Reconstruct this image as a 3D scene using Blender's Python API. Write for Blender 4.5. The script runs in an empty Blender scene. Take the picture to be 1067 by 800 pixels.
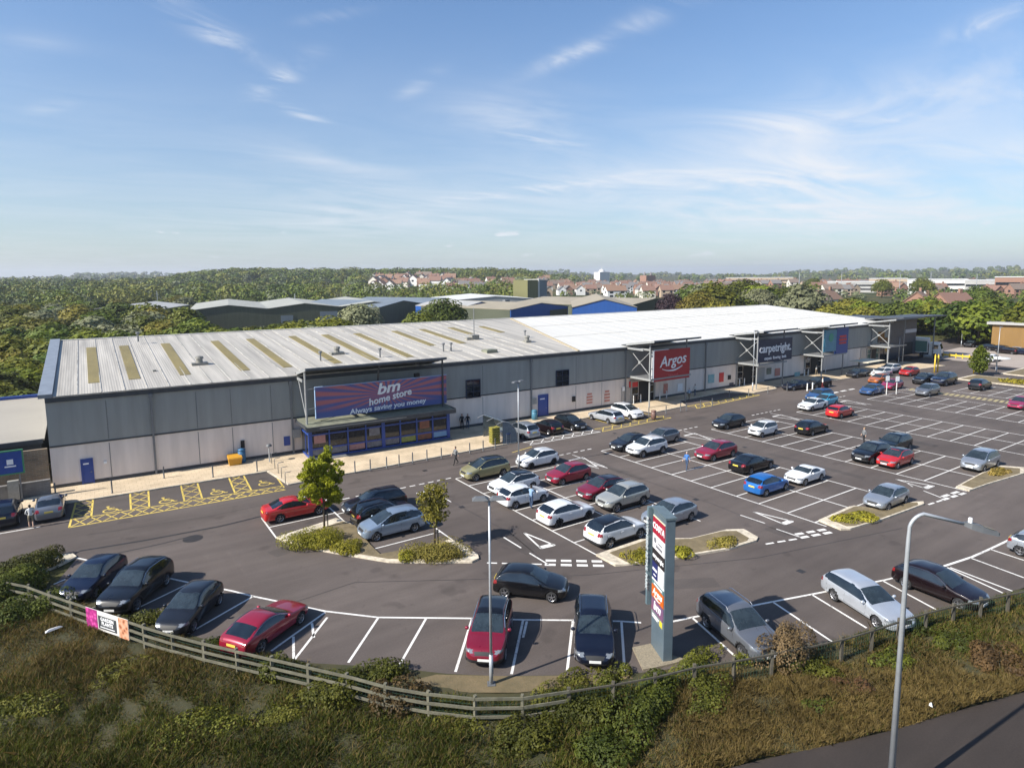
import bpy, bmesh, math, random
import numpy as np
from mathutils import Vector, Matrix, Euler
R = math.radians
rng = random.Random(7)
nrng = np.random.default_rng(11)
scene = bpy.context.scene
COL = scene.collection

# ------------------------------------------------------------------ survey of the site
# Site frame: X runs along the shop fronts, Y towards them, Z up, metres.
EYE = Vector((0, 0, 17.3))
FPX, PX0, PY0 = 658.7, 533.5, 367.5          # focal length and principal point on a 1067 x 800 print
PITCH, ROLL, TURN = 0.1225, 0.00723, R(33.84)
_rt = Vector((math.cos(-TURN), math.sin(-TURN), 0))
_fh = Vector((-math.sin(-TURN), math.cos(-TURN), 0))
_fw = _fh * math.cos(PITCH) + Vector((0, 0, -math.sin(PITCH)))
_up = _fh * math.sin(PITCH) + Vector((0, 0, math.cos(PITCH)))
CR = _rt * math.cos(ROLL) - _up * math.sin(ROLL)
CU = _rt * math.sin(ROLL) + _up * math.cos(ROLL)
CF = _fw

def ray(px, py):
    return CF + CR * ((px - PX0) / FPX) - CU * ((py - PY0) / FPX)
def G(px, py, z=0.0):
    """site point seen at a print position, on the level z"""
    d = ray(px, py); t = (z - EYE.z) / d.z
    return EYE + d * t
def at_dist(px, py, dist):
    d = ray(px, py); h = math.hypot(d.x, d.y)
    return EYE + d * (dist / h)
def height_at(base, px, py):
    d = ray(px, py); t = math.hypot(base[0], base[1]) / math.hypot(d.x, d.y)
    return EYE.z + d.z * t

# ------------------------------------------------------------------ materials
MATS = {}
def new_mat(name):
    m = bpy.data.materials.new(name); m.use_nodes = True
    nt = m.node_tree
    return m, nt, nt.nodes['Principled BSDF']
def mat(name, col, rough=.6, metal=0., spec=.5, var=0., scale=4., bump=0., bscale=None, col2=None, coat=0., inst=0., alpha=None, stretch=None, detail=6.):
    """one procedural material: base colour with noise variation, optional bump and per-object variation"""
    if name in MATS: return MATS[name]
    m, nt, b = new_mat(name); N = nt.nodes; L = nt.links
    b.inputs['Roughness'].default_value = rough
    b.inputs['Metallic'].default_value = metal
    b.inputs['Specular IOR Level'].default_value = spec
    if coat: b.inputs['Coat Weight'].default_value = coat; b.inputs['Coat Roughness'].default_value = .05
    tc = N.new('ShaderNodeTexCoord'); src = tc.outputs['Object']
    if stretch:
        mp = N.new('ShaderNodeMapping'); mp.inputs['Scale'].default_value = stretch
        L.new(src, mp.inputs['Vector']); src = mp.outputs['Vector']
    c2 = col2 if col2 else tuple(max(0, c * (1 - var)) for c in col)
    c1 = col if col2 else tuple(c * (1 + var * .6) for c in col)
    nz = N.new('ShaderNodeTexNoise'); nz.inputs['Scale'].default_value = scale; nz.inputs['Detail'].default_value = detail
    nz.inputs['Roughness'].default_value = .65
    L.new(src, nz.inputs['Vector'])
    rp = N.new('ShaderNodeValToRGB'); rp.color_ramp.elements[0].position = .32; rp.color_ramp.elements[1].position = .68
    rp.color_ramp.elements[0].color = (*c2, 1); rp.color_ramp.elements[1].color = (*c1, 1)
    L.new(nz.outputs['Fac'], rp.inputs['Fac']); out = rp.outputs['Color']
    if inst:
        oi = N.new('ShaderNodeObjectInfo'); mr = N.new('ShaderNodeMapRange')
        mr.inputs['To Min'].default_value = 1 - inst; mr.inputs['To Max'].default_value = 1 + inst
        L.new(oi.outputs['Random'], mr.inputs['Value'])
        hs = N.new('ShaderNodeHueSaturation'); L.new(out, hs.inputs['Color']); L.new(mr.outputs['Result'], hs.inputs['Value'])
        m2 = N.new('ShaderNodeMapRange'); m2.inputs['To Min'].default_value = .5 - inst * .07; m2.inputs['To Max'].default_value = .5 + inst * .05
        ml = N.new('ShaderNodeMath'); ml.operation = 'FRACT'; mm = N.new('ShaderNodeMath'); mm.operation = 'MULTIPLY'; mm.inputs[1].default_value = 17.3
        L.new(oi.outputs['Random'], mm.inputs[0]); L.new(mm.outputs[0], ml.inputs[0]); L.new(ml.outputs[0], m2.inputs['Value']); L.new(m2.outputs['Result'], hs.inputs['Hue'])
        out = hs.outputs['Color']
    L.new(out, b.inputs['Base Color'])
    if bump:
        n2 = N.new('ShaderNodeTexNoise'); n2.inputs['Scale'].default_value = bscale or scale * 6; n2.inputs['Detail'].default_value = 4
        L.new(src, n2.inputs['Vector'])
        bp = N.new('ShaderNodeBump'); bp.inputs['Strength'].default_value = bump; bp.inputs['Distance'].default_value = .05
        L.new(n2.outputs['Fac'], bp.inputs['Height']); L.new(bp.outputs['Normal'], b.inputs['Normal'])
    MATS[name] = m
    return m

def leaf_mat(name, dark, light, scale=.6, inst=.2, trans=.25, fine=6.):
    """leaves: clumps of two greens, slight translucency, each plant a little different"""
    if name in MATS: return MATS[name]
    m, nt, b = new_mat(name); N = nt.nodes; L = nt.links
    tc = N.new('ShaderNodeTexCoord')
    nz = N.new('ShaderNodeTexNoise'); nz.inputs['Scale'].default_value = scale; nz.inputs['Detail'].default_value = 3
    nf = N.new('ShaderNodeTexNoise'); nf.inputs['Scale'].default_value = fine; nf.inputs['Detail'].default_value = 2
    L.new(tc.outputs['Object'], nz.inputs['Vector']); L.new(tc.outputs['Object'], nf.inputs['Vector'])
    mx = N.new('ShaderNodeMix'); mx.inputs[0].default_value = .45
    L.new(nz.outputs['Fac'], mx.inputs[2]); L.new(nf.outputs['Fac'], mx.inputs[3])
    rp = N.new('ShaderNodeValToRGB'); e = rp.color_ramp.elements; e[0].position = .36; e[1].position = .66
    e[0].color = (*dark, 1); e[1].color = (*light, 1)
    L.new(mx.outputs[0], rp.inputs['Fac'])
    oi = N.new('ShaderNodeObjectInfo'); hs = N.new('ShaderNodeHueSaturation')
    mr = N.new('ShaderNodeMapRange'); mr.inputs['To Min'].default_value = 1 - inst * 1.6; mr.inputs['To Max'].default_value = 1 + inst * 1.6
    L.new(oi.outputs['Random'], mr.inputs['Value']); L.new(mr.outputs['Result'], hs.inputs['Value'])
    mm = N.new('ShaderNodeMath'); mm.operation = 'MULTIPLY'; mm.inputs[1].default_value = 23.7
    fr = N.new('ShaderNodeMath'); fr.operation = 'FRACT'
    L.new(oi.outputs['Random'], mm.inputs[0]); L.new(mm.outputs[0], fr.inputs[0])
    m2 = N.new('ShaderNodeMapRange'); m2.inputs['To Min'].default_value = .5 - inst * .17; m2.inputs['To Max'].default_value = .5 + inst * .08
    L.new(fr.outputs[0], m2.inputs['Value']); L.new(m2.outputs['Result'], hs.inputs['Hue'])
    hs.inputs['Saturation'].default_value = 1.08
    L.new(rp.outputs['Color'], hs.inputs['Color']); L.new(hs.outputs['Color'], b.inputs['Base Color'])
    b.inputs['Roughness'].default_value = .65; b.inputs['Specular IOR Level'].default_value = .25
    tr = N.new('ShaderNodeBsdfTranslucent'); L.new(hs.outputs['Color'], tr.inputs['Color'])
    ms = N.new('ShaderNodeMixShader'); ms.inputs[0].default_value = trans
    L.new(b.outputs[0], ms.inputs[1]); L.new(tr.outputs[0], ms.inputs[2])
    L.new(ms.outputs[0], N['Material Output'].inputs['Surface'])
    MATS[name] = m
    return m

# ------------------------------------------------------------------ mesh helpers
class MB:
    """collects simple shapes and links them as ONE mesh object"""
    def __init__(s): s.v = []; s.f = []; s.m = []; s.cur = 0
    def add(s, vs, fs, mi=None):
        o = len(s.v); s.v += [tuple(v) for v in vs]; s.f += [tuple(i + o for i in f) for f in fs]
        s.m += [s.cur if mi is None else mi] * len(fs); return s
    def box(s, c, d, rz=0., mi=None, rot=None):
        x, y, z = d[0] / 2, d[1] / 2, d[2] / 2
        vs = [Vector((i, j, k)) for k in (-z, z) for j in (-y, y) for i in (-x, x)]
        M = rot if rot is not None else Matrix.Rotation(rz, 3, 'Z')
        vs = [M @ v + Vector(c) for v in vs]
        return s.add(vs, [(0, 2, 3, 1), (4, 5, 7, 6), (0, 1, 5, 4), (2, 6, 7, 3), (0, 4, 6, 2), (1, 3, 7, 5)], mi)
    def bar(s, a, b, w, h=None, mi=None):
        """rectangular bar between two points"""
        a, b = Vector(a), Vector(b); d = b - a; L = d.length
        if L < 1e-6: return s
        q = d.to_track_quat('X', 'Z').to_matrix()
        return s.box((a + b) / 2, (L, w, h or w), mi=mi, rot=q)
    def tube(s, pts, r, n=8, mi=None, cap=True):
        """tube along points, radius a number or one per point"""
        pts = [Vector(p) for p in pts]; rs = r if isinstance(r, (list, tuple)) else [r] * len(pts)
        vs = []; fs = []
        prev = None
        for i, p in enumerate(pts):
            d = (pts[min(i + 1, len(pts) - 1)] - pts[max(i - 1, 0)]).normalized()
            if prev is None:
                a = d.orthogonal().normalized()
            else:
                a = (prev - d * prev.dot(d)).normalized()
            prev = a; b = d.cross(a)
            for k in range(n):
                t = 2 * math.pi * k / n
                vs.append(p + (a * math.cos(t) + b * math.sin(t)) * rs[i])
        for i in range(len(pts) - 1):
            for k in range(n):
                k2 = (k + 1) % n
                fs.append((i * n + k, i * n + k2, (i + 1) * n + k2, (i + 1) * n + k))
        if cap:
            fs.append(tuple(range(n - 1, -1, -1))); fs.append(tuple(range((len(pts) - 1) * n, len(pts) * n)))
        return s.add(vs, fs, mi)
    def lathe(s, prof, axis='Z', c=(0, 0, 0), n=16, mi=None):
        vs = []; fs = []
        for r, h in prof:
            for k in range(n):
                t = 2 * math.pi * k / n
                if axis == 'Z': p = (r * math.cos(t), r * math.sin(t), h)
                elif axis == 'Y': p = (r * math.cos(t), h, r * math.sin(t))
                else: p = (h, r * math.cos(t), r * math.sin(t))
                vs.append(Vector(p) + Vector(c))
        for i in range(len(prof) - 1):
            for k in range(n):
                k2 = (k + 1) % n
                fs.append((i * n + k, i * n + k2, (i + 1) * n + k2, (i + 1) * n + k))
        return s.add(vs, fs, mi)
    def poly(s, pts, mi=None):
        return s.add(pts, [tuple(range(len(pts)))], mi)
    def prism(s, pts, z0, z1, mi=None):
        """vertical prism on a 2D outline"""
        n = len(pts)
        ar = sum(pts[i][0] * pts[(i + 1) % n][1] - pts[(i + 1) % n][0] * pts[i][1] for i in range(n))
        if ar < 0: pts = pts[::-1]
        vs = [(p[0], p[1], z0) for p in pts] + [(p[0], p[1], z1) for p in pts]
        fs = [tuple(range(n - 1, -1, -1)), tuple(range(n, 2 * n))]
        fs += [(i, (i + 1) % n, n + (i + 1) % n, n + i) for i in range(n)]
        return s.add(vs, fs, mi)
    def slab(s, quad, thick, mi=None):
        """a quad given a thickness along its normal (downwards)"""
        q = [Vector(p) for p in quad]; nrm = (q[1] - q[0]).cross(q[2] - q[0]).normalized()
        if nrm.z < 0: nrm = -nrm
        lo = [p - nrm * thick for p in q]; n = len(q)
        vs = q + lo
        fs = [tuple(range(n)), tuple(range(2 * n - 1, n - 1, -1))] + [(i, n + i, n + (i + 1) % n, (i + 1) % n) for i in range(n)]
        return s.add(vs, fs, mi)
    def mesh(s, name, mats=None, smooth=False):
        me = bpy.data.meshes.new(name); me.from_pydata(s.v, [], s.f)
        if mats:
            for m in (mats if isinstance(mats, (list, tuple)) else [mats]): me.materials.append(m)
            if len(me.materials) > 1: me.polygons.foreach_set('material_index', s.m)
        if smooth: me.polygons.foreach_set('use_smooth', [True] * len(me.polygons))
        bm = bmesh.new(); bm.from_mesh(me); bmesh.ops.recalc_face_normals(bm, faces=bm.faces); bm.to_mesh(me); bm.free()
        me.update(); return me
    def build(s, name, mats=None, parent=None, smooth=False, bevel=0.):
        return link(name, s.mesh(name, mats, smooth), parent, bevel)

def link(name, me, parent=None, bevel=0.):
    o = bpy.data.objects.new(name, me); COL.objects.link(o)
    if parent is not None: o.parent = parent
    if bevel:
        b = o.modifiers.new('bevel', 'BEVEL'); b.width = bevel; b.segments = 2; b.limit_method = 'ANGLE'
    return o
def tag(o, label=None, cat=None, group=None, kind=None):
    if label: o['label'] = label
    if cat: o['category'] = cat
    if group: o['group'] = group
    if kind: o['kind'] = kind
    return o
def empty(name, loc=(0, 0, 0), rz=0., label=None, cat=None, group=None):
    o = bpy.data.objects.new(name, None); COL.objects.link(o); o.location = loc; o.rotation_euler = (0, 0, rz)
    o.empty_display_size = .2
    return tag(o, label, cat, group)
KIDS = {}
def dup(o, parent=None):
    """a copy of a thing with copies of its parts and sub-parts"""
    c = o.copy(); COL.objects.link(c)
    if parent is not None: c.parent = parent
    for ch in kids(o): dup(ch, c)
    return c
def kids(o):
    k = o.name
    if k not in KIDS: KIDS[k] = list(o.children)
    return KIDS[k]
def text_mesh(s, size, depth=.02, bold=0., shear=0., sx=1.):
    """lettering as a mesh standing upright in the XZ plane, facing -Y, centred on its origin"""
    cu = bpy.data.curves.new('lettering', 'FONT'); cu.body = s; cu.size = size; cu.extrude = depth / 2; cu.offset = bold; cu.shear = shear
    cu.align_x = 'CENTER'; cu.align_y = 'CENTER'; cu.resolution_u = 3
    o = bpy.data.objects.new('lettering', cu); COL.objects.link(o)
    bpy.context.view_layer.update()
    me = bpy.data.meshes.new_from_object(o.evaluated_get(bpy.context.evaluated_depsgraph_get()))
    bpy.data.objects.remove(o); bpy.data.curves.remove(cu)
    for v in me.vertices: v.co = (v.co.x * sx, -v.co.z, v.co.y)
    return me
def lettering(s, size, m, loc, rz, parent, depth=.03, bold=0., name='lettering', roll=0., shear=0., sx=1.):
    me = text_mesh(s, size, depth, bold, shear, sx); me.materials.clear(); me.materials.append(m)
    o = link(name, me, parent); o.location = loc; o.rotation_euler = Euler((0, roll, rz)); return o
def quads_mesh(name, V, nper, mats, mi=None):
    """mesh of many separate faces with nper corners each, from an (n, nper, 3) array"""
    n = V.shape[0]; me = bpy.data.meshes.new(name)
    me.vertices.add(n * nper); me.vertices.foreach_set('co', V.reshape(-1).astype(np.float32))
    me.loops.add(n * nper); me.loops.foreach_set('vertex_index', np.arange(n * nper, dtype=np.int32))
    me.polygons.add(n); me.polygons.foreach_set('loop_start', np.arange(0, n * nper, nper, dtype=np.int32))
    me.polygons.foreach_set('loop_total', np.full(n, nper, dtype=np.int32))
    for m in (mats if isinstance(mats, (list, tuple)) else [mats]): me.materials.append(m)
    if mi is not None: me.polygons.foreach_set('material_index', np.asarray(mi, dtype=np.int32))
    me.update(calc_edges=True); return me
def leaf_quads(P, size, rs=nrng, up=.3, jit=.35, asp=.6, out=None):
    """leaf-like quads round the points P"""
    n = len(P); nr = rs.normal(size=(n, 3)); nr[:, 2] += up * 2
    if out is not None: nr = nr * .55 + out * 1.3
    nr /= np.linalg.norm(nr, axis=1)[:, None]
    a = np.cross(nr, rs.normal(size=(n, 3))); a /= np.linalg.norm(a, axis=1)[:, None]; b = np.cross(nr, a)
    s = size * (1 + jit * rs.normal(size=n)).clip(.4, 1.8)
    a *= s[:, None] * .5; b *= s[:, None] * .5 * asp
    return np.stack([P - a, P - b * .9 + a * .1, P + a, P + b], 1)
def ellipsoid_pts(n, c, r, rs=nrng, shell=.55):
    d = rs.normal(size=(n, 3)); d /= np.linalg.norm(d, axis=1)[:, None]
    t = rs.random(n) ** (1 / 3); t = shell + (1 - shell) * t
    return np.array(c) + d * t[:, None] * np.array(r)
# ================================================================== ground, roads, markings
def smooth01(t): t = max(0., min(1., t)); return t * t * (3 - 2 * t)
def TH(x, y):
    """height of the land far from the site"""
    p = Vector((x, y, 0)); f = p.dot(_fh); r = p.dot(_rt); d = math.hypot(x, y)
    if d < 230: return 0.
    a = math.degrees(math.atan2(r, f))
    z = 0.
    win = smooth01((a + 32) / 12) * smooth01((8 - a) / 10) if -60 < a < 30 else 0
    z += 15 * win * math.exp(-((d - 980) / 270) ** 2)
    winl = smooth01((-18 - a) / 8) if a > -100 else 1
    z += 5 * winl * smooth01((d - 300) / 500)
    if d > 1400: z += smooth01((d - 1400) / 2600) * (16 + 12 * math.sin(a * .21 + 1) + 7 * math.sin(a * .53) + 4 * math.sin(a * 1.3 + 2))
    if d > 230: z += 1.2 * math.sin(x * .013) * math.sin(y * .017 + 1) * smooth01((d - 230) / 200)
    return z

def grass_material():
    m, nt, b = new_mat('rough_grass'); N = nt.nodes; L = nt.links
    tc = N.new('ShaderNodeTexCoord')
    def noise(sc, det=5):
        n = N.new('ShaderNodeTexNoise'); n.inputs['Scale'].default_value = sc; n.inputs['Detail'].default_value = det
        L.new(tc.outputs['Object'], n.inputs['Vector']); return n.outputs['Fac']
    r1 = N.new('ShaderNodeValToRGB'); e = r1.color_ramp.elements
    e[0].position = .35; e[0].color = (.040, .055, .018, 1); e[1].position = .65; e[1].color = (.11, .10, .045, 1)
    L.new(noise(.02), r1.inputs['Fac'])
    r2 = N.new('ShaderNodeValToRGB'); e = r2.color_ramp.elements
    e[0].position = .3; e[0].color = (.5, .5, .5, 1); e[1].position = .7; e[1].color = (1.2, 1.15, 1.1, 1)
    L.new(noise(2.5), r2.inputs['Fac'])
    mx = N.new('ShaderNodeMix'); mx.data_type = 'RGBA'; mx.blend_type = 'MULTIPLY'; mx.inputs[0].default_value = 1
    L.new(r1.outputs['Color'], mx.inputs[6]); L.new(r2.outputs['Color'], mx.inputs[7])
    L.new(mx.outputs[2], b.inputs['Base Color']); b.inputs['Roughness'].default_value = .9; b.inputs['Specular IOR Level'].default_value = .1
    return m

def build_terrain():
    rs = [0, 40, 80, 120, 160, 200, 240, 280, 330, 380, 440, 500, 570, 640, 720, 800, 880, 960, 1050, 1150, 1280, 1450, 1700, 2000, 2400, 2900, 3500, 4200, 5000, 6000, 7500]
    n = 180; v = [(0, 0, -.06)]; f = []
    for r in rs[1:]:
        for k in range(n):
            t = 2 * math.pi * k / n; x, y = r * math.cos(t), r * math.sin(t)
            v.append((x, y, TH(x, y) - .06))
    for k in range(n): f.append((0, 1 + k, 1 + (k + 1) % n))
    for i in range(len(rs) - 2):
        for k in range(n):
            a = 1 + i * n + k; b = 1 + i * n + (k + 1) % n
            f.append((a, a + n, b + n, b))
    me = bpy.data.meshes.new('ground'); me.from_pydata(v, [], f); me.materials.append(grass_material())
    me.polygons.foreach_set('use_smooth', [True] * len(me.polygons))
    tag(link('ground', me), kind='structure')
build_terrain()

def asphalt_material(name, c1, c2, patch=(.6, 1.15)):
    m, nt, b = new_mat(name); N = nt.nodes; L = nt.links
    tc = N.new('ShaderNodeTexCoord')
    def noise(sc, det=5, st=None, rough=.6):
        n = N.new('ShaderNodeTexNoise'); n.inputs['Scale'].default_value = sc; n.inputs['Detail'].default_value = det; n.inputs['Roughness'].default_value = rough
        if st:
            mp = N.new('ShaderNodeMapping'); mp.inputs['Scale'].default_value = st; L.new(tc.outputs['Object'], mp.inputs['Vector']); L.new(mp.outputs['Vector'], n.inputs['Vector'])
        else: L.new(tc.outputs['Object'], n.inputs['Vector'])
        return n.outputs['Fac']
    def ramp(src, p0, c0, p1, c1_):
        r = N.new('ShaderNodeValToRGB'); e = r.color_ramp.elements
        e[0].position = p0; e[0].color = (*c0, 1); e[1].position = p1; e[1].color = (*c1_, 1); L.new(src, r.inputs['Fac']); return r.outputs['Color']
    def mul(a, c):
        mx = N.new('ShaderNodeMix'); mx.data_type = 'RGBA'; mx.blend_type = 'MULTIPLY'; mx.inputs[0].default_value = 1
        L.new(a, mx.inputs[6]); L.new(c, mx.inputs[7]); return mx.outputs[2]
    base = ramp(noise(.11, 6), .35, c2, .65, c1)
    wear = ramp(noise(.5, 5, (.25, 2.2, 1)), .3, (.86,) * 3, .7, (1.1,) * 3)     # tyre-polished streaks
    grit = ramp(noise(14, 3), .3, (.86,) * 3, .7, (1.12,) * 3)
    stain = ramp(noise(.9, 4, None, .7), .62, (1,) * 3, .74, (.72,) * 3)          # oil and damp stains
    big = ramp(noise(.035, 4, (1, 2.5, 1)), .38, (.84,) * 3, .62, (1.13,) * 3)     # faded and newer lifts of surfacing
    spots = ramp(noise(.42, 2, None, .4), .66, (1,) * 3, .70, (.80,) * 3)
    pale = ramp(noise(.23, 5, (2.2, .5, 1), .7), .60, (1,) * 3, .78, (1.22,) * 3)   # dusty wheel tracks
    c = mul(mul(mul(mul(mul(mul(base, wear), grit), stain), big), spots), pale)
    L.new(c, b.inputs['Base Color']); b.inputs['Roughness'].default_value = .82; b.inputs['Specular IOR Level'].default_value = .3
    bp = N.new('ShaderNodeBump'); bp.inputs['Strength'].default_value = .25; bp.inputs['Distance'].default_value = .02
    L.new(noise(30, 2), bp.inputs['Height']); L.new(bp.outputs['Normal'], b.inputs['Normal'])
    return m
M_ASPH = asphalt_material('car_park_asphalt', (.114, .094, .083), (.086, .070, .062))
M_ROAD = asphalt_material('road_asphalt', (.042, .033, .028), (.030, .024, .020))
def worn_paint(name, c, under):
    m, nt, b = new_mat(name); N = nt.nodes; L = nt.links
    tc = N.new('ShaderNodeTexCoord')
    def noise(sc, det):
        n = N.new('ShaderNodeTexNoise'); n.inputs['Scale'].default_value = sc; n.inputs['Detail'].default_value = det; n.inputs['Roughness'].default_value = .75; L.new(tc.outputs['Object'], n.inputs['Vector']); return n.outputs['Fac']
    a = N.new('ShaderNodeMath'); a.operation = 'MULTIPLY_ADD'; a.inputs[1].default_value = .55; L.new(noise(7, 6), a.inputs[0])
    k = N.new('ShaderNodeMath'); k.operation = 'MULTIPLY'; k.inputs[1].default_value = .45; L.new(noise(.28, 3), k.inputs[0]); L.new(k.outputs[0], a.inputs[2])
    r = N.new('ShaderNodeValToRGB'); e = r.color_ramp.elements; e[0].position = .36; e[0].color = (*under, 1); e[1].position = .50; e[1].color = (*c, 1); x = e.new(.43); x.color = (*[v * .72 for v in c], 1)
    L.new(a.outputs[0], r.inputs['Fac']); L.new(r.outputs['Color'], b.inputs['Base Color']); b.inputs['Roughness'].default_value = .8; return m
M_BAY = asphalt_material('dark_bay_asphalt', (.092, .078, .070), (.072, .060, .054))
M_WHITE = worn_paint('white_road_paint', (.70, .68, .64), (.17, .15, .14))
M_YELLOW = worn_paint('yellow_road_paint', (.62, .46, .10), (.16, .13, .08))
M_CREAM = mat('worn_cream_paint', (.52, .44, .22), .8, col2=(.25, .21, .12), scale=1.8)
M_KERB = mat('kerb_concrete', (.55, .48, .37), .85, var=.4, scale=2.6, bump=.2)

def paving_material(name, c1, c2, mortar):
    m, nt, b = new_mat(name); N = nt.nodes; L = nt.links
    tc = N.new('ShaderNodeTexCoord'); br = N.new('ShaderNodeTexBrick')
    br.inputs['Scale'].default_value = 1.; br.inputs['Brick Width'].default_value = .6; br.inputs['Row Height'].default_value = .6; br.inputs['Mortar Size'].default_value = .012
    br.inputs['Color1'].default_value = (*c1, 1); br.inputs['Color2'].default_value = (*c2, 1); br.inputs['Mortar'].default_value = (*mortar, 1)
    nz = N.new('ShaderNodeTexNoise'); nz.inputs['Scale'].default_value = .5; nz.inputs['Detail'].default_value = 6
    L.new(tc.outputs['Object'], br.inputs['Vector']); L.new(tc.outputs['Object'], nz.inputs['Vector'])
    rp = N.new('ShaderNodeValToRGB'); e = rp.color_ramp.elements; e[0].position = .3; e[0].color = (.72, .70, .66, 1); e[1].position = .7; e[1].color = (1.08, 1.05, 1, 1)
    L.new(nz.outputs['Fac'], rp.inputs['Fac'])
    mx = N.new('ShaderNodeMix'); mx.data_type = 'RGBA'; mx.blend_type = 'MULTIPLY'; mx.inputs[0].default_value = 1
    L.new(br.outputs['Color'], mx.inputs[6]); L.new(rp.outputs['Color'], mx.inputs[7]); L.new(mx.outputs[2], b.inputs['Base Color'])
    b.inputs['Roughness'].default_value = .85; b.inputs['Specular IOR Level'].default_value = .2
    return m
M_PAVE = paving_material('sandy_paving', (.60, .495, .36), (.555, .455, .33), (.38, .31, .22))

FENCE_PX = [(10, 606), (30, 610), (50, 617.5), (95, 633), (125, 643), (160, 655), (207, 667.5), (275, 683), (356, 701), (400, 713), (440, 720), (490, 726), (540, 726), (580, 720), (640, 711), (683, 703), (728, 692), (768, 686), (816, 677), (864, 668), (900, 658), (950, 641), (1010, 626), (1060, 616)]
FENCE = [G(x, y, 1.12) for x, y in FENCE_PX]
FENCE = [Vector((p.x, p.y, 0)) for p in FENCE]
FENCE += [FENCE[-1] + (FENCE[-1] - FENCE[-2]).normalized() * k for k in (3, 9, 18)]
FENCE = [FENCE[0] + (FENCE[0] - FENCE[1]).normalized() * 6] + FENCE

def sheet(name, pts, z, m, thick=None):
    b = MB()
    if thick: b.prism([(p[0], p[1]) for p in pts], z - thick, z)
    else:
        q = [(p[0], p[1], z) for p in pts]
        n = len(q); ar = sum(q[i][0] * q[(i + 1) % n][1] - q[(i + 1) % n][0] * q[i][1] for i in range(n))
        b.poly(q if ar > 0 else q[::-1])
    return tag(b.build(name, m), kind='structure')
# car park: follows the kerb at the foot of the bays
edge = [G(*p) for p in [(-140, 640), (0, 606), (36, 600), (80, 581.5)]]
edge2 = [Vector(G(57, 609)), Vector(G(140, 637)), G(196, 662), G(283, 680), G(307, 690), G(365, 693), G(417, 696.5), G(475, 703), G(534, 705), G(592, 703), G(652, 703)]
edge3 = [G(768, 688), G(868, 671), G(905, 656), G(978, 637), G(1045, 619), G(1067, 612)]
outline = edge + edge2 + edge3 + [Vector((46, 8)), Vector((60, 0)), Vector((110, -30)), Vector((260, -30)), Vector((260, 72)), Vector((-70, 72)), Vector((-70, 50))]
sheet('car_park', outline, 0., M_ASPH)
# trunk road at the lower right
road = [G(x, y) for x, y in [(760, 800), (800, 790), (887, 771), (936, 759), (975, 747), (1067, 721)]]
rd = (road[-1] - road[0]).normalized(); rn_ = Vector((rd.y, -rd.x, 0)) * 10
sheet('road', [road[0] - rd * 30] + road + [road[-1] + rd * 90, road[-1] + rd * 90 + rn_, road[0] - rd * 30 + rn_], .012, M_ROAD)

# --- white lining
mk = MB(); yl = MB(); cr = MB()
ZL = .006
def ln(b, a, c, w=.1, z=ZL):
    a = Vector((a[0], a[1], 0)); c = Vector((c[0], c[1], 0)); d = c - a
    if d.length < 1e-4: return
    n = Vector((-d.y, d.x, 0)).normalized() * w / 2
    b.poly([(a + n * s + e)[:2] + (z,) for e, s in ((Vector(), -1), (d, -1), (d, 1), (Vector(), 1))])
def lpx(b, a, c, w=.1, z=ZL): ln(b, G(*a), G(*c), w, z)
def dash(b, a, c, n, duty=.55, w=.12):
    a = Vector((a[0], a[1], 0)); c = Vector((c[0], c[1], 0))
    for i in range(n):
        ln(b, a + (c - a) * ((i + .5 - duty / 2) / n), a + (c - a) * ((i + .5 + duty / 2) / n), w)
def block(u0, um, u1, ws, w0, w1, cols=(1, 1)):
    for u in (u0, um, u1):
        ln(mk, (u, w0), (u, w1), .11)
    for w in ws:
        if cols[0]: ln(mk, (u0 + .06, w), (um - .06, w), .1)
        if cols[1]: ln(mk, (um + .06, w), (u1 - .06, w), .1)
rows1 = [30.45, 32.77, 35.08, 37.28, 39.55, 41.8, 44.1, 46.35]
block(25.15, 29.9, 34.75, rows1, 28.15, 46.35)
block(41.07, 45.8, 50.55, [23.44, 25.56, 27.9, 29.9, 32.35, 34.4, 36.5, 38.9, 40.95, 43.0, 45.6], 22.6, 45.6)
block(56.95, 61.65, 66.4, [21.02, 23.3, 25.49, 27.65, 29.95, 32.1, 34.28, 36.44, 38.6, 40.7, 42.9, 45.05], 20.2, 45.05)
block(72.8, 77.2, 81.6, [17 + 2.13 * k for k in range(14)], 17, 44.7)
block(88.2, 92.7, 97.2, [14 + 2.13 * k for k in range(15)], 14, 43.9)
block(104, 108.4, 112.8, [14 + 2.13 * k for k in range(13)], 14, 39.7)
# first block beside the two young trees
for u in (9.35,): ln(mk, (u, 42.2), (u, 46.7), .11)
ln(mk, (14.05, 36.1), (14.05, 46.7), .11); ln(mk, (18.85, 35.4), (18.85, 47), .11)
for w in (44.5, 46.7): ln(mk, (9.4, w), (14, w), .1)
for w in (37.0, 39.4, 41.8, 44.2): ln(mk, (14.1, w), (18.8, w), .1)
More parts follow.
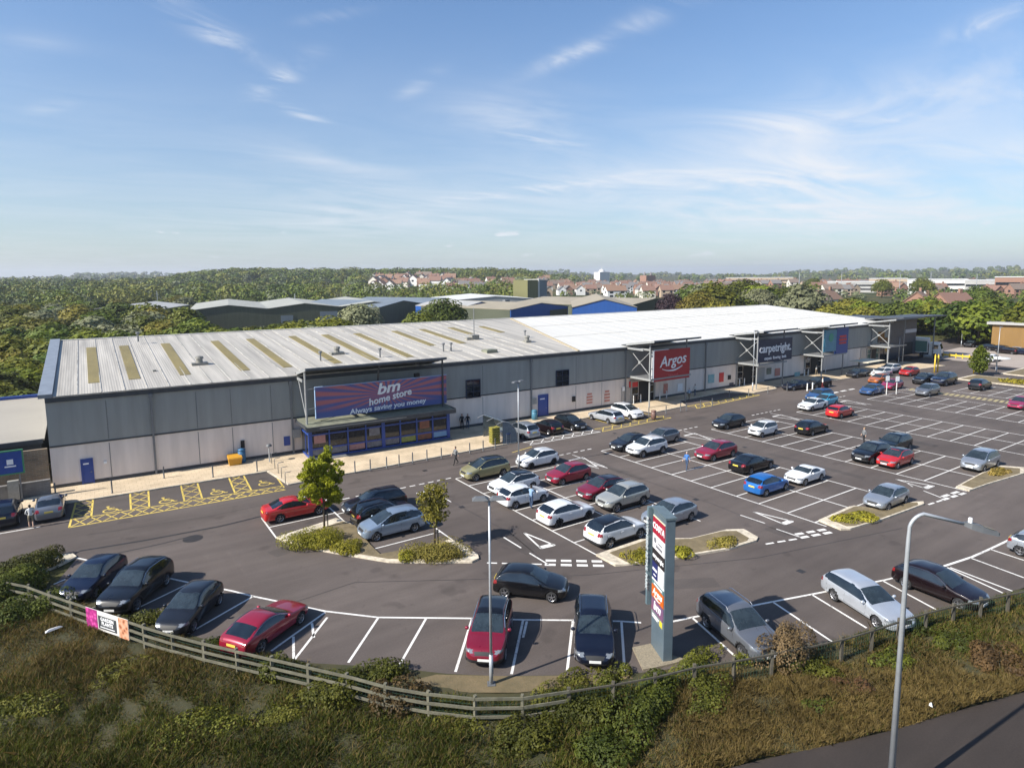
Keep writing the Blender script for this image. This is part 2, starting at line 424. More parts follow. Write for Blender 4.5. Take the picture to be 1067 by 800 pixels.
# small white loop at the corner of the first block
prev = None
for k in range(13):
    t = math.pi * (.15 + 1.7 * k / 12); q = (13.6 + 1.0 * math.cos(t), 48.3 + 1.1 * math.sin(t))
    if prev: ln(mk, prev, q, .12)
    prev = q
for u0, u1 in ((19.2, 25.1), (34.8, 41), (50.7, 56.9), (66.5, 72.7), (81.7, 88.1), (97.3, 104)):
    dash(mk, (u0, 46.75), (u1, 46.75), 7, .6, .14)
    ln(mk, ((u0 + u1) / 2, 41.6), ((u0 + u1) / 2, 43.6), .1); ln(mk, ((u0 + u1) / 2, 44.4), ((u0 + u1) / 2, 46.2), .1)
    x = u0 + 1.6
    ln(mk, (x, 44.9), (x + .9, 41.9), .12); ln(mk, (x + 1.8, 44.9), (x + .9, 41.9), .12); ln(mk, (x, 44.9), (x + 1.8, 44.9), .2)
dash(mk, (12.5, 47.0), (18.8, 47.0), 5, .6, .14)
# give-way triangles and lane lines at the aisle mouths
for tri in (((546, 555), (564, 571.5), (578.5, 568)), ((785, 533), (818, 546.5), (827, 543.2)), ((933.5, 499.2), (966, 509.2), (973.8, 506.2))):
    a, b_, c = [G(*p) for p in tri]
    ln(mk, a, b_, .13); ln(mk, a, c, .13); ln(mk, b_.lerp(a, .06), c.lerp(a, .06), .42)
for a, b_ in (((525, 559.7), (543, 570.7)), ((551.7, 576), (571.5, 588)), ((771.5, 536.5), (797, 545)), ((809, 551), (834, 559.5)), ((943, 501.5), (951, 507)), ((962, 511), (981, 518.5)), ((609, 484), (624, 488)), ((619, 483.5), (633, 487.5))): lpx(mk, a, b_, .11)
def gdash(a, c, n, w=.28): dash(mk, G(*a), G(*c), n, .68, w)
gdash((505, 586.2), (567, 587.8), 4, .14); gdash((565, 588), (632, 589.3), 4); gdash((566, 583.7), (630, 584.8), 4)
gdash((796, 567), (832, 561), 3, .16); gdash((832, 560.5), (868, 554), 3); gdash((827, 557), (862, 551), 3)
gdash((966, 526), (983, 520.5), 2, .16); gdash((981, 521), (1007, 513), 3); gdash((980, 518), (1000, 511.5), 2)
# row along the fence
def chain(b, pts, w):
    for p, q in zip(pts, pts[1:]): lpx(b, p, q, w)
chain(mk, [(80, 581), (104, 586.5), (198, 607), (242, 615.5), (263.7, 621), (338.7, 636.5), (394, 643), (444, 643.5), (490, 644), (545, 645.5), (597, 646), (647, 647), (668, 648.5)], .13)
chain(mk, [(700, 647.5), (721, 643), (805, 626.7), (845.5, 619), (920, 604.5), (984, 589.5)], .13)
chain(mk, [(984, 589.5), (1013, 580), (1031, 572), (1067, 555), (1110, 533)], .16)
for a, b_ in (((56, 608.5), (68, 603.4)), ((100, 622), (147, 596)), ((140, 635), (198, 607)), ((195.3, 660.3), (263.7, 621)), ((282.5, 678), (338.7, 637.8)), ((306, 688), (341, 643)), ((305.7, 663), (306, 687)), ((325, 649), (327, 664)), ((363, 690), (394, 643.5)), ((416, 693), (444, 644)), ((474.6, 699.7), (492, 644)), ((533, 702), (545, 646)), ((545, 664), (549, 647)), ((591, 699), (597, 646)), ((651, 700), (647.5, 647)), ((721, 643), (770, 687)), ((805, 626.7), (868, 669)), ((845.5, 619), (903, 654)), ((919.8, 604.9), (977, 635.7)), ((986.8, 591), (1045, 617.6)), ((990, 591), (1063, 618.7)), ((1011, 581), (1067, 601.7)), ((1031.5, 572), (1067, 583.6)), ((1050.6, 563.4), (1075, 572))): lpx(mk, a, b_, .12)
lpx(mk, (-10, 557.5), (42, 548.5), .14)
# accessible bays by the left end of the shops
ylines = [((97, 518.5), (95, 539)), ((135.5, 513.3), (136.5, 531.5)), ((154.5, 510.5), (155.5, 528.5)), ((188.4, 505.2), (192.3, 522.5)), ((205.4, 502.5), (210.7, 519.2)), ((238.2, 497), (244.8, 513.3)), ((253.3, 494.3), (261.9, 510.7)), ((283, 489.7), (296, 508))]
for a, b_ in ylines: lpx(yl, a, b_, .13)
lpx(yl, (72, 549.5), (298, 510), .14); lpx(yl, (77, 541), (294.7, 506), .12); lpx(yl, (72, 549.5), (80, 520), .13)
o1, o2 = [G(72, 549.5), G(298, 510)], [G(77, 541), G(294.7, 506)]
n = 15
for k in range(n):
    a0 = o1[0].lerp(o1[1], k / n); a1 = o1[0].lerp(o1[1], (k + 1) / n); b0 = o2[0].lerp(o2[1], k / n); b1 = o2[0].lerp(o2[1], (k + 1) / n)
    ln(yl, a0, b1, .09); ln(yl, b0, a1, .09)
for i in ((1, 2), (3, 4), (5, 6)):
    A = [G(*p) for p in ylines[i[0]]]; B_ = [G(*p) for p in ylines[i[1]]]
    for k in range(3):
        a0 = A[0].lerp(A[1], k / 3); a1 = A[0].lerp(A[1], (k + 1) / 3); b0 = B_[0].lerp(B_[1], k / 3); b1 = B_[0].lerp(B_[1], (k + 1) / 3)
        ln(yl, a0, b1, .09); ln(yl, b0, a1, .09)
A = [G(80, 520), G(76, 541)]; B_ = [G(97, 518.5), G(95, 538)]
for k in range(4):
    a0 = A[0].lerp(A[1], k / 4); a1 = A[0].lerp(A[1], (k + 1) / 4); b0 = B_[0].lerp(B_[1], k / 4); b1 = B_[0].lerp(B_[1], (k + 1) / 4)
    ln(yl, a0, b1, .09); ln(yl, b0, a1, .09)
def wheelchair(b, c, s):
    """the wheelchair symbol, drawn on the ground, its top towards the shops"""
    def q(x, y): return (c[0] + x * s, c[1] + y * s)
    prev = None
    for k in range(19):
        t = math.pi * (.42 + 1.5 * k / 18); p = q(.42 * math.cos(t) - .02, .42 * math.sin(t) - .15)
        if prev: ln(b, prev, p, .11 * s)
        prev = p
    ln(b, q(-.12, .62), q(-.06, .02), .13 * s); ln(b, q(-.06, .02), q(.34, .02), .12 * s); ln(b, q(.34, .02), q(.52, -.5), .12 * s)
    ln(b, q(.52, -.5), q(.7, -.44), .1 * s); ln(b, q(-.1, .36), q(.28, .36), .1 * s)
    b.poly([q(-.13 + .12 * math.cos(t), .8 + .12 * math.sin(t)) + (ZL,) for t in [k * math.pi / 5 for k in range(10)]])
for p in ((115, 531), (173, 521.5), (226, 512.5), (275.5, 503.5)): wheelchair(yl, G(*p), 1.05)
# hatched strips in front of the middle and right-hand shops
def hatch(b, a0, a1, b0, b1, n, w=.1):
    ln(b, a0, a1, w * 1.2); ln(b, b0, b1, w)
    a0, a1, b0, b1 = [Vector((p[0], p[1], 0)) for p in (a0, a1, b0, b1)]
    for k in range(n):
        p, q = a0.lerp(a1, k / n), b0.lerp(b1, (k + 1) / n); r_, s_ = b0.lerp(b1, k / n), a0.lerp(a1, (k + 1) / n)
        ln(b, p, q, w); ln(b, r_, s_, w)
hatch(mk, (36.6, 51.4), (46.2, 51.4), (36.6, 52.7), (46.2, 52.7), 7)
hatch(yl, (46.4, 51.3), (57.8, 51.6), (46.4, 52.7), (57.8, 52.9), 8)
hatch(yl, (64.5, 53.3), (79, 54.2), (64.5, 55.0), (79, 55.4), 9, .13)
for u in (39.8, 43, 46.3): ln(mk, (u, 52.9), (u, 57.2), .12)
for u in (49.6, 53.2, 56.9): ln(yl, (u, 52.9), (u, 57.2), .12)
for k in range(4): ln(mk, (86.5 + k * 2.2, 49.0), (87.9 + k * 2.2, 49.0), .45)
ln(yl, (33.6, 50.2), (36.4, 50.8), .1)
# pale dotted walkway between the far rows
for k in range(46):
    w = 14 + k * .66
    cr.box((100.3, w, .012), (.75, .42, .008)); cr.box((101.35, w + .2, .012), (.75, .42, .008))
tag(mk.build('white_road_markings', M_WHITE), kind='structure')
tag(yl.build('yellow_road_markings', M_YELLOW), kind='structure')
tag(cr.build('dotted_walkway', M_CREAM), kind='structure')
# darker asphalt in the accessible bays, repair strips, a manhole patch
db = MB()
for i in ((0, 1), (2, 3), (4, 5), (6, 7)):
    a, b_ = ylines[i[0]], ylines[i[1]]; q = [G(*p) for p in (a[0], a[1], b_[1], b_[0])]
    db.poly([(p.x, p.y, .003) for p in q][::1])
tag(db.build('bay_surfacing', M_BAY), kind='structure')
M_TAR = mat('tar_seam', (.028, .025, .024), .6, var=.3)
sm = MB(); dbp = MB()
for pts, w in (([(82, 574), (150, 563), (230, 548), (275, 537)], .22), ([(105, 580), (170, 566), (205, 557)], .12)):
    for p, q in zip(pts, pts[1:]): lpx(sm, p, q, w, .003)
for (x, y, w_, l_, a_) in ((22, 33, 1.4, 4.5, .1), (38, 40, .9, 6, 0), (38.2, 24, 2.2, 1.6, 0), (53.6, 31, .8, 9, 0), (27, 22.5, 3.2, 1.1, -.5), (9, 40, 1.1, 1.1, .3), (69.5, 30, 1.2, 5, 0), (31, 49, 4.5, 1.0, 0), (60, 49.5, 2.6, 1.2, 0)):
    dbp.box((x, y, .0015), (w_, l_, .003), rz=a_)
for (x, y) in ((13.5, 49.8), (24, 49.9), (47, 50.0), (22.3, 40.2), (37.9, 31.2), (53.7, 38.3), (69.6, 41.0), (24.2, 23.2), (33.5, 19.8)): sm.box((x, y, .0025), (.42, .42, .005))
for pts in (((-1, 50.2), (6, 49.2), (14, 49.4), (22, 48.6), (34, 49.3)), ((21.9, 29), (22.6, 34), (22.2, 42)), ((37.6, 22), (38.2, 30), (37.8, 45)), ((7, 33), (11.5, 33.4), (17, 30), (23, 26.5), (33, 22.3), (45, 19.5))):
    for p, q in zip(pts, pts[1:]): ln(sm, p, q, .045, .003)
mc = G(201, 561); sm.poly([(mc.x + .62 * math.cos(k * math.pi / 8), mc.y + .62 * math.sin(k * math.pi / 8), .005) for k in range(16)])
tag(sm.build('tar_seams', M_TAR), kind='structure'); tag(dbp.build('surface_patches', M_BAY), kind='structure')

# --- pavement in front of the shops (a real step of 0.1 m)
path = [(-70, 72), (-70, 59.5), (-9.5, 58.6), (12.3, 57.7), (12.9, 52.9), (24, 52.95), (36, 53.0), (36.2, 57.3), (57.6, 57.3), (58.0, 54.7), (64.4, 55.1), (66.2, 57.9), (76.5, 58.3), (79.5, 55.5), (85, 55.6), (86, 56.6), (93, 56.6), (94, 55), (103, 54.4), (112, 54.0), (123, 52.2), (131, 51.5), (131, 72)]
pv = MB(); pv.prism(path, -.02, .1); tag(pv.build('pavement', M_PAVE), kind='structure')
kb = MB()
for a, c in zip(path[1:], path[2:-1]):
    a, c = Vector((*a, .065)), Vector((*c, .065)); kb.bar(a, c, .14, .09)
tag(kb.build('kerb', M_KERB), kind='structure')
# grey forecourt under the corner of the first shop
# --- planted islands with kerbs
def island(name, pts, soil):
    P = [G(*p) for p in pts]
    b = MB(); b.prism([(p.x, p.y) for p in P], -.02, .12); o = tag(b.build(name, M_KERB), kind='structure')
    c = sum(P, Vector()) / len(P); ins = [c + (p - c) * .86 for p in P]
    s = MB(); s.prism([(p.x, p.y) for p in ins], .1, .14); tag(s.build('planting_bed', soil), kind='structure')
M_SOIL = mat('dry_bed_soil', (.20, .155, .085), .95, col2=(.11, .085, .045), scale=1.3, bump=.5, bscale=9)
M_LIT = mat('pale_bed_paving', (.50, .44, .33), .9, var=.2, scale=.9)
island('island_kerb', [(288, 561), (300, 566), (330, 573.5), (370, 580.5), (405, 586.3), (440, 587), (492, 586.5), (499, 583), (498, 579), (484, 570), (470, 563), (440, 572), (395, 580.5), (383, 569), (374, 558), (365, 546), (350, 541)], M_SOIL)
island('island_kerb', [(621, 579), (641, 590), (655, 589), (700, 583), (760, 573), (788, 564.5), (790, 561), (775, 552.5), (757, 553), (720, 562), (668, 563)], M_SOIL)
island('island_kerb', [(853, 543), (876, 552.5), (886, 552), (920, 542), (950, 531), (963, 526), (962, 523.5), (951, 524), (925, 533), (890, 528), (885, 529)], M_SOIL)
island('island_kerb', [(996, 508), (1010, 512), (1030, 505), (1067, 494), (1067, 488), (1042, 486), (1022, 494)], M_SOIL)
island('island_kerb', [(40, 599), (62, 590), (80, 581), (76, 578), (52, 578.5), (20, 588)], M_LIT)
for u0, u1, w0, w1 in ((72.6, 81.8, 9, 16.5), (88, 97.4, 6, 13.6), (104, 113, 6, 13.6), (116, 123, 14, 44), (128, 142, 10, 42)):
    b = MB(); b.prism([(u0, w0), (u1, w0), (u1, w1), (u0, w1)], -.02, .12); tag(b.build('island_kerb', M_KERB), kind='structure')
    b = MB(); b.prism([(u0 + .5, w0 + .5), (u1 - .5, w0 + .5), (u1 - .5, w1 - .5), (u0 + .5, w1 - .5)], .1, .14); tag(b.build('planting_bed', M_SOIL), kind='structure')

# --- verge between the last bays and the fence, and the rough bank below it
M_BANK = mat('bank_soil', (.056, .047, .018), .95, col2=(.028, .031, .009), scale=.8, bump=.6, bscale=3.)
M_VERGE = mat('dry_verge', (.17, .125, .065), .95, col2=(.10, .08, .04), scale=.9, bump=.4, bscale=12)
RA, RB = G(760, 800), G(1067, 719)
RN = Vector((-(RB - RA).y, (RB - RA).x, 0)).normalized()
def bank_z(x, y):
    side = (Vector((x, y, 0)) - RA).dot(RN)
    if side < .3: return -.05
    if side < 1.8: return -.05 + .1 * (side - .3) / 1.5
    return .05 + .16 * (math.sin(x * .9 + y * .4) * math.sin(y * .7 - x * .3) + .5 * math.sin(x * 2.1) * math.sin(y * 1.7))
inner = [Vector((p.x, p.y, 0)) for p in (G(-140, 642), G(0, 608), G(36, 602))] + [Vector((p.x, p.y, 0)) for p in edge2 + edge3] + [Vector((46, 8, 0)), Vector((60, 0, 0)), Vector((110, -30, 0))]
def build_bank():
    nl = 70; nk = 22
    L_ = [0.]
    for a, c in zip(inner, inner[1:]): L_.append(L_[-1] + (c - a).length)
    v = []; f = []
    for i in range(nl):
        t = L_[-1] * i / (nl - 1)
        j = max(k for k in range(len(L_)) if L_[k] <= t + 1e-9); j = min(j, len(inner) - 2)
        p = inner[j].lerp(inner[j + 1], (t - L_[j]) / max(1e-6, L_[j + 1] - L_[j]))
        q = Vector((p.x * .12 - 2, p.y * .05 - 8, 0)) if t < L_[-1] * .75 else Vector((p.x * .5, p.y * .5 - 14, 0))
        for k in range(nk):
            s = (k / (nk - 1)) ** 1.2; w = p.lerp(q, s)
            z = .02 if k == 0 else bank_z(w.x, w.y) * (min(1, k / 3) if k < 4 else 1)
            v.append((w.x, w.y, max(.02, z) if k < 4 and z > -.04 else z))
    for i in range(nl - 1):
        for k in range(nk - 1): f.append((i * nk + k, (i + 1) * nk + k, (i + 1) * nk + k + 1, i * nk + k + 1))
    me = bpy.data.meshes.new('grass_bank'); me.from_pydata(v, [], f); me.materials.append(M_BANK)
    me.polygons.foreach_set('use_smooth', [True] * len(me.polygons)); tag(link('grass_bank', me), kind='structure')
build_bank()
# ================================================================== the long shop building
F = [Vector((-3.4, 62.9, 0)), Vector((57, 60.6, 0)), Vector((128.5, 60.3, 0))]
SEG = []
for a, c in zip(F, F[1:]):
    d = (c - a).normalized(); SEG.append((a, d, Vector((d.y, -d.x, 0)), (c - a).length))
def onF(px, py, off=0.):
    """site point seen at a print position, on the shop front (or a plane off metres in front of it)"""
    r = ray(px, py)
    for i in (0, 1):
        a, d, n, L = SEG[i]; p0 = a + n * off
        t = (p0 - EYE).dot(n) / r.dot(n); P = EYE + r * t; u = (P - a).dot(d)
        if i == 1 or u <= L: return P
def fw(u):
    """Y of the shop front at X = u"""
    a, c = (F[0], F[1]) if u < F[1].x else (F[1], F[2])
    return a.y + (c.y - a.y) * (u - a.x) / (c.x - a.x)
def frz(u): return math.atan2(SEG[0][1].y, SEG[0][1].x) if u < F[1].x else math.atan2(SEG[1][1].y, SEG[1][1].x)
EAVE, BAND, RISE, DEPTH = 7.7, 3.6, .083, 27.5
def ribbed(name, col, var=.12, freq=9., strength=.5, rough=.5, dirs='X', streak=True, metal=0.):
    """profiled sheet: fine ribs as bump, faint rain streaks"""
    if name in MATS: return MATS[name]
    m, nt, b = new_mat(name); N = nt.nodes; L = nt.links
    tc = N.new('ShaderNodeTexCoord'); wv = N.new('ShaderNodeTexWave'); wv.bands_direction = dirs; wv.inputs['Scale'].default_value = freq / 6.283 * 2
    L.new(tc.outputs['Object'], wv.inputs['Vector'])
    bp = N.new('ShaderNodeBump'); bp.inputs['Strength'].default_value = strength; bp.inputs['Distance'].default_value = .03
    L.new(wv.outputs['Fac'], bp.inputs['Height']); L.new(bp.outputs['Normal'], b.inputs['Normal'])
    nz = N.new('ShaderNodeTexNoise'); nz.inputs['Scale'].default_value = .6; nz.inputs['Detail'].default_value = 7
    mp = N.new('ShaderNodeMapping'); mp.inputs['Scale'].default_value = (2.6, .12, .3) if dirs == 'X' else (.2, .2, 2)
    L.new(tc.outputs['Object'], mp.inputs['Vector']); L.new(mp.outputs['Vector'], nz.inputs['Vector'])
    rp = N.new('ShaderNodeValToRGB'); e = rp.color_ramp.elements; e[0].position = .3; e[1].position = .7
    e[0].color = (*[c * (1 - var) for c in col], 1); e[1].color = (*[c * (1 + var * .4) for c in col], 1)
    L.new(nz.outputs['Fac'], rp.inputs['Fac']); L.new(rp.outputs['Color'], b.inputs['Base Color'])
    b.inputs['Roughness'].default_value = rough; b.inputs['Metallic'].default_value = metal; b.inputs['Specular IOR Level'].default_value = .35
    MATS[name] = m; return m
M_UP = ribbed('grey_upper_cladding', (.30, .312, .30), .13, 26, .5, .42)
M_LOW = ribbed('pale_lower_cladding', (.72, .64, .58), .13, 14, .3, .55)
M_DARK = mat('dark_grey_trim', (.045, .05, .058), .5, var=.2, scale=2)
M_EDGE = mat('blue_grey_edge_trim', (.20, .225, .26), .45, var=.2, scale=1.5)
M_ROOFG = ribbed('weathered_roof_sheet', (.43, .40, .35), .34, 5, .3, .55)
M_ROOFW = ribbed('white_roof_sheet', (.60, .58, .53), .08, 5, .15, .5)
M_LIGHT = mat('aged_rooflight', (.25, .195, .065), .5, col2=(.18, .14, .045), scale=.8, stretch=(1, .25, 1))
M_BLUE = mat('blue_painted_steel', (.018, .055, .26), .45, var=.15)
M_STEEL = mat('pale_grey_steel', (.27, .275, .27), .45, var=.15, scale=3)
M_MIDG = mat('mid_grey_steel', (.17, .175, .18), .5, var=.2)
M_GLASS = mat('dark_shop_glass', (.012, .015, .02), .06, spec=.6, var=.4)
M_BLACK = mat('black_void', (.008, .008, .009), .7)
M_WHT = mat('white_lettering', (.80, .80, .80), .5, var=.05)
M_RED = mat('red_sign_face', (.36, .018, .022), .4, var=.12)
M_REDB = mat('bright_red_sign', (.55, .03, .03), .5, var=.1)
M_NAVY = mat('navy_sign_face', (.012, .022, .055), .4, var=.1)
M_OLIVE = mat('weathered_canopy_top', (.20, .205, .15), .6, var=.3, scale=1.5)

root = empty('retail_building', F[0], 0, 'long grey metal clad row of shops under a low white roof', 'building')
def part(b, name, m, parent=None, smooth=False, bevel=0.):
    """part of the building; shapes are given in site coordinates"""
    p = root if parent is None else parent
    o0 = F[0] if parent is None else parent['_o']
    b.v = [(x - o0[0], y - o0[1], z - o0[2]) for x, y, z in b.v]
    return b.build(name, m, p, smooth, bevel)
def anchor(name, loc, parent=None):
    e = empty(name, Vector(loc) - F[0]); e.parent = root; e['_o'] = tuple(loc); return e

def wall_run(b, i, u0, u1, z0, z1, out, thick=.3):
    """a stretch of wall along front i between distances u0 and u1"""
    a, d, n, L = SEG[i]; c = a + d * (u0 + u1) / 2 + n * (out - thick / 2)
    b.box((c.x, c.y, (z0 + z1) / 2), (u1 - u0, thick, z1 - z0), rz=math.atan2(d.y, d.x))
LA, LB = SEG[0][3], SEG[1][3]
for nm, z0, z1, out, m in (('lower_wall', .1, BAND - .07, 0, M_LOW), ('upper_wall', BAND + .07, EAVE - .42, .03, M_UP), ('band_trim', BAND - .07, BAND + .07, .06, M_DARK), ('fascia', EAVE - .42, EAVE + .06, .16, M_DARK), ('plinth', .1, .38, .02, M_DARK)):
    b = MB()
    if nm == 'lower_wall':
        # openings for the entrances are left free
        pass
    wall_run(b, 0, 0, LA, z0, z1, out); wall_run(b, 1, .02, LB, z0, z1, out)
    part(b, nm, m)
# gable ends, back wall
for x, y0, s in ((F[0].x, F[0].y, 1), (F[2].x, F[2].y, -1)):
    b = MB()
    q = [(x, y0 + .3, .1), (x, y0 + 2 * DEPTH, .1), (x, y0 + 2 * DEPTH, EAVE), (x, y0 + DEPTH, EAVE + RISE * DEPTH - .15), (x, y0 + .3, EAVE - .1)]
    b.add(q + [(p[0] + .25 * s, p[1], p[2]) for p in q], [(0, 1, 2, 3, 4), (9, 8, 7, 6, 5)] + [(i, (i + 1) % 5, 5 + (i + 1) % 5, 5 + i) for i in range(5)])
    part(b, 'gable_wall', M_UP)
b = MB(); b.box((62.5, F[0].y + 2 * DEPTH - 1, 3.9), (131, .3, 7.6)); part(b, 'rear_wall', M_UP)
# roof: two shallow slopes, the left part weathered sheet, the right part white
def zr(u, w): return EAVE + .09 + RISE * (w - fw(u))
def onroof(px, py):
    d = ray(px, py); t = 60.
    for _ in range(60):
        P = EYE + d * t; t += (zr(P.x, P.y) - P.z) / d.z if P.y < fw(P.x) + DEPTH + 30 else -1
    return EYE + d * t
JU = onroof(600, 365).x; JT = onroof(502, 335.5).x
JU = min(JU, 56.9)
def roofq(b, P, thick=.12): b.slab(P, thick)
def rp(u, k): return (u, fw(u) - .25 + (DEPTH + .25) * k if k <= 1 else fw(u) + DEPTH * k, EAVE + .09 + RISE * DEPTH * (k if k <= 1 else 2 - k))
b = MB(); e = F[0].x + .55
roofq(b, [rp(e, 0), rp(JU, 0), rp(JT, 1), rp(e, 1)]); roofq(b, [rp(e, 1), rp(JT, 1), rp(JT, 2), rp(e, 2)])
rg = part(b, 'weathered_roof', M_ROOFG)
b = MB(); us = F[2].x + .4
q = [rp(JU + .02, 0), rp(57, 0), rp(us, 0), rp(us, 1), rp(JT + .02, 1), rp(us, 2), rp(JT + .02, 2)]
b.add(q + [(x, y, z - .12) for x, y, z in q], [(0, 1, 4), (1, 3, 4), (1, 2, 3), (4, 3, 5, 6)] + [(i, i + 7, j + 7, j) for i, j in ((0, 1), (1, 2), (2, 3), (3, 5), (5, 6), (6, 4), (4, 0))] + [(11, 8, 7), (11, 10, 8), (10, 9, 8), (13, 12, 10, 11)])
part(b, 'white_roof', M_ROOFW)
M_WSEAM = mat('white_roof_seam', (.50, .485, .44), .6, var=.35, scale=.5); u = JU + 3
while u < F[2].x:
    if u > JT + 1:
        b = MB(); t0, t1 = rp(u, .004), rp(u, .99); b.bar((t0[0], t0[1], t0[2] + .015), (t1[0], t1[1], t1[2] + .015), .05, .035); part(b, 'sheet_seam', M_WSEAM)
    u += 2.9
for k in (.35, .68):
    b = MB(); t0, t1, t2 = rp(JU + (JT - JU) * k + .5, k), rp(57, k), rp(F[2].x, k); b.bar((t0[0], t0[1], t0[2] + .012), (t1[0], t1[1], t1[2] + .012), .12, .02); b.bar((t1[0], t1[1], t1[2] + .012), (t2[0], t2[1], t2[2] + .012), .12, .02); part(b, 'sheet_lap', M_WSEAM)
# raised edge along the left gable, ridge capping, sheet seams
b = MB(); q0, q1 = rp(F[0].x + .05, 0), rp(F[0].x + .05, 1)
b.bar((q0[0], q0[1], q0[2] + .05), (q1[0], q1[1], q1[2] + .05), .95, .32); part(b, 'verge_trim', M_EDGE)
b = MB(); q0, q1 = rp(e, 1), rp(57, 1); q2 = rp(F[2].x, 1)
b.bar((q0[0], q0[1], q0[2] + .03), (q1[0], q1[1], q1[2] + .03), .5, .06); b.bar(q1[:2] + (q1[2] + .03,), q2[:2] + (q2[2] + .03,), .5, .06); part(b, 'ridge_capping', M_ROOFW)
b = MB(); u = F[0].x + 2.2; k = 0
while u < JU - 1.5:
    t0, t1 = rp(u, .005), rp(u + (JT - JU) * 0, .99)
    b.bar((t0[0], t0[1], t0[2] + .02), (t1[0], t1[1], t1[2] + .02), .06, .05); u += 1.68; k += 1
part(b, 'sheet_seam', mat('roof_seam', (.40, .385, .35), .6, var=.5, scale=.7))
b = MB(); t0, t1 = rp(JU, .0), rp(JT, .995); b.bar((t0[0], t0[1], t0[2] + .05), (t1[0], t1[1], t1[2] + .05), .3, .1); part(b, 'junction_flashing', mat('tan_flashing', (.40, .33, .21), .6, var=.2))
# aged translucent rooflights
RL = [((85.5, 399.7), (97.5, 399.7), (104, 362), (95, 362)), ((128, 396), (139.5, 395.7), (138.7, 360), (129, 360.4)), ((181, 392), (191, 391), (181, 357.6), (173, 358)), ((244.6, 387), (252, 386.6), (232, 355), (224, 355.4)), ((288, 384), (297, 383), (270, 352.6), (263, 353.4)), ((340, 379.8), (348.6, 379), (315, 350), (307, 350)), ((379.5, 376.4), (388, 375.8), (348.6, 348), (341.5, 349)), ((416, 373), (424.5, 372.7), (381, 347), (374.7, 347.4)), ((442.7, 361), (449, 360.4), (417.4, 344.6), (412.6, 345)), ((473.7, 358.7), (480, 358), (447, 342.6), (442, 343)), ((485, 348.5), (489.7, 348.3), (475, 341), (469.4, 341.5)), ((517, 347), (523, 346.6), (507, 340), (502, 340))]
for q in RL:
    P = [onroof(*p) for p in q]; wx = sum((P[1].x - P[0].x, P[2].x - P[3].x)) / 2
    ul = (P[0].x + P[3].x) / 2; w0 = (P[0].y + P[1].y) / 2; w1 = min((P[2].y + P[3].y) / 2, fw(ul) + DEPTH - .8)
    wx = max(.9, min(1.3, wx))
    b = MB(); b.slab([(ul, w0, zr(ul, w0) + .06), (ul + wx, w0, zr(ul + wx, w0) + .06), (ul + wx, w1, zr(ul + wx, w1) + .06), (ul, w1, zr(ul, w1) + .06)], .05)
    part(b, 'rooflight', M_LIGHT)
# roof furniture: cowls, vents, pipes
M_COWL = mat('galvanised_cowl', (.24, .23, .20), .5, var=.3)
for px, py, kind in ((208, 380, 'cowl'), (351, 369, 'cowl'), (396, 372.5, 'pipe'), (334, 376, 'pipe'), (494, 353.5, 'mast'), (549, 356.5, 'cowl2'), (510, 367, 'hatch'), (144, 355.5, 'pipe'), (161, 387, 'dot'), (547, 352, 'pipe'), (462, 366.5, 'pipe'), (470, 366, 'pipe')):
    P = onroof(px, py); z = P.z; b = MB()
    if kind in ('cowl', 'cowl2'):
        b.box((P.x, P.y, z + .12), (1.5 if kind == 'cowl' else .8, .9, .24)); b.lathe([(0, .24), (.34, .24), (.3, .62), (.42, .64), (.36, .86), (0, .95)], c=(P.x, P.y, z), n=12)
        part(b, 'roof_cowl', M_COWL)
    elif kind == 'pipe':
        b.lathe([(.09, -.05), (.09, .85), (.2, .86), (.2, 1.05), (0, 1.1)], c=(P.x, P.y, z), n=10); part(b, 'vent_pipe', M_MIDG)
    elif kind == 'mast':
        b.box((P.x, P.y, z + .3), (1.1, .9, .6)); b.box((P.x - .9, P.y, z + .15), (.7, .7, .3)); part(b, 'roof_unit', M_COWL)
        b = MB(); b.tube([(P.x, P.y, z + .6), (P.x, P.y, z + 4.2)], .06); part(b, 'mast', M_MIDG)
    elif kind == 'hatch':
        b.box((P.x, P.y, z + .16), (1.5, 1.3, .3)); b.box((P.x + .1, P.y, z + .33), (1.3, 1.1, .05)); part(b, 'roof_hatch', M_OLIVE)
    else:
        b.box((P.x, P.y, z + .08), (.3, .3, .16)); part(b, 'vent_pipe', M_COWL)
# downpipes, panel joints
for px in (158, 553.5, 651.5, 734.5, 905, 304):
    P = onF(px, 430 if px < 600 else 400, .09); b = MB(); b.box((P.x, P.y - .06, 3.7), (.16, .14, 7.2)); b.box((P.x, P.y - .06, 7.1), (.34, .22, .3)); part(b, 'downpipe', M_MIDG)
for px in (111, 205, 241, 283, 503, 600, 627):
    P = onF(px, 430 if px < 400 else 410); b = MB(); b.box((P.x, P.y - .035, 5.4), (.06, .02, 3.3)); b.box((P.x, P.y - .012, 1.9), (.05, .02, 3.0)); part(b, 'panel_joint', M_MIDG)
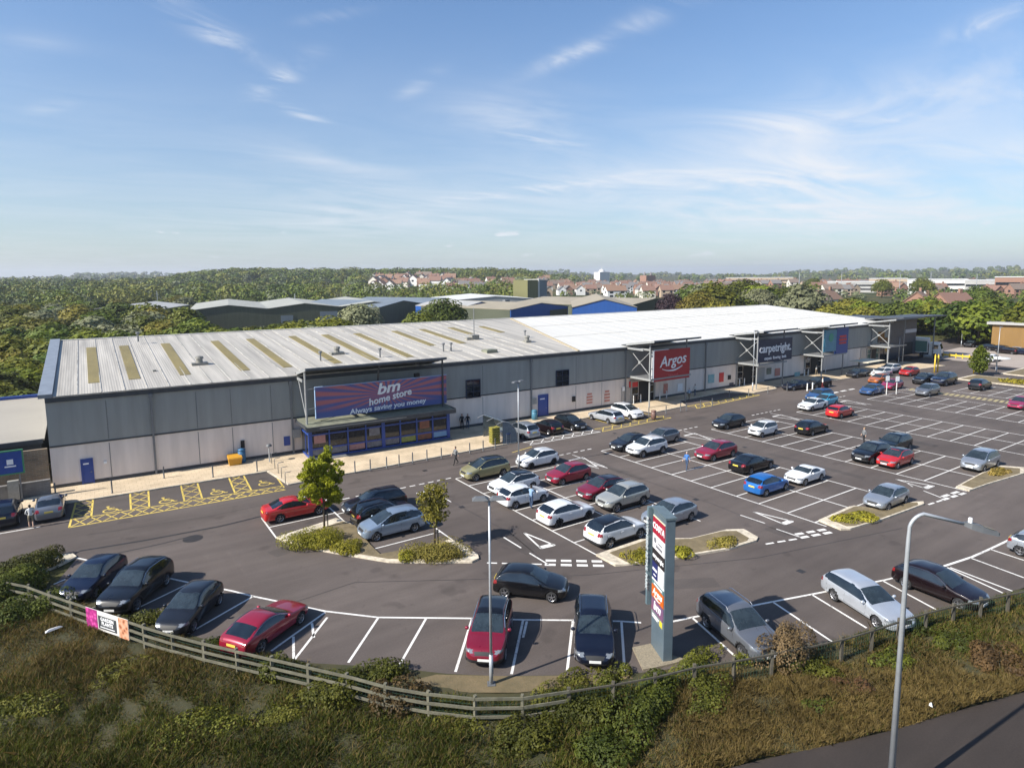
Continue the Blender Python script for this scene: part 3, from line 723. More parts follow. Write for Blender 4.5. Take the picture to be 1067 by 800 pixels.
# doors and windows set in the plain stretches
def framed(px0, py0, px1, py1, name, m, m2, floor=False, bars=(0, 0), off=.0):
    A, C = onF(px0, py0, off), onF(px1, py1, off); z0, z1 = min(A.z, C.z), max(A.z, C.z)
    if floor: z0 = .1
    u0, u1 = A.x, C.x; c = Vector(((u0 + u1) / 2, fw((u0 + u1) / 2) - off, 0)); rz = frz(c.x)
    e = anchor(name, (c.x, c.y, z0))
    e.rotation_euler = (0, 0, rz)
    W, Hh = u1 - u0, z1 - z0
    b = MB(); t = .09
    for bx in ((-W / 2 + t / 2, Hh / 2, t, Hh), (W / 2 - t / 2, Hh / 2, t, Hh), (0, Hh - t / 2, W - 2 * t, t)) + (() if floor else ((0, t / 2, W - 2 * t, t),)):
        b.box((bx[0], -.04, bx[1]), (bx[2], .14, bx[3]))
    for k in range(bars[0]): b.box((-W / 2 + W * (k + 1) / (bars[0] + 1), -.035, Hh / 2), (.05, .1, Hh - 2 * t))
    for k in range(bars[1]): b.box((0, -.03, Hh * (k + 1) / (bars[1] + 1)), (W - 2 * t, .09, .05))
    b.build('frame', m2, e)
    b = MB(); b.box((0, -.012, Hh / 2), (W - 2 * t + .01, .06, Hh - 2 * t + .02)); b.build('door_leaf' if floor else 'pane', m, e)
    return e, W, Hh
for q in ((83.5, 478.5, 99, 502), (560.5, 411.5, 571, 436)):
    e, W, Hh = framed(*q, 'service_door', M_BLUE, M_BLUE, True)
    b = MB(); b.box((W * .3, -.07, 1.0), (.12, .06, .05)); b.build('handle', M_STEEL, e)
    b = MB(); b.box((-W * .08, -.046, Hh * .8), (W * .45, .01, .12)); b.build('notice', M_WHT, e)
for q in ((485, 396, 500.5, 413.5), (579, 386, 592.5, 401.5)): framed(*q, 'window', M_GLASS, M_NAVY, False, (1, 2), .03)
def plate(name, px0, py0, px1, py1, m, off=.03, thick=.04, parent=None):
    A, C = onF(px0, py0, off), onF(px1, py1, off); u = (A.x + C.x) / 2
    b = MB(); b.box((u, fw(u) - off - thick / 2, (A.z + C.z) / 2), (abs(C.x - A.x), thick, abs(A.z - C.z)), rz=frz(u)); return part(b, name, m)
plate('notice', 295.5, 455, 302.5, 463.5, M_BLUE); plate('meter_box', 304.5, 447.5, 313, 455, M_STEEL, .2, .2); plate('meter_box', 553.5, 415, 558.5, 420.5, M_STEEL, .15, .15)
plate('wall_lamp', 250.5, 459, 255, 466, M_BLACK, .03, .12); plate('wall_lamp', 596, 413, 599, 418, M_BLACK, .03, .12)
plate('wall_lamp', 108, 480.5, 111.5, 482.5, M_WHT, .03, .1)
# red line posters and coloured posters on the wall
M_POST = mat('faded_red_poster', (.52, .22, .17), .7, var=.3, scale=6)
M_TEAL = mat('teal_poster', (.10, .34, .38), .6, col2=(.35, .45, .45), scale=3)
for q in ((611, 409.5, 617.5, 420.5), (629.5, 406.5, 635.5, 418.5)):
    A, C = onF(q[0], q[1]), onF(q[2], q[3]); Wp = C.x - A.x; Hp = A.z - C.z
    for k in range(4):
        b = MB(); b.box(((A.x + C.x) / 2, fw(A.x) - .035, C.z + Hp * (.13 + .25 * k)), (Wp * (.95 - .2 * (k == 3)), .02, Hp * .16)); part(b, 'poster_line', M_POST)
plate('poster', 738, 390.5, 744, 398.5, M_TEAL); plate('poster', 749.5, 388.5, 753.8, 397.5, M_REDB); plate('poster', 691.5, 400, 695.5, 409.5, M_POST); plate('poster', 706, 400, 711, 407, M_WHT)
plate('poster', 760, 399, 764, 405, M_NAVY); plate('wall_lamp', 758.5, 391, 761, 395, M_BLACK, .03, .12)

# ---------------------------------------------------------------- first shop: blue front, rayed sign, big canopy
def ray_sign_material(c):
    """purple-blue panel with red rays from its centre"""
    m, nt, b = new_mat('rayed_sign_face'); N = nt.nodes; L = nt.links
    tc = N.new('ShaderNodeTexCoord'); sp = N.new('ShaderNodeSeparateXYZ'); L.new(tc.outputs['Object'], sp.inputs[0])
    def math_(op, a, v=None, w=None):
        n = N.new('ShaderNodeMath'); n.operation = op
        for i, q in enumerate((a, v, w)):
            if q is None: continue
            if isinstance(q, (int, float)): n.inputs[i].default_value = q
            else: L.new(q, n.inputs[i])
        return n.outputs[0]
    x = math_('SUBTRACT', sp.outputs['X'], c[0]); z = math_('MULTIPLY', math_('SUBTRACT', sp.outputs['Z'], c[1]), 1.9)
    an = math_('ARCTAN2', z, x); s = math_('SINE', math_('MULTIPLY', an, 26)); dist = math_('SQRT', math_('ADD', math_('MULTIPLY', x, x), math_('MULTIPLY', z, z)))
    f = math_('MULTIPLY_ADD', s, .5, .58)
    rp = N.new('ShaderNodeValToRGB'); e = rp.color_ramp.elements; e[0].position = .25; e[0].color = (.10, .10, .26, 1); e[1].position = .85; e[1].color = (.40, .125, .135, 1)
    L.new(f, rp.inputs['Fac'])
    zz = math_('ADD', sp.outputs['Z'], math_('MULTIPLY', math_('ABSOLUTE', x), -.02))
    low = N.new('ShaderNodeMapRange'); low.inputs['From Min'].default_value = c[1] - 1.35; low.inputs['From Max'].default_value = c[1] - .75; L.new(zz, low.inputs['Value'])
    mx = N.new('ShaderNodeMix'); mx.data_type = 'RGBA'; mx.inputs[6].default_value = (.07, .10, .28, 1); L.new(low.outputs['Result'], mx.inputs[0]); L.new(rp.outputs['Color'], mx.inputs[7])
    L.new(mx.outputs[2], b.inputs['Base Color']); b.inputs['Roughness'].default_value = .45; return m
A = onF(318.5, 475, 1.0); uL = A.x; uR = onF(466.5, 455, 3.2).x + .2; rz0 = frz(20)
SF = anchor('shop_front', ((uL + uR) / 2, fw((uL + uR) / 2), .1)); SF.rotation_euler = (0, 0, rz0); W = uR - uL
OFF = 3.2
b = MB(); nb = 8; Hs = 3.0
for k in range(nb + 1):
    x = -W / 2 + W * k / nb; b.box((x, -OFF, Hs / 2), (.34 if k in (0, 4, nb) else .12, .2, Hs))
for z, h in ((.1, .2), (.95, .14), (2.3, .14), (2.85, .3)): b.box((0, -OFF + .01, z), (W, .16, h))
for x in (-W / 2, W / 2):
    for z, h in ((.1, .2), (2.3, .14), (2.85, .3)): b.box((x, -OFF / 2, z), (.14, OFF - .24, h))
    b.box((x, -OFF / 2, Hs / 2), (.12, .12, Hs))
b.build('glazing_frame', M_BLUE, SF)
M_POSTER = [mat('window_poster_%s' % n, c, .5, col2=c2, scale=2.5) for n, c, c2 in (('pink', (.42, .22, .20), (.25, .12, .12)), ('lime', (.30, .32, .06), (.16, .18, .05)), ('sky', (.10, .25, .48), (.2, .34, .5)), ('grey', (.20, .20, .22), (.07, .07, .09)), ('rust', (.25, .08, .04), (.08, .04, .03)))]
for k in range(nb):
    x = -W / 2 + W * (k + .5) / nb; b = MB(); b.box((x, -OFF + .05, 1.5), (W / nb - .02, .03, 2.96)); b.build('pane', M_GLASS, SF)
    b = MB(); b.box((x, -OFF + .02, .62), (W / nb - .25, .02, .6)); b.build('window_poster', M_POSTER[(3, 3, 0, 3, 3, 1, 4, 2)[k]], SF)
    if k in (0, 3, 6): b = MB(); b.box((x, -OFF + .02, 1.9), (W / nb * .6, .02, .9)); b.build('window_poster', M_POSTER[(0, 0, 0, 3, 0, 0, 4)[k]], SF)
for x in (-W / 2, W / 2): b = MB(); b.box((x, -OFF / 2, 1.5), (.04, OFF - .2, 2.96)); b.build('side_pane', M_GLASS, SF)
b = MB(); b.box((0, -OFF - .4, .02), (W + .2, .8, .1)); b.build('plinth_step', M_MIDG, SF)
# lower canopy
b = MB(); b.slab([(-W / 2 - .5, -OFF - .85, 3.2), (W / 2 + .5, -OFF - .85, 3.2), (W / 2 + .5, -.12, 3.5), (-W / 2 - .5, -.12, 3.5)], .08); b.build('lower_canopy', M_OLIVE, SF)
b = MB(); b.box((0, -OFF - .87, 3.06), (W + 1.04, .1, .42)); b.box((-W / 2 - .52, -OFF / 2 - .45, 3.2), (.08, OFF + .7, .3)); b.box((W / 2 + .52, -OFF / 2 - .45, 3.2), (.08, OFF + .7, .3)); b.build('canopy_edge', M_DARK, SF)
b = MB(); b.box((-W * .15, -OFF - .935, 3.1), (W * .6, .03, .06)); b.build('canopy_strip', M_STEEL, SF)
# rayed sign panel
SO = 2.3; A, C = onF(329, 404, SO), onF(466, 423, SO); s0, s1 = onF(329, 404, SO), onF(329.5, 437.5, SO); s2, s3 = onF(466, 392, SO), onF(466, 424, SO)
zb, zt = 3.75, (s0.z + s2.z) / 2 + .1
cx = ((A.x + C.x) / 2 - (uL + uR) / 2); SW = C.x - A.x
b = MB(); b.box((cx, -SO, (zb + zt) / 2 - .1), (SW, .18, zt - zb)); so = b.build('sign_panel', ray_sign_material((cx + .3, (zb + zt) / 2 + .1)), SF)
b = MB()
for x, z, w, h in ((cx - SW / 2 - .03, (zb + zt) / 2 - .1, .06, zt - zb), (cx, zt - .08, SW + .12, .06)): b.box((x, -SO - .02, z), (w, .22, h))
b.build('sign_edge', mat('pale_blue_edge', (.30, .42, .62), .5), SF)
zc = (zb + zt) / 2 - .1
lettering('bm', 1.55, M_WHT, (cx + .35, -SO - .12, zc + .78), 0, SF, .08, .035, 'sign_lettering', R(-5), .28, 1.25)
lettering('home store', .98, M_WHT, (cx + .55, -SO - .12, zc - .18), 0, SF, .08, .02, 'sign_lettering', R(-9), .2, 1.0)
lettering('Always saving you money', .70, M_WHT, (cx + .4, -SO - .12, zc - 1.1), 0, SF, .06, .012, 'sign_lettering', R(-2), .1, 1.12)
# upper wing canopy
def wing(E, uLx, uRx, zi=7.85, zo=8.85, out=3.3, back=1.0):
    b = MB(); b.slab([(uLx, -out, zo), (uRx, -out, zo), (uRx, back, zi), (uLx, back, zi)], .22); b.build('canopy_roof', M_DARK, E)
    b = MB(); b.bar((uLx - .02, -out, zo - .12), (uLx - .02, 0, zi + .1), .1, .26); b.bar((uLx - .02, -.2, zi - .35), (uLx - .02, -out * .62, zi - .35), .1, .26); b.build('canopy_beam', M_STEEL, E)
    b = MB(); b.bar((uLx, -out + .02, zo - .05), (uRx, -out + .02, zo - .05), .1, .12); b.build('canopy_gutter', M_MIDG, E)
wing(SF, -W / 2 - .2, W / 2 - .2, 7.75, 8.75, 3.6)
b = MB(); b.tube([(-W / 2 - .1, -2.7, 3.3), (-W / 2 - .1, -2.7, 8.3)], .1); b.tube([(-W / 2 - .1, -.1, 7.3), (-W / 2 - .1, -2.7, 3.7)], .05)
for z in (6.6, 4.7): b.bar((-W / 2 - .1, -2.7, z), (cx - SW / 2, -SO - .05, z), .07)
b.build('canopy_post', M_STEEL, SF)
b = MB(); b.tube([(W / 2 - .2, -2.5, 3.3), (W / 2 - .2, -2.5, 8.3)], .1); b.build('canopy_post', M_DARK, SF); b = MB(); b.bar((W / 2 - .3, -.1, 7.2), (W / 2 - 3.4, -2.6, 8.2), .12); b.build('canopy_brace', M_DARK, SF); b = MB(); b.tube([(0, -SO + .2, zt - .2), (0, -SO - .3, 8.35)], .1); b.build('canopy_post', M_DARK, SF)
b = MB(); b.box((W / 2 - 3.0, -SO + .1, zt + .1), (.5, .4, .5)); b.build('flood_lamp', M_BLACK, SF)

# ---------------------------------------------------------------- the four braced entrance canopies to the right
M_CONC = mat('pale_entrance_wall', (.40, .375, .35), .7, var=.1)
def entrance(px1, px2, base1, u_over, sign=None, door_px=None, off=3.6):
    """braced porch: two posts, cross bracing back to the wall, rising roof, low beam"""
    P1 = onF(px1[0], px1[1], off); u1 = P1.x; u2 = onF(px2[0], px2[1], off).x
    c = Vector(((u1 + u2) / 2, fw((u1 + u2) / 2), .1)); E = anchor('entrance_canopy', c); E.rotation_euler = (0, 0, frz(c.x))
    a, z = u1 - c.x, u2 - c.x
    wing(E, a - .7, z + u_over, 7.85, 8.85, off + 1.4)
    for x in (a, z):
        b = MB(); b.tube([(x, -off, 0), (x, -off, 8.45)], .10); b.build('canopy_post', M_STEEL if x == a else M_MIDG, E)
    b = MB(); b.tube([(a, -.05, 7.2), (a, -off, 4.2)], .055); b.tube([(a, -.05, 4.2), (a, -off, 7.2)], .055); b.lathe([(0, -.1), (.2, -.1), (.2, .1), (0, .1)], 'X', (a, -off / 2, 5.7), 12)
    b.bar((a, -.1, 7.5), (a, -off, 7.5), .12, .24); b.build('cross_brace', M_STEEL, E)
    b = MB(); b.bar((a - .3, -.1, 3.65), (a - .3, -off - .5, 3.65), .14, .26); b.bar((a - .3, -off - .1, 3.65), (z + .8, -off - .1, 3.65), .14, .2); b.build('low_beam', M_STEEL, E)
    b = MB(); b.slab([(a - .25, -off + .05, 3.67), (z + .5, -off + .05, 3.67), (z + .5, -.15, 3.75), (a - .25, -.15, 3.75)], .05); b.build('low_canopy', M_MIDG, E)
    for zz in (6.6, 5.0):
        b = MB(); b.bar((a, -off, zz), (a + .5, -off, zz), .08); b.build('sign_bracket', M_STEEL, E)
    return E, a, z, off
def entry_door(px0, px1, py, ztop=3.1, wall=True, m=M_GLASS):
    A, C = onF(px0, py, 0), onF(px1, py, 0); u = (A.x + C.x) / 2; E = anchor('entrance', (u, fw(u), .1)); E.rotation_euler = (0, 0, frz(u)); w = C.x - A.x
    b = MB()
    b.box((-w / 2, -.08, ztop / 2), (.25, .2, ztop)); b.box((w / 2, -.08, ztop / 2), (.25, .2, ztop)); b.box((0, -.08, ztop - .15), (w, .18, .3)); b.build('frame', M_STEEL, E)
    b = MB(); b.box((w * .05, -.03, (ztop - .3) / 2), (w * .42, .1, ztop - .3)); b.build('doorway', M_BLACK, E)
    for x in (-.33, .4):
        b = MB(); b.box((w * x, -.04, (ztop - .3) / 2), (w * .26, .08, ztop - .3)); b.build('pane', m, E)
        b = MB(); b.box((w * x, -.085, 1.1), (w * .26, .05, .12)); b.box((w * x, -.085, 2.1), (w * .26, .05, .1)); b.build('glazing_bar', M_STEEL, E)
    return E, w
# red sign shop
E, a, z, off = entrance((677, 395), (714.8, 390), 0, 1.2)
A, C = onF(681, 366, off), onF(717.5, 392.5, off); c0 = E['_o'][0]; sx = (A.x + C.x) / 2 - c0; sw = C.x - A.x; sh = A.z - C.z + .1
b = MB(); b.box((sx, -off, (A.z + C.z) / 2 - .1), (sw, .3, sh)); b.build('sign_panel', M_RED, E)
b = MB(); b.box((sx - sw / 2 - .06, -off, (A.z + C.z) / 2 - .1), (.1, .34, sh)); b.box((sx - sw * .3, -off, (A.z + C.z) / 2 - .1 + sh / 2 + .04), (sw * .4, .3, .08)); b.build('sign_edge', M_WHT, E)
zc = (A.z + C.z) / 2
lettering('Argos', 1.95, M_WHT, (sx + .1, -off - .17, zc + .45), 0, E, .06, .02, 'sign_lettering', R(-4), .25, 1.05)
b = MB(); pts = [(sx - 1.9 + 3.8 * k / 12, -off - .18, zc - .55 - .42 * (1 - ((k - 6) / 6) ** 2) + .05 * k / 3) for k in range(13)]; b.tube(pts, [.04 + .07 * (1 - abs(k - 7) / 7) for k in range(13)], 6); b.build('sign_smile', M_WHT, E)
lettering('argos.co.uk', .42, mat('faint_red_lettering', (.55, .12, .12), .5), (sx + .2, -off - .17, zc - 1.45), 0, E, .04, .0, 'sign_lettering')
entry_door(657, 681, 412); plate('entrance_fascia', 655.5, 397.5, 664, 402.5, M_REDB, .05, .1); plate('entrance_wall', 647.5, 404, 656.5, 422, M_CONC, .04, .04)
plate('wall_lamp', 648.5, 403, 650.5, 407, M_WHT, .1, .1)
# navy sign shop
E, a, z, off = entrance((788.7, 385), (815.8, 380), 0, 1.3)
A, C = onF(789.8, 357, off), onF(823.5, 383, off); c0 = E['_o'][0]; sx = (A.x + C.x) / 2 - c0; sw = C.x - A.x; zt, zb = 7.35, 3.95
b = MB(); b.box((sx, -off, (zt + zb) / 2), (sw, .3, zt - zb)); b.build('sign_panel', M_NAVY, E)
zc = (zt + zb) / 2
lettering('carpetright.', 1.75, M_WHT, (sx, -off - .17, zc + .3), 0, E, .06, .03, 'sign_lettering', 0, 0, .98)
lettering('carpets  flooring  beds', .62, M_WHT, (sx, -off - .17, zc - 1.15), 0, E, .04, .01, 'sign_lettering', 0, 0, .98)
entry_door(767, 787, 394, 3.3); plate('poster', 799, 383.5, 803.5, 389.5, M_OLIVE); plate('poster', 807.5, 384, 812.5, 391, M_POST); plate('entrance_wall', 788, 384, 796, 399, M_CONC, .04, .04)
# blue and teal sign shop
E, a, z, off = entrance((856.8, 370), (878.5, 368), 0, 1.5)
c0 = E['_o'][0]; x0 = onF(859, 360, off).x - c0; x1 = onF(870.5, 360, off).x - c0; x2 = onF(882.5, 360, off).x - c0
b = MB(); b.box(((x0 + x1) / 2, -off, 6.1), (x1 - x0 - .02, .28, 3.6)); b.build('sign_panel', mat('teal_sign_face', (.10, .27, .36), .4, col2=(.05, .2, .3), scale=.8), E)
b = MB(); b.box(((x1 + x2) / 2, -off, 5.9), (x2 - x1, .32, 4.3)); b.build('sign_panel', mat('royal_blue_sign_face', (.015, .06, .25), .4, var=.1), E)
b = MB(); b.box(((x1 + x2) / 2 + .1, -off - .18, 6.6), ((x2 - x1) * .55, .04, .35)); b.box(((x1 + x2) / 2 + .1, -off - .18, 6.05), ((x2 - x1) * .65, .04, .4)); b.box(((x1 + x2) / 2 + .1, -off - .18, 5.5), ((x2 - x1) * .6, .04, .3)); b.build('sign_lettering', M_REDB, E)
b = MB(); b.lathe([(0, -.03), (.7, -.03), (.7, .03), (0, .03)], 'Y', ((x0 + x1) / 2, -off - .16, 6.6), 16); b.build('sign_emblem', mat('green_emblem', (.06, .3, .2), .5), E)
entry_door(838, 856, 383, 3.4); plate('poster', 828, 388, 833, 398, M_TEAL)
# end shop
E, a, z, off = entrance((925.8, 360), (941.5, 360), 0, 4.2)
entry_door(902, 915, 377, 3.2, True, mat('teal_glass', (.03, .09, .09), .1, spec=.6)); plate('entrance_wall', 897, 362.5, 901.5, 380, M_CONC, .04, .05); plate('entrance_wall', 915.5, 362.5, 921, 378, M_CONC, .04, .05)
for px in (917.5, 920.5):
    plate('pane', px, 352, px + 2.6, 378, M_GLASS, .06, .05)
plate('upper_window', 915, 346, 921, 356, M_GLASS, .06, .06)
# dark loading canopy at the right-hand end
x = F[2].x; y = F[2].y; M_SLW = mat('dark_slate_wall', (.055, .062, .075), .5, var=.25, scale=.8)
b = MB(); b.slab([(x - 3, y - 3.6, 8.95), (144.5, y - 3.2, 8.6), (144.5, y + 3.5, 8.5), (x - 3, y + 3.5, 8.5)], .25); part(b, 'end_canopy', M_DARK)
b = MB(); b.box(((x + 139.5) / 2 + .2, y + 6.2, 4.1), (139.5 - x - .4, 12, 8.0)); part(b, 'end_block', M_SLW)
b = MB(); b.box((137, y + .14, 5.6), (4.6, .12, .7)); part(b, 'sign_strip', mat('pale_blue_strip', (.42, .46, .52), .4))
b = MB(); b.box((136.2, y + .15, 1.75), (4.0, .1, 3.2)); part(b, 'loading_door', M_BLACK)
b = MB(); b.tube([(140.6, y - 2.6, .1), (140.6, y - 2.6, 8.45)], .12); part(b, 'canopy_post', M_MIDG)
b = MB(); b.box((133.5, y - 1.6, .75), (11, .08, 1.1)); part(b, 'glass_screen', M_GLASS)

# ---------------------------------------------------------------- the unit to the left, set back, with its brick yard wall
def plane_y(px, py, y):
    d = ray(px, py); t = (y - EYE.y) / d.y; return EYE + d * t
YL = 65.5
q0, q1 = plane_y(0, 463, YL), plane_y(50, 453.5, YL)
ze = (q0.z + q1.z) / 2
lb = empty('low_unit', (-20, YL, 0), 0, 'low unit with a pale ribbed roof beyond the left end of the shops', 'building')
b = MB(); b.slab([(-24, -.4, ze), (16.2, -.4, ze), (16.2, 17, ze + .9), (-24, 17, ze + .9)], .15); b.build('roof', ribbed('pale_corrugated_roof', (.36, .33, .28), .12, 5, .9, .6, 'Y'), lb)
b = MB(); b.box((-4, 8.4, ze / 2 - .08), (39.8, 16.5, ze - .16)); b.build('wall', mat('slate_blue_wall', (.05, .06, .075), .6, var=.2), lb)
b = MB(); b.box((-4, -.45, ze - .2), (40.2, .12, .35)); b.build('gutter', M_DARK, lb)
b = MB(); b.box((-4, 17.2, ze + 1.05), (40, .3, .3)); b.box((-4, 17.9, ze + 1.0), (40, .5, .2)); b.build('ridge_edge', M_BLUE, lb)
def brick_material(name, c1, c2, mo):
    m, nt, b = new_mat(name); N = nt.nodes; L = nt.links
    tc = N.new('ShaderNodeTexCoord'); mp = N.new('ShaderNodeMapping'); mp.inputs['Rotation'].default_value = (R(90), 0, 0); L.new(tc.outputs['Object'], mp.inputs['Vector'])
    br = N.new('ShaderNodeTexBrick'); br.inputs['Scale'].default_value = 1; br.inputs['Brick Width'].default_value = .45; br.inputs['Row Height'].default_value = .15; br.inputs['Mortar Size'].default_value = .012
    br.inputs['Color1'].default_value = (*c1, 1); br.inputs['Color2'].default_value = (*c2, 1); br.inputs['Mortar'].default_value = (*mo, 1); L.new(mp.outputs['Vector'], br.inputs['Vector'])
    nz = N.new('ShaderNodeTexNoise'); nz.inputs['Scale'].default_value = .9; L.new(tc.outputs['Object'], nz.inputs['Vector'])
    mx = N.new('ShaderNodeMix'); mx.data_type = 'RGBA'; mx.blend_type = 'OVERLAY'; mx.inputs[0].default_value = .6; L.new(br.outputs['Color'], mx.inputs[6]); L.new(nz.outputs['Fac'], mx.inputs[7])
    L.new(mx.outputs[2], b.inputs['Base Color']); b.inputs['Roughness'].default_value = .9; return m
M_BRICK = brick_material('weathered_brick', (.20, .15, .10), (.13, .11, .08), (.22, .20, .17))
M_STONE = brick_material('grey_block', (.17, .16, .15), (.13, .125, .12), (.2, .19, .18))
w = MB(); w.box((0, 0, 1.7), (26, .35, 3.4)); t = tag(w.build('brick_wall', M_BRICK), 'tall brown brick yard wall between the low unit and the shops', 'wall'); t.location = (-16.6, 63.6, 0)
w = MB(); w.box((0, 0, .62), (26, .3, 1.25)); w.box((0, 0, 1.27), (26.05, .4, .08)); t = tag(w.build('block_wall', M_STONE), 'low grey block wall in front of the brown brick wall', 'wall'); t.location = (-16.5, 61.6, 0)
P = plane_y(13, 497, 61.2); w = MB(); w.box((0, 0, .85), (.7, .5, 1.7)); t = tag(w.build('cabinet', mat('stone_cabinet', (.26, .25, .22), .8, var=.2)), 'pale stone coloured cabinet against the low block wall', 'cabinet'); t.location = (P.x, 61.2, 0)
P = plane_y(-6, 484, 61); t = empty('parking_sign_board', (P.x + .45, 61, 0), 0, 'blue sign board with a green frame at the far left edge', 'sign')
b = MB(); b.box((0, 0, P.z), (2.5, .1, 1.7)); b.build('board', M_BLUE, t)
b = MB(); Gf = mat('green_frame', (.05, .22, .10), .5)
for x, z, ww, h in ((-1.3, P.z, .1, 1.9), (1.3, P.z, .1, 1.9), (0, P.z + .9, 2.5, .1), (0, P.z - .9, 2.5, .1)): b.box((x, 0, z), (ww, .14, h))
b.build('frame', Gf, t)
b = MB(); b.box((.5, -.065, P.z + .05), (.4, .03, .4)); b.box((.5, -.065, P.z - .3), (.7, .03, .1)); b.build('pictogram', M_WHT, t)
for x in (-1.0, 1.0): b = MB(); b.box((x, .08, P.z / 2), (.1, .06, P.z)); b.build('post', M_MIDG, t)
# ================================================================== cars
M_TYRE = mat('tyre_rubber', (.012, .012, .013), .85)
M_RIM = mat('alloy_rim', (.42, .42, .44), .3, metal=.8, spec=.6)
M_RIMD = mat('dark_rim', (.03, .03, .033), .4, metal=.5)
M_TRIM = mat('black_car_trim', (.013, .013, .014), .6)
M_CGLASS = mat('car_glass', (.012, .019, .026), .03, spec=.9, col2=(.004, .006, .009), scale=1.6)
M_WSCR = mat('windscreen_glass', (.035, .050, .060), .03, spec=.9, col2=(.012, .017, .02), scale=1.3)  # bluish reflection put into the base colour, paler than the side glass
M_HEAD = mat('headlamp_lens', (.22, .235, .25), .12, metal=.35, spec=.8, coat=1)
M_TAIL = mat('tail_lamp_lens', (.20, .008, .010), .12, spec=.6, coat=1)
M_PLW = mat('white_number_plate', (.70, .70, .68), .5)
M_PLY = mat('yellow_number_plate', (.70, .52, .08), .5)
M_CHROME = mat('bright_trim', (.6, .6, .62), .2, metal=1)
PAINT = {}
def paint(name, c, metal=.25, rough=.28):
    if name in PAINT: return PAINT[name]
    m, nt, b = new_mat(name + '_car_paint'); N = nt.nodes; L = nt.links
    tc = N.new('ShaderNodeTexCoord'); nz = N.new('ShaderNodeTexNoise'); nz.inputs['Scale'].default_value = 1.3; nz.inputs['Detail'].default_value = 5
    L.new(tc.outputs['Object'], nz.inputs['Vector'])
    rp = N.new('ShaderNodeValToRGB'); e = rp.color_ramp.elements; e[0].position = .3; e[1].position = .75
    e[0].color = (*[v * .93 for v in c], 1); e[1].color = (*[min(1, v * 1.05 + .003) for v in c], 1)
    L.new(nz.outputs['Fac'], rp.inputs['Fac']); L.new(rp.outputs['Color'], b.inputs['Base Color'])
    r2 = N.new('ShaderNodeMapRange'); r2.inputs['To Min'].default_value = rough * .8; r2.inputs['To Max'].default_value = rough * 1.35   # road film
    L.new(nz.outputs['Fac'], r2.inputs['Value']); L.new(r2.outputs['Result'], b.inputs['Roughness'])
    b.inputs['Metallic'].default_value = metal; b.inputs['Coat Weight'].default_value = 1.; b.inputs['Coat Roughness'].default_value = .03; b.inputs['Specular IOR Level'].default_value = .15 if max(c) < .05 else .4
    PAINT[name] = m; return m
for n_, c_, mt_ in (('white', (.62, .63, .64), 0), ('black', (.0035, .0035, .0045), 0), ('navy', (.004, .006, .016), .2), ('silver', (.36, .39, .43), .6), ('silver_blue', (.26, .33, .42), .5), ('pale_silver', (.50, .53, .57), .5), ('grey', (.16, .17, .19), .5), ('dark_grey', (.012, .013, .017), .3), ('crimson', (.26, .008, .028), .25), ('red', (.45, .012, .012), .1), ('dark_red', (.19, .006, .022), .25), ('blue', (.012, .13, .42), .35), ('mid_blue', (.03, .09, .24), .4), ('cyan', (.06, .36, .55), .3), ('gold', (.36, .33, .17), .45), ('beige', (.42, .42, .38), .45), ('orange', (.50, .13, .02), .3), ('maroon', (.008, .003, .004), .2), ('deep_blue', (.005, .009, .028), .3), ('green_black', (.007, .011, .012), .3), ('magenta_red', (.33, .01, .06), .3)): paint(n_, c_, mt_)

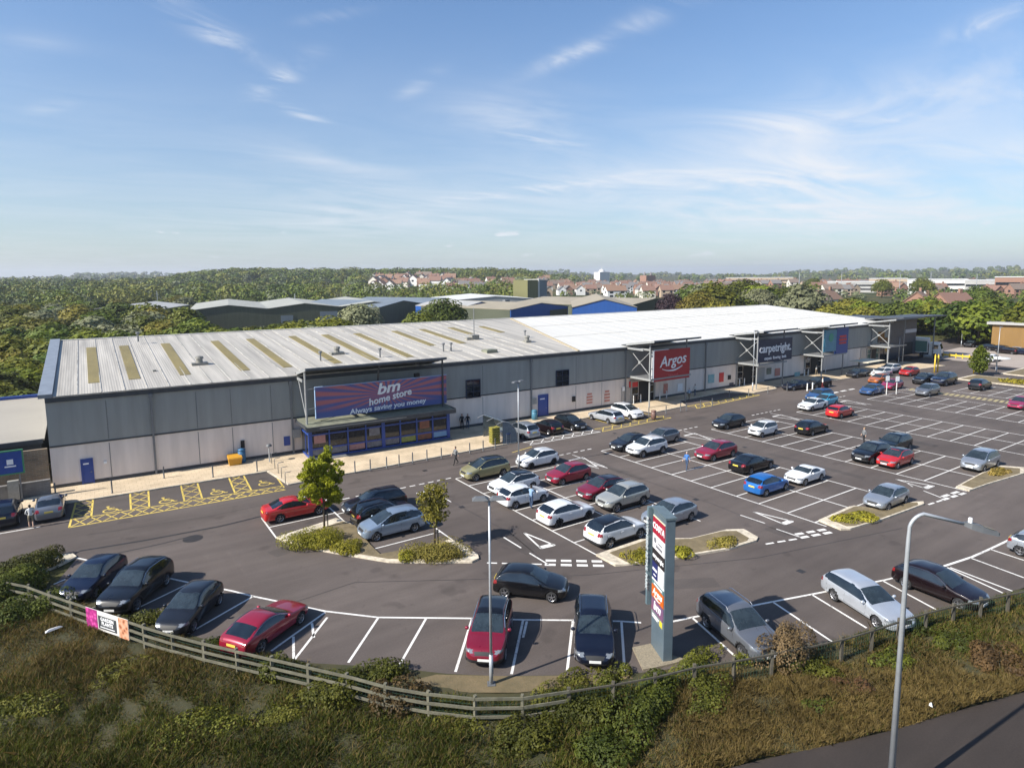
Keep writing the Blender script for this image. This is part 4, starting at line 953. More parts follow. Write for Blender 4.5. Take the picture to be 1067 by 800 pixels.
def car_body(L_, W_, H_, prof, belt0, belt1, gz, wheels, roofw=.69, clad=0.):
    """lofted, subdivided shell of a car: x forward-to-back from 0 to L_, returns a bmesh"""
    xs = sorted(set([0, .04, .18] + [p[0] for p in prof[1:-1]] + [L_ - .18, L_ - .05, L_] + [L_ * k / 14 for k in range(1, 14)]))
    xs2 = [xs[0]]
    for x in xs[1:]:
        if x - xs2[-1] > .09 or x == L_: xs2.append(x)
    xs = xs2
    px, pz = [p[0] for p in prof], [p[1] for p in prof]
    rings = []
    for x in xs:
        top = float(np.interp(x, px, pz)); t = x / L_
        plan = float(np.interp(x, [0, .05, .35, .9, L_ - .8, L_ - .25, L_ - .03, L_], [.64, .79, .93, 1, 1, .96, .87, .78]))
        hw = W_ / 2 * plan
        bl = min(top - .05, belt0 + (belt1 - belt0) * t)
        cab = max(0., min(1., (top - bl - .05) / (H_ - belt0 - .05)))
        rw = hw * (.90 + (roofw - .90) * cab)
        end = float(np.interp(x, [0, .05, .3, L_ - .3, L_ - .05, L_], [.12, .05, 0, 0, .04, .12]))
        z0 = gz + end * .6
        ring = [(hw * .55, z0), (hw * .93, z0 + .02), (hw * .985, z0 + .14), (hw, min(.56, bl - .12)), (hw * .99, bl - .10), (hw * .955, bl), (rw + (hw * .955 - rw) * .45, bl + (top - bl) * .5), (rw, top - .055 * (.5 + cab)), (rw * .88, top - .012), (rw * .5, top + .012)]
        rings.append((x, ring, top))
    bm = bmesh.new(); rows = []
    for x, ring, top in rings:
        pts = [(0, ring[0][1])] + ring + [(0, top + .022)]
        row = [bm.verts.new((L_ / 2 - x, -y, z)) for y, z in pts] + [bm.verts.new((L_ / 2 - x, y, z)) for y, z in pts[-2:0:-1]]
        rows.append(row)
    n = len(rows[0])
    for a, c in zip(rows, rows[1:]):
        for k in range(n): bm.faces.new((a[k], a[(k + 1) % n], c[(k + 1) % n], c[k]))
    for row in (rows[0], rows[-1]):
        cz = sum(v.co.z for v in row) / n; cv = bm.verts.new((row[0].co.x, 0, cz))
        for k in range(n): bm.faces.new((row[k], row[(k + 1) % n], cv))
    bmesh.ops.recalc_face_normals(bm, faces=bm.faces)
    me = bpy.data.meshes.new('shell'); bm.to_mesh(me); bm.free()
    o = bpy.data.objects.new('shell', me); COL.objects.link(o); sb = o.modifiers.new('s', 'SUBSURF'); sb.levels = 2; sb.render_levels = 2
    bpy.context.view_layer.update()
    m2 = bpy.data.meshes.new_from_object(o.evaluated_get(bpy.context.evaluated_depsgraph_get())); bpy.data.objects.remove(o)
    return m2
def take(me, idx, name, m, smooth=True, push=0.):
    """a new mesh from some faces of another"""
    vm = {}; V = []; Fs = []
    nv = me.vertices
    for i in idx:
        f = []
        for v in me.polygons[i].vertices:
            if v not in vm: vm[v] = len(V); V.append(tuple(nv[v].co + nv[v].normal * push))
            f.append(vm[v])
        Fs.append(f)
    r = bpy.data.meshes.new(name); r.from_pydata(V, [], Fs); r.materials.append(m)
    if smooth: r.polygons.foreach_set('use_smooth', [True] * len(Fs))
    r.update(); return r
TYPES = {
 # name: length, width, height, wheelbase, front overhang, profile, belt front/back, cowl x, roof front x, roof end x, rear glass bottom (x, z), wheel radius
 'city':   dict(L=3.55, W=1.64, H=1.50, wb=2.38, fo=.62, prof=[(0, .58), (.06, .74), (.4, .92), (.75, 1.0), (1.42, 1.43), (1.9, 1.50), (2.8, 1.47), (3.2, 1.40), (3.45, 1.02), (3.52, .86), (3.55, .55)], b=(.90, .97), r=.29),
 'hatch':  dict(L=4.05, W=1.76, H=1.48, wb=2.55, fo=.78, prof=[(0, .55), (.07, .70), (.4, .83), (1.1, .97), (1.85, 1.40), (2.35, 1.48), (3.15, 1.44), (3.55, 1.36), (3.88, 1.04), (4.0, .88), (4.05, .55)], b=(.89, 1.0), r=.31),
 'family': dict(L=4.35, W=1.80, H=1.47, wb=2.64, fo=.85, prof=[(0, .53), (.07, .68), (.45, .81), (1.25, .95), (2.0, 1.38), (2.5, 1.47), (3.3, 1.43), (3.75, 1.34), (4.15, 1.03), (4.3, .88), (4.35, .55)], b=(.88, 1.0), r=.32),
 'suv':    dict(L=4.38, W=1.84, H=1.64, wb=2.65, fo=.85, prof=[(0, .66), (.07, .84), (.4, .97), (1.2, 1.08), (1.9, 1.54), (2.4, 1.64), (3.4, 1.60), (3.85, 1.52), (4.18, 1.17), (4.32, 1.0), (4.38, .62)], b=(1.0, 1.12), r=.35, clad=.42),
 'bigsuv': dict(L=4.65, W=1.90, H=1.70, wb=2.72, fo=.88, prof=[(0, .68), (.07, .88), (.4, 1.02), (1.3, 1.12), (2.0, 1.60), (2.5, 1.70), (3.6, 1.67), (4.1, 1.58), (4.45, 1.22), (4.6, 1.0), (4.65, .62)], b=(1.03, 1.15), r=.36, clad=.42),
 'estate': dict(L=4.75, W=1.82, H=1.49, wb=2.75, fo=.90, prof=[(0, .53), (.07, .68), (.45, .82), (1.35, .95), (2.1, 1.39), (2.6, 1.49), (3.9, 1.46), (4.25, 1.40), (4.58, 1.02), (4.7, .86), (4.75, .55)], b=(.89, .97), r=.32),
 'mpv':    dict(L=4.45, W=1.81, H=1.62, wb=2.72, fo=.84, prof=[(0, .60), (.07, .78), (.4, .93), (.95, 1.07), (1.95, 1.55), (2.5, 1.62), (3.5, 1.59), (3.95, 1.50), (4.28, 1.08), (4.4, .92), (4.45, .58)], b=(.95, 1.05), r=.32),
 'saloon': dict(L=4.65, W=1.81, H=1.43, wb=2.75, fo=.88, prof=[(0, .53), (.07, .68), (.45, .80), (1.4, .94), (2.15, 1.35), (2.6, 1.43), (3.1, 1.40), (3.4, 1.32), (3.98, 1.05), (4.5, 1.0), (4.6, .88), (4.65, .55)], b=(.88, .98), r=.33),
 'coupe':  dict(L=4.45, W=1.82, H=1.38, wb=2.64, fo=.87, prof=[(0, .52), (.07, .67), (.45, .79), (1.4, .92), (2.2, 1.30), (2.65, 1.38), (3.1, 1.35), (3.5, 1.25), (4.1, 1.0), (4.34, .92), (4.41, .82), (4.45, .54)], b=(.87, .97), r=.33),
 'sports': dict(L=3.95, W=1.74, H=1.23, wb=2.31, fo=.78, prof=[(0, .48), (.07, .62), (.45, .76), (1.35, .88), (1.9, 1.17), (2.2, 1.23), (2.65, 1.21), (2.85, 1.14), (3.2, .94), (3.75, .90), (3.9, .80), (3.95, .5)], b=(.83, .90), r=.31),
}
def build_type(key):
    t = TYPES[key]; L_, W_, H_, wb, fo, prof, r = t['L'], t['W'], t['H'], t['wb'], t['fo'], t['prof'], t['r']
    b0, b1 = t['b']; gz = .2 if 'clad' not in t else .25; clad = t.get('clad', 0)
    me = car_body(L_, W_, H_, prof, b0, b1, gz, None)
    px, pz = [p[0] for p in prof], [p[1] for p in prof]
    # glass limits from the profile: cowl = 4th point of the front slope, roof front = next
    ci = max(i for i in range(len(prof) // 2 + 1) if prof[i][1] < b0 + .14 and i < 5)
    cowl = prof[ci]; rf = prof[ci + 1]
    rl = None
    for i in range(len(prof) - 1, 0, -1):
        if prof[i][1] > H_ - .16: rl = prof[i]; break
    rb = prof[prof.index(rl) + 1]
    fx, rx = L_ / 2 - fo, L_ / 2 - fo - wb
    groups = {k: [] for k in ('body', 'trim', 'windscreen', 'rear_window', 'swl', 'swr', 'hl', 'hr', 'tl', 'tr', 'grille', 'roof')}
    for i, p in enumerate(me.polygons):
        c = p.center; n = p.normal; x = L_ / 2 - c.x; z = c.z; ay = abs(c.y)
        top = float(np.interp(x, px, pz)); bl = b0 + (b1 - b0) * x / L_
        hw = W_ / 2
        if ay > hw * .60 and min(math.hypot(c.x - fx, z - r), math.hypot(c.x - rx, z - r)) < r + .045 and abs(n.z) < .8: continue
        g = 'body'
        if cowl[0] + .02 < x < rf[0] + .12 and n.x > .12 and n.z > .2 and z > cowl[1] - .0 and ay < hw * .80 and z < H_ - .06 and abs(n.y) < .55: g = 'windscreen'
        elif rl[0] - .04 < x < rb[0] + .05 and n.x < -.12 and z > max(rb[1] - .02, b1 - .02) and z < H_ - .1 and ay < hw * .74 and abs(n.y) < .6: g = 'rear_window'
        elif abs(n.y) > .55 and bl + .015 < z < top - .085 and cowl[0] + .28 < x < rb[0] - .16:
            # leave body-coloured pillars
            tp = (x - (cowl[0] + .28)) / (rb[0] - .16 - cowl[0] - .28)
            if tp > .9 and z < bl + .06: g = 'body'
            else: g = 'swr' if c.y < 0 else 'swl'
        elif x < .46 and hw * .54 < ay and prof[1][1] - .07 < z < prof[2][1] - .085 and (n.x > .15 or abs(n.y) > .3) and x > .02: g = 'hr' if c.y < 0 else 'hl'
        elif x > L_ - .26 and ay > hw * .62 and rb[1] - .27 < z < rb[1] - .07: g = 'tr' if c.y < 0 else 'tl'
        elif x < .26 and ay < hw * .44 and prof[1][1] - .15 < z < prof[1][1] - .0 and n.x > .2: g = 'grille'
        elif x < .2 and ay < hw * .6 and gz + .03 < z < gz + .17 and n.x > .4: g = 'grille'
        elif z < gz + .13 + (clad - .3 if clad else -.04) and abs(n.z) < .95: g = 'trim'
        elif clad and ay > hw * .6 and min(math.hypot(c.x - fx, z - r), math.hypot(c.x - rx, z - r)) < r + .11: g = 'trim'
        elif z > H_ - .14 and n.z > .75 and rf[0] + .12 < x < rl[0] + .05: g = 'roof'
        groups[g].append(i)
    out = dict(t); out['gz'] = gz; P0 = paint('white', (0, 0, 0))
    out['body_me'] = take(me, groups['body'] + groups['roof'], 'body', P0)
    out['body_noroof'] = take(me, groups['body'], 'body', P0); out['roof_me'] = take(me, groups['roof'], 'roof_panel', M_TRIM)
    for g, nm, m in (('trim', 'lower_trim', M_TRIM), ('windscreen', 'windscreen', M_WSCR), ('rear_window', 'rear_window', M_CGLASS), ('swl', 'side_window', M_CGLASS), ('swr', 'side_window', M_CGLASS), ('hl', 'headlight', M_HEAD), ('hr', 'headlight', M_HEAD), ('tl', 'tail_light', M_TAIL), ('tr', 'tail_light', M_TAIL), ('grille', 'grille', M_TRIM)):
        out[g] = (take(me, groups[g], nm, m), nm) if groups[g] else None
    # underbody with wheel housings
    b = MB(); b.box((0, 0, gz + .22), (L_ - .5, W_ - .62, .36)); b.box((0, 0, gz + .28), (wb - 2 * r - .16, W_ - .12, .3))
    out['under'] = b.mesh('underbody', M_TRIM)
    # wheel
    tw = .2
    b = MB(); b.lathe([(r * .64, -tw / 2), (r * .93, -tw / 2), (r, -tw / 2 + .03), (r, tw / 2 - .03), (r * .93, tw / 2), (r * .64, tw / 2)], 'Y', n=20); b.lathe([(0, -.02), (r * .66, -.02)], 'Y', n=20)
    out['tyre'] = b.mesh('wheel', M_TYRE, True)
    b = MB(); b.lathe([(r * .58, -tw / 2 + .02), (r * .67, -tw / 2 - .004), (r * .67, -tw / 2 + .02)], 'Y', n=20); b.lathe([(0, -tw / 2 - .0), (r * .18, -tw / 2 + .005), (r * .2, -tw / 2 + .03)], 'Y', n=12)
    for k in range(5):
        a = 2 * math.pi * k / 5; b.bar((r * .12 * math.cos(a), -tw / 2 + .02, r * .12 * math.sin(a)), (r * .64 * math.cos(a), -tw / 2 + .02, r * .64 * math.sin(a)), .085, .03)
    out['rim'] = b.mesh('rim', M_RIM)
    b = MB(); b.lathe([(0, -.09), (.06, -.085), (.1, -.03), (.105, .04), (.08, .09), (0, .1)], 'Y', n=10)
    b.v = [(x * .75, y, z * .85) for x, y, z in b.v]; out['mirror'] = b.mesh('mirror', P0, True)
    b = MB(); b.box((0, 0, 0), (.02, .52, .115)); out['plate'] = b.mesh('number_plate', M_PLW)
    b = MB()
    for s in (-1, 1):
        y = s * W_ * .355; b.tube([(L_ / 2 - rf[0] - .25, y, H_ - .04), (L_ / 2 - rf[0] - .4, y, H_ + .035), (L_ / 2 - rl[0] + .3, y, H_ + .03), (L_ / 2 - rl[0] + .1, y, H_ - .05)], .018, 6)
    out['rails'] = b.mesh('roof_rails', M_CHROME)
    b = MB()
    for s in (-1, 1):
        pts = []
        for x in np.linspace(cowl[0] + .3, rb[0] - .2, 7):
            tp = float(np.interp(x, px, pz)); bl = b0 + (b1 - b0) * x / L_; cab = max(0., min(1., (tp - bl - .05) / (H_ - b0 - .05))); rw = W_ / 2 * (.9 + (.74 - .9) * cab)
            pts.append((L_ / 2 - x, s * (rw + .012), tp - .075))
        b.tube(pts, .015, 5)
    out['winline'] = b.mesh('window_trim', M_CHROME)
    # shut lines of the doors and the handles
    def side_y(x, z):
        tp = float(np.interp(x, px, pz)); plan = float(np.interp(x, [0, .05, .35, .9, L_ - .8, L_ - .25], [.64, .79, .93, 1, 1, .96])); return W_ / 2 * plan * (.992 if z < b0 - .06 else .972)
    b = MB(); xa, xb = cowl[0] + .22, rb[0] - .42; xm = (xa + xb) / 2 + .06
    for s in (-1, 1):
        for x in ((xa, xm, xb) if key not in ('coupe', 'sports') else (xa, xb - .2)):
            b.tube([(L_ / 2 - x, s * (side_y(x, z) - .004), z) for z in (gz + .22, .6, b0 - .12, b0 - .02)], .009, 4)
        b.tube([(L_ / 2 - x, s * (side_y(x, .3) - .012), gz + .2) for x in (xa, xm, xb)], .009, 4)
    out['seam'] = b.mesh('door_seam', M_TRIM)
    b = MB(); b.box((0, 0, 0), (.2, .045, .035)); out['handle'] = b.mesh('door_handle', P0)
    out['hx'] = [(L_ / 2 - x - .1 + .28, side_y(x, .8)) for x in ((xm, xb) if key not in ('coupe', 'sports') else (xb - .2,))]
    out['cowl'] = cowl; out['front_z'] = gz + .2; out['rear_z'] = rb[1] - .18
    return out
BUILT = {}
def slot(o, m):
    o.material_slots[0].link = 'OBJECT'; o.material_slots[0].material = m
def car(kind, colour, label, pos, hd, name='parked_car', roof=None, rim=None, rails=False, line=False, small=False, cat='car', group='cars in the shop car park', scale=1., plate=True):
    if kind not in BUILT: BUILT[kind] = build_type(kind)
    t = BUILT[kind]; P = paint(colour, (0, 0, 0))
    e = empty(name, (pos[0], pos[1], .008), hd, label, cat, group); e.scale = (scale,) * 3
    L_, W_, wb, fo, r = t['L'], t['W'], t['wb'], t['fo'], t['r']
    bo = link('body', t['body_noroof'] if roof else t['body_me'], e); slot(bo, P)
    if roof: ro = link('roof_panel', t['roof_me'], e); slot(ro, paint(roof, (0, 0, 0)))
    for k in ('trim', 'windscreen', 'rear_window', 'swl', 'swr', 'hl', 'hr', 'tl', 'tr', 'grille'):
        if t[k]: link(t[k][1], t[k][0], e)
    link('underbody', t['under'], e)
    for sx in (L_ / 2 - fo, L_ / 2 - fo - wb):
        for s in (-1, 1):
            w = link('wheel', t['tyre'], e); w.location = (sx, s * (W_ / 2 - .12), r); w.rotation_euler = (0, rng.uniform(0, 6.28), 0 if s < 0 else math.pi)
            q = link('rim', t['rim'], w)
            if rim: slot(q, M_RIMD)
    for s in (-1, 1):
        m = link('mirror', t['mirror'], e); m.location = (L_ / 2 - t['cowl'][0] - .32, s * (W_ / 2 + .07), t['b'][0] + .1); slot(m, P)
    if plate and not small:
        a = link('number_plate', t['plate'], e); a.location = (L_ / 2 - .003, 0, t['front_z'] + .06)
        c = link('number_plate', t['plate'], e); c.location = (-L_ / 2 + .006, 0, t['rear_z'] - .1); slot(c, M_PLY)
    if not small:
        link('door_seam', t['seam'], e)
        for hx, hy in t['hx']:
            for s in (-1, 1): q = link('door_handle', t['handle'], e); q.location = (hx, s * hy, t['b'][0] - .09); slot(q, P)
    if rails: link('roof_rails', t['rails'], e)
    if line: link('window_trim', t['winline'], e)
    return e
def beside(wa, wb_, hd_deg, half=.80):
    """car centre from the ground contacts of the two wheels on the side one sees (front, rear)"""
    a, b = G(*wa), G(*wb_); m = (a + b) / 2
    hd = R(hd_deg) if hd_deg is not None else math.atan2(a.y - b.y, a.x - b.x)
    n = Vector((-math.sin(hd), math.cos(hd), 0))
    if n.dot(Vector((m.x, m.y, 0))) < 0: n = -n
    return (m + n * half)[:2], hd
E_, W__ = 0, 180
def C2(kind, colour, label, wa, wb_, hd=None, **k):
    p, h = beside(wa, wb_, hd); return car(kind, colour, label, p, h, **k)
def C1(kind, colour, label, u, w, hd, **k): return car(kind, colour, label, (u, w), R(hd), **k)
def shift(t, p, ahead):   # from a point under the bumper to the car centre
    return p
# --- along the fence, left to right
h_row = math.degrees(math.atan2(-6.6, -4.3))
dq = G(95, 611) - G(104, 599); C1('hatch', 'deep_blue', 'dark navy hatchback at the far left end of the fence row, beside the pale kerb', -.35 + dq.x, 42.6 + dq.y, -122)
C2('bigsuv', 'black', 'large black SUV with a bright window line, second from the left along the fence', (134, 635), (181, 610), -125, line=True)
C2('hatch', 'dark_grey', 'small black hatchback nose towards the banner fence, left of the crimson coupe', (191.5, 655.6), (237.5, 633), -126)
C2('coupe', 'crimson', 'crimson coupe with its yellow rear plate towards the fence', (310, 652), (273.5, 679), None, line=True)
p = G(504, 698); q = G(518, 640); h = math.atan2(p.y - q.y, p.x - q.x); d = Vector((math.cos(h), math.sin(h)))
car('suv', 'dark_red', 'dark red car facing the fence behind the lamp post, black roof glass', Vector(p[:2]) - d * 2.1, h, roof='black', line=True)
p = G(620, 699); q = G(617, 640); h = math.atan2(p.y - q.y, p.x - q.x); d = Vector((math.cos(h), math.sin(h)))
car('estate', 'navy', 'dark navy estate with pale roof rails facing the fence left of the tall sign', Vector(p[:2]) - d * 2.3, h, rails=True)
C2('hatch', 'black', 'black hatchback driving along the lane above the dark red car', (579.4, 628.4), (523, 622.5), None, name='moving_car')
C2('bigsuv', 'grey', 'grey SUV right of the tall sign with its bonnet behind a dry bush', (772.5, 685.5), (737, 654), None, rails=True)
C2('estate', 'pale_silver', 'long pale silver estate in the fence row beside the big street lamp', (909.8, 652), (869.8, 626), None)
C2('family', 'maroon', 'black maroon hatchback partly behind the big street lamp pole', (992, 632.5), (949.6, 615.5), None, line=True)
p = G(1063.5, 580); car('hatch', 'silver', 'silver hatchback cut off by the right edge in the fence row', (p.x + 1.0, p.y - 1.15), R(-86))
# --- far left kerb
C1('suv', 'navy', 'dark navy car cut off by the left edge beside the accessible bays', -6.0, 56.6, 90)
C1('saloon', 'grey', 'grey saloon beside the hatched end of the accessible bays', -3.35, 56.7, 90)
# --- block with the two young trees
C2('saloon', 'red', 'bright red saloon parked left of the bushy young tree', (332, 536), (290.4, 545), 0)
C1('estate', 'dark_grey', 'dark grey estate with red rear lights behind the black SUV', 16.7, 43.5, 180)
C1('suv', 'black', 'black SUV between the bushy young tree and the silver blue people carrier', 16.35, 41.0, 0, line=True)
C2('mpv', 'silver_blue', 'silver blue people carrier above the two planted shrub beds', (391, 564.3), (434, 553.4), 180)
# --- first full block
C2('mpv', 'gold', 'pale gold people carrier with a black roof at the lane by the first shop', (494.8, 502.3), (525.2, 494.5), 180, roof='black')
C1('family', 'white', 'white hatchback with a black roof, front towards the lamp head', 27.6, 41.1, 180, roof='black')
C2('hatch', 'white', 'white hatchback with a person standing at its side', (567.8, 523.5), (535.5, 529.5), 0)
C2('family', 'white', 'plain white hatchback between the white SUV and the person at a car', (614, 540.8), (580.8, 549), 0, rim=True)
C2('suv', 'white', 'white SUV with a dark glass roof beside the grass island', (667.5, 561), (633.3, 571.5), 0, roof='black')
C2('hatch', 'white', 'white crossover behind the thin lamp post, facing left', (552.3, 488.8), (577.3, 484.3), 180, rim=True)
C2('hatch', 'crimson', 'crimson hatchback in front of the white crossover', (585.7, 506.2), (609.7, 500.2), 180)
C1('family', 'dark_red', 'dark red car with a black roof beside the pale grey SUV', 32.6, 36.1, 180, roof='maroon')
C2('suv', 'beige', 'pale grey SUV with roof rails, facing left between red car and sign', (641.7, 534), (670.2, 525.8), 180, rails=True)
C1('family', 'silver', 'silver hatchback directly behind the top of the tall sign', 32.9, 29.4, 180)
# --- second block
C1('family', 'dark_grey', 'dark grey hatchback left of the white crossover in the second block', 44.0, 44.7, 180)
C2('suv', 'white', 'white crossover between two dark cars in the second block', (669.3, 476.5), (690, 472.8), 180)
C1('hatch', 'grey', 'slate grey hatchback behind the white crossover near the lane', 48.3, 44.4, 180)
C2('family', 'crimson', 'crimson hatchback alone beyond the person in blue', (742.5, 480.2), (762.5, 476.3), 180, scale=1.05)
C2('saloon', 'black', 'black saloon with its yellow plate towards the left, above the blue hatchback', (801.8, 488.3), (780.8, 494.3), 0)
C2('hatch', 'blue', 'bright blue hatchback with a yellow rear plate', (819, 510.8), (797.3, 517.7), 0)
C2('sports', 'white', 'low white two seat sports car beside the bright blue hatchback', (838.2, 506), (856.2, 500.8), 180)
C2('family', 'silver', 'silver grey hatchback beside the grass island in the middle', (925, 532), (943.4, 525.5), 180, scale=.96)
# --- third block
C2('family', 'dark_grey', 'dark hatchback at the end of the third block near the red sign shop', (756.8, 447.7), (773, 444.3), 180)
C2('city', 'white', 'small tall white city car in the third block', (794, 456), (808.2, 453), 180)
C2('family', 'black', 'black hatchback with a yellow plate, right of the small white city car', (860.4, 450), (845.7, 454.5), 0)
C1('suv', 'black', 'black SUV left of the red car with the black roof', 59.4, 28.9, 180)
C2('hatch', 'red', 'red hatchback with a black roof between black SUV and empty bays', (931.7, 489), (951.9, 483.8), 180, roof='black')
C1('suv', 'green_black', 'very dark green SUV behind the red car with the black roof', 64.5, 29.3, 180)
C2('mpv', 'silver', 'silver people carrier alone beside the right hand grass island', (1023.7, 492.6), (1039.5, 486.4), 180)
# --- fourth block and beyond
C2('saloon', 'white', 'white car with a dark windscreen at the head of the fourth block', (846, 428.7), (859.2, 425.7), 180)
C1('hatch', 'red', 'bright red hatchback beside the cyan car', 74.9, 40.3, 0)
C1('hatch', 'cyan', 'cyan blue hatchback behind the white car with a dark windscreen', 79.6, 45.0, 180)
C1('estate', 'mid_blue', 'mid blue car just beyond the cyan hatchback', 82.6, 47.5, 180)
def far_car(kind, colour, label, px, py, hd, **k):
    p = G(px, py); return car(kind, colour, label, (p.x, p.y), R(hd), small=True, **k)
far_car('family', 'mid_blue', 'blue car in the bay next to two small signs on poles', 908, 410.5, 180)
far_car('hatch', 'magenta_red', 'magenta red car behind two small signs on poles', 929, 405, 180)
far_car('mpv', 'grey', 'slate grey people carrier at the start of the dotted walkway', 966, 411.5, 180)
far_car('suv', 'black', 'black SUV left of the large dark blue vehicle', 962, 399.5, 180)
far_car('bigsuv', 'deep_blue', 'large dark blue vehicle beyond the slate grey people carrier', 983, 400.5, 180, scale=1.12)
far_car('suv', 'black', 'black SUV alone beside the far grass strip', 1021, 405.5, 0)
far_car('family', 'magenta_red', 'magenta red car cut off by the right edge near the dotted walkway', 1063, 425, 180)
far_car('saloon', 'deep_blue', 'royal blue car at the pavement by the navy sign shop', 829, 405.5, 172)
far_car('suv', 'black', 'black car with an open door at the pavement by the blue and teal sign', 852, 403.5, 172)
far_car('saloon', 'dark_grey', 'dark car half hidden under the pale table canopy', 893, 392.5, 178)
far_car('suv', 'white', 'taller white SUV at the last shop entrance', 927, 388.5, 176)
far_car('hatch', 'white', 'white hatchback in front of the taller white SUV', 918, 392, 176)
far_car('hatch', 'orange', 'orange hatchback in front of two white cars', 915.5, 399, 178)
far_car('hatch', 'red', 'red hatchback on the pavement lane past two white cars', 947, 391, 178)
far_car('suv', 'dark_grey', 'dark car parked at the lawn below the far trees', 1012, 361.5, 178)
far_car('hatch', 'white', 'white hatchback behind the far young conifer', 1034, 376.5, 0)
for i, (px, py, c, lb_) in enumerate(((1028, 364.5, 'dark_grey', 'dark grey car nearest the left corner of the tan building'), (1040, 366, 'black', 'black car in front of the tan building beside a dark grey one'), (1049, 368.5, 'maroon', 'dark maroon car in the row before the tan building'), (1056, 368, 'silver', 'silver car in the row before the tan building'), (1065, 369.5, 'deep_blue', 'dark blue car at the right edge before the tan building'))):
    far_car('hatch', c, lb_, px, py, 84)
# --- recess of bays in front of the middle shops, seen from behind
C1('mpv', 'silver', 'silver car with its rear to the lane beside the trolley shelter', 38.1, 55.0, 93)
C1('hatch', 'maroon', 'dark maroon hatchback with a yellow plate beside the silver car in the recess', 41.4, 54.8, 90)
C1('family', 'black', 'black car in the kerbside recess left of the pale estate', 44.7, 54.8, 270)
C1('estate', 'pale_silver', 'pale silver estate in the kerbside recess left of a white people carrier', 50.2, 55.0, 93)
C1('mpv', 'white', 'white people carrier at the end of the kerbside recess by the red sign shop', 53.8, 55.1, 270)
# ================================================================== street furniture, signs, people
M_GALV = mat('galvanised_steel', (.40, .42, .44), .45, metal=.35, var=.15, scale=2)
M_LAMPG = mat('lamp_head_grey', (.11, .115, .12), .5, var=.15)
M_LENS = mat('lamp_lens', (.12, .12, .11), .2, spec=.6)
def flat_lamp(px, py, ptop, label, heads=1, turn=0., scale=1., name='car_park_lamp', group='slim lamp posts of the car park'):
    P = G(px, py); h = height_at(P, px, ptop) if ptop else 8.
    e = empty(name, (P.x, P.y, .02), turn, label, 'lamp post', group)
    b = MB(); b.tube([(0, 0, 0), (0, 0, 1.35)], .085, 10); b.tube([(0, 0, 1.35), (0, 0, h - .1)], [.06, .045], 10); b.build('post', M_GALV, e, True)
    b = MB(); b.box((0, 0, .02), (.34, .34, .04)); b.box((.08, 0, .75), (.03, .1, .5)); b.build('base_plate', M_LAMPG, e)
    for k in range(heads):
        s = 1 if k == 0 else -1
        b = MB(); x = .36 * s
        b.add([(x - .34, -.2, h - .02), (x + .34, -.2, h - .02), (x + .34, .2, h - .02), (x - .34, .2, h - .02), (x - .2, -.12, h + .09), (x + .2, -.12, h + .09), (x + .2, .12, h + .09), (x - .2, .12, h + .09)], [(3, 2, 1, 0), (4, 5, 6, 7), (0, 1, 5, 4), (1, 2, 6, 5), (2, 3, 7, 6), (3, 0, 4, 7)])
        b.bar((0, 0, h - .1), (x, 0, h - .03), .07); b.build('lamp_head', M_LAMPG, e)
        b = MB(); b.box((x, 0, h - .03), (.46, .28, .02)); b.build('lens', M_LENS, e)
    return e
flat_lamp(512, 713, 520, 'tall slim lamp post rising past the dark red car with a flat twin head', 2, R(-30))
flat_lamp(540.5, 489, 398, 'slim lamp post behind the white crossover with a twin flat head', 2, R(10))
flat_lamp(784, 408, 345, 'slim lamp post standing in front of the navy sign shop', 1)
flat_lamp(936, 379, 351.5, 'lamp post with a wide flat head at the last shop', 2)
flat_lamp(1001.5, 361, 347, 'distant thin lamp post at the lawn under the trees', 1)
flat_lamp(1038, 390, 341, 'distant lamp post before the tan building', 1)
# big street lamp at the lower right, its foot below the frame
P = Vector((0, 0, 0)); P = G(926.5, 838); hh = height_at(P, 950, 533)
e = empty('street_lamp', (P.x, P.y, -.05), 0, 'big curved grey street lamp in front of the fence at the lower right', 'lamp post')
def loc(px, py, dist): return at_dist(px, py, dist) - Vector((P.x, P.y, -.05))
D0 = math.hypot(P.x, P.y)
tip = loc(1006, 546, D0 + .9)
b = MB(); b.tube([(0, 0, 0), (0, 0, 1.0)], .12, 12); b.build('base_sleeve', M_GALV, e, True)
top = Vector((0, 0, hh)); dv = Vector((tip.x, tip.y, 0)); dvn = dv.normalized(); ln_ = dv.length
pts = [(0, 0, 1.0), (0, 0, hh - 1.0)]; rad = [.105, .062]
for k in range(1, 7):
    a = math.pi / 2 * k / 6 * .82; rr = .55
    pts.append(Vector((0, 0, hh - .55)) + dvn * (rr - rr * math.cos(a)) + Vector((0, 0, rr * math.sin(a)))); rad.append(.055)
pts.append(tip); rad.append(.045)
b = MB(); b.tube(pts, rad, 12); b.build('post', M_GALV, e, True)
ax = (tip - Vector(pts[-2])).normalized(); sd = ax.cross(Vector((0, 0, 1))).normalized(); upv = sd.cross(ax)
def lp(a, s, u): return tip + ax * a + sd * s + upv * u
b = MB(); vs = []
for a, w_, u0, u1 in ((-.06, .06, -.05, .06), (.12, .15, -.08, .09), (.45, .19, -.1, .08), (.95, .17, -.09, .03), (1.02, .13, -.06, -.01)):
    vs += [lp(a, -w_, u0), lp(a, w_, u0), lp(a, w_ * .75, u1), lp(a, -w_ * .75, u1)]
fs = [(3, 2, 1, 0), (16, 17, 18, 19)]
for k in range(4): fs += [(k * 4 + i, k * 4 + (i + 1) % 4, k * 4 + 4 + (i + 1) % 4, k * 4 + 4 + i) for i in range(4)]
b.add(vs, fs); b.build('lamp_head', M_LAMPG, e)
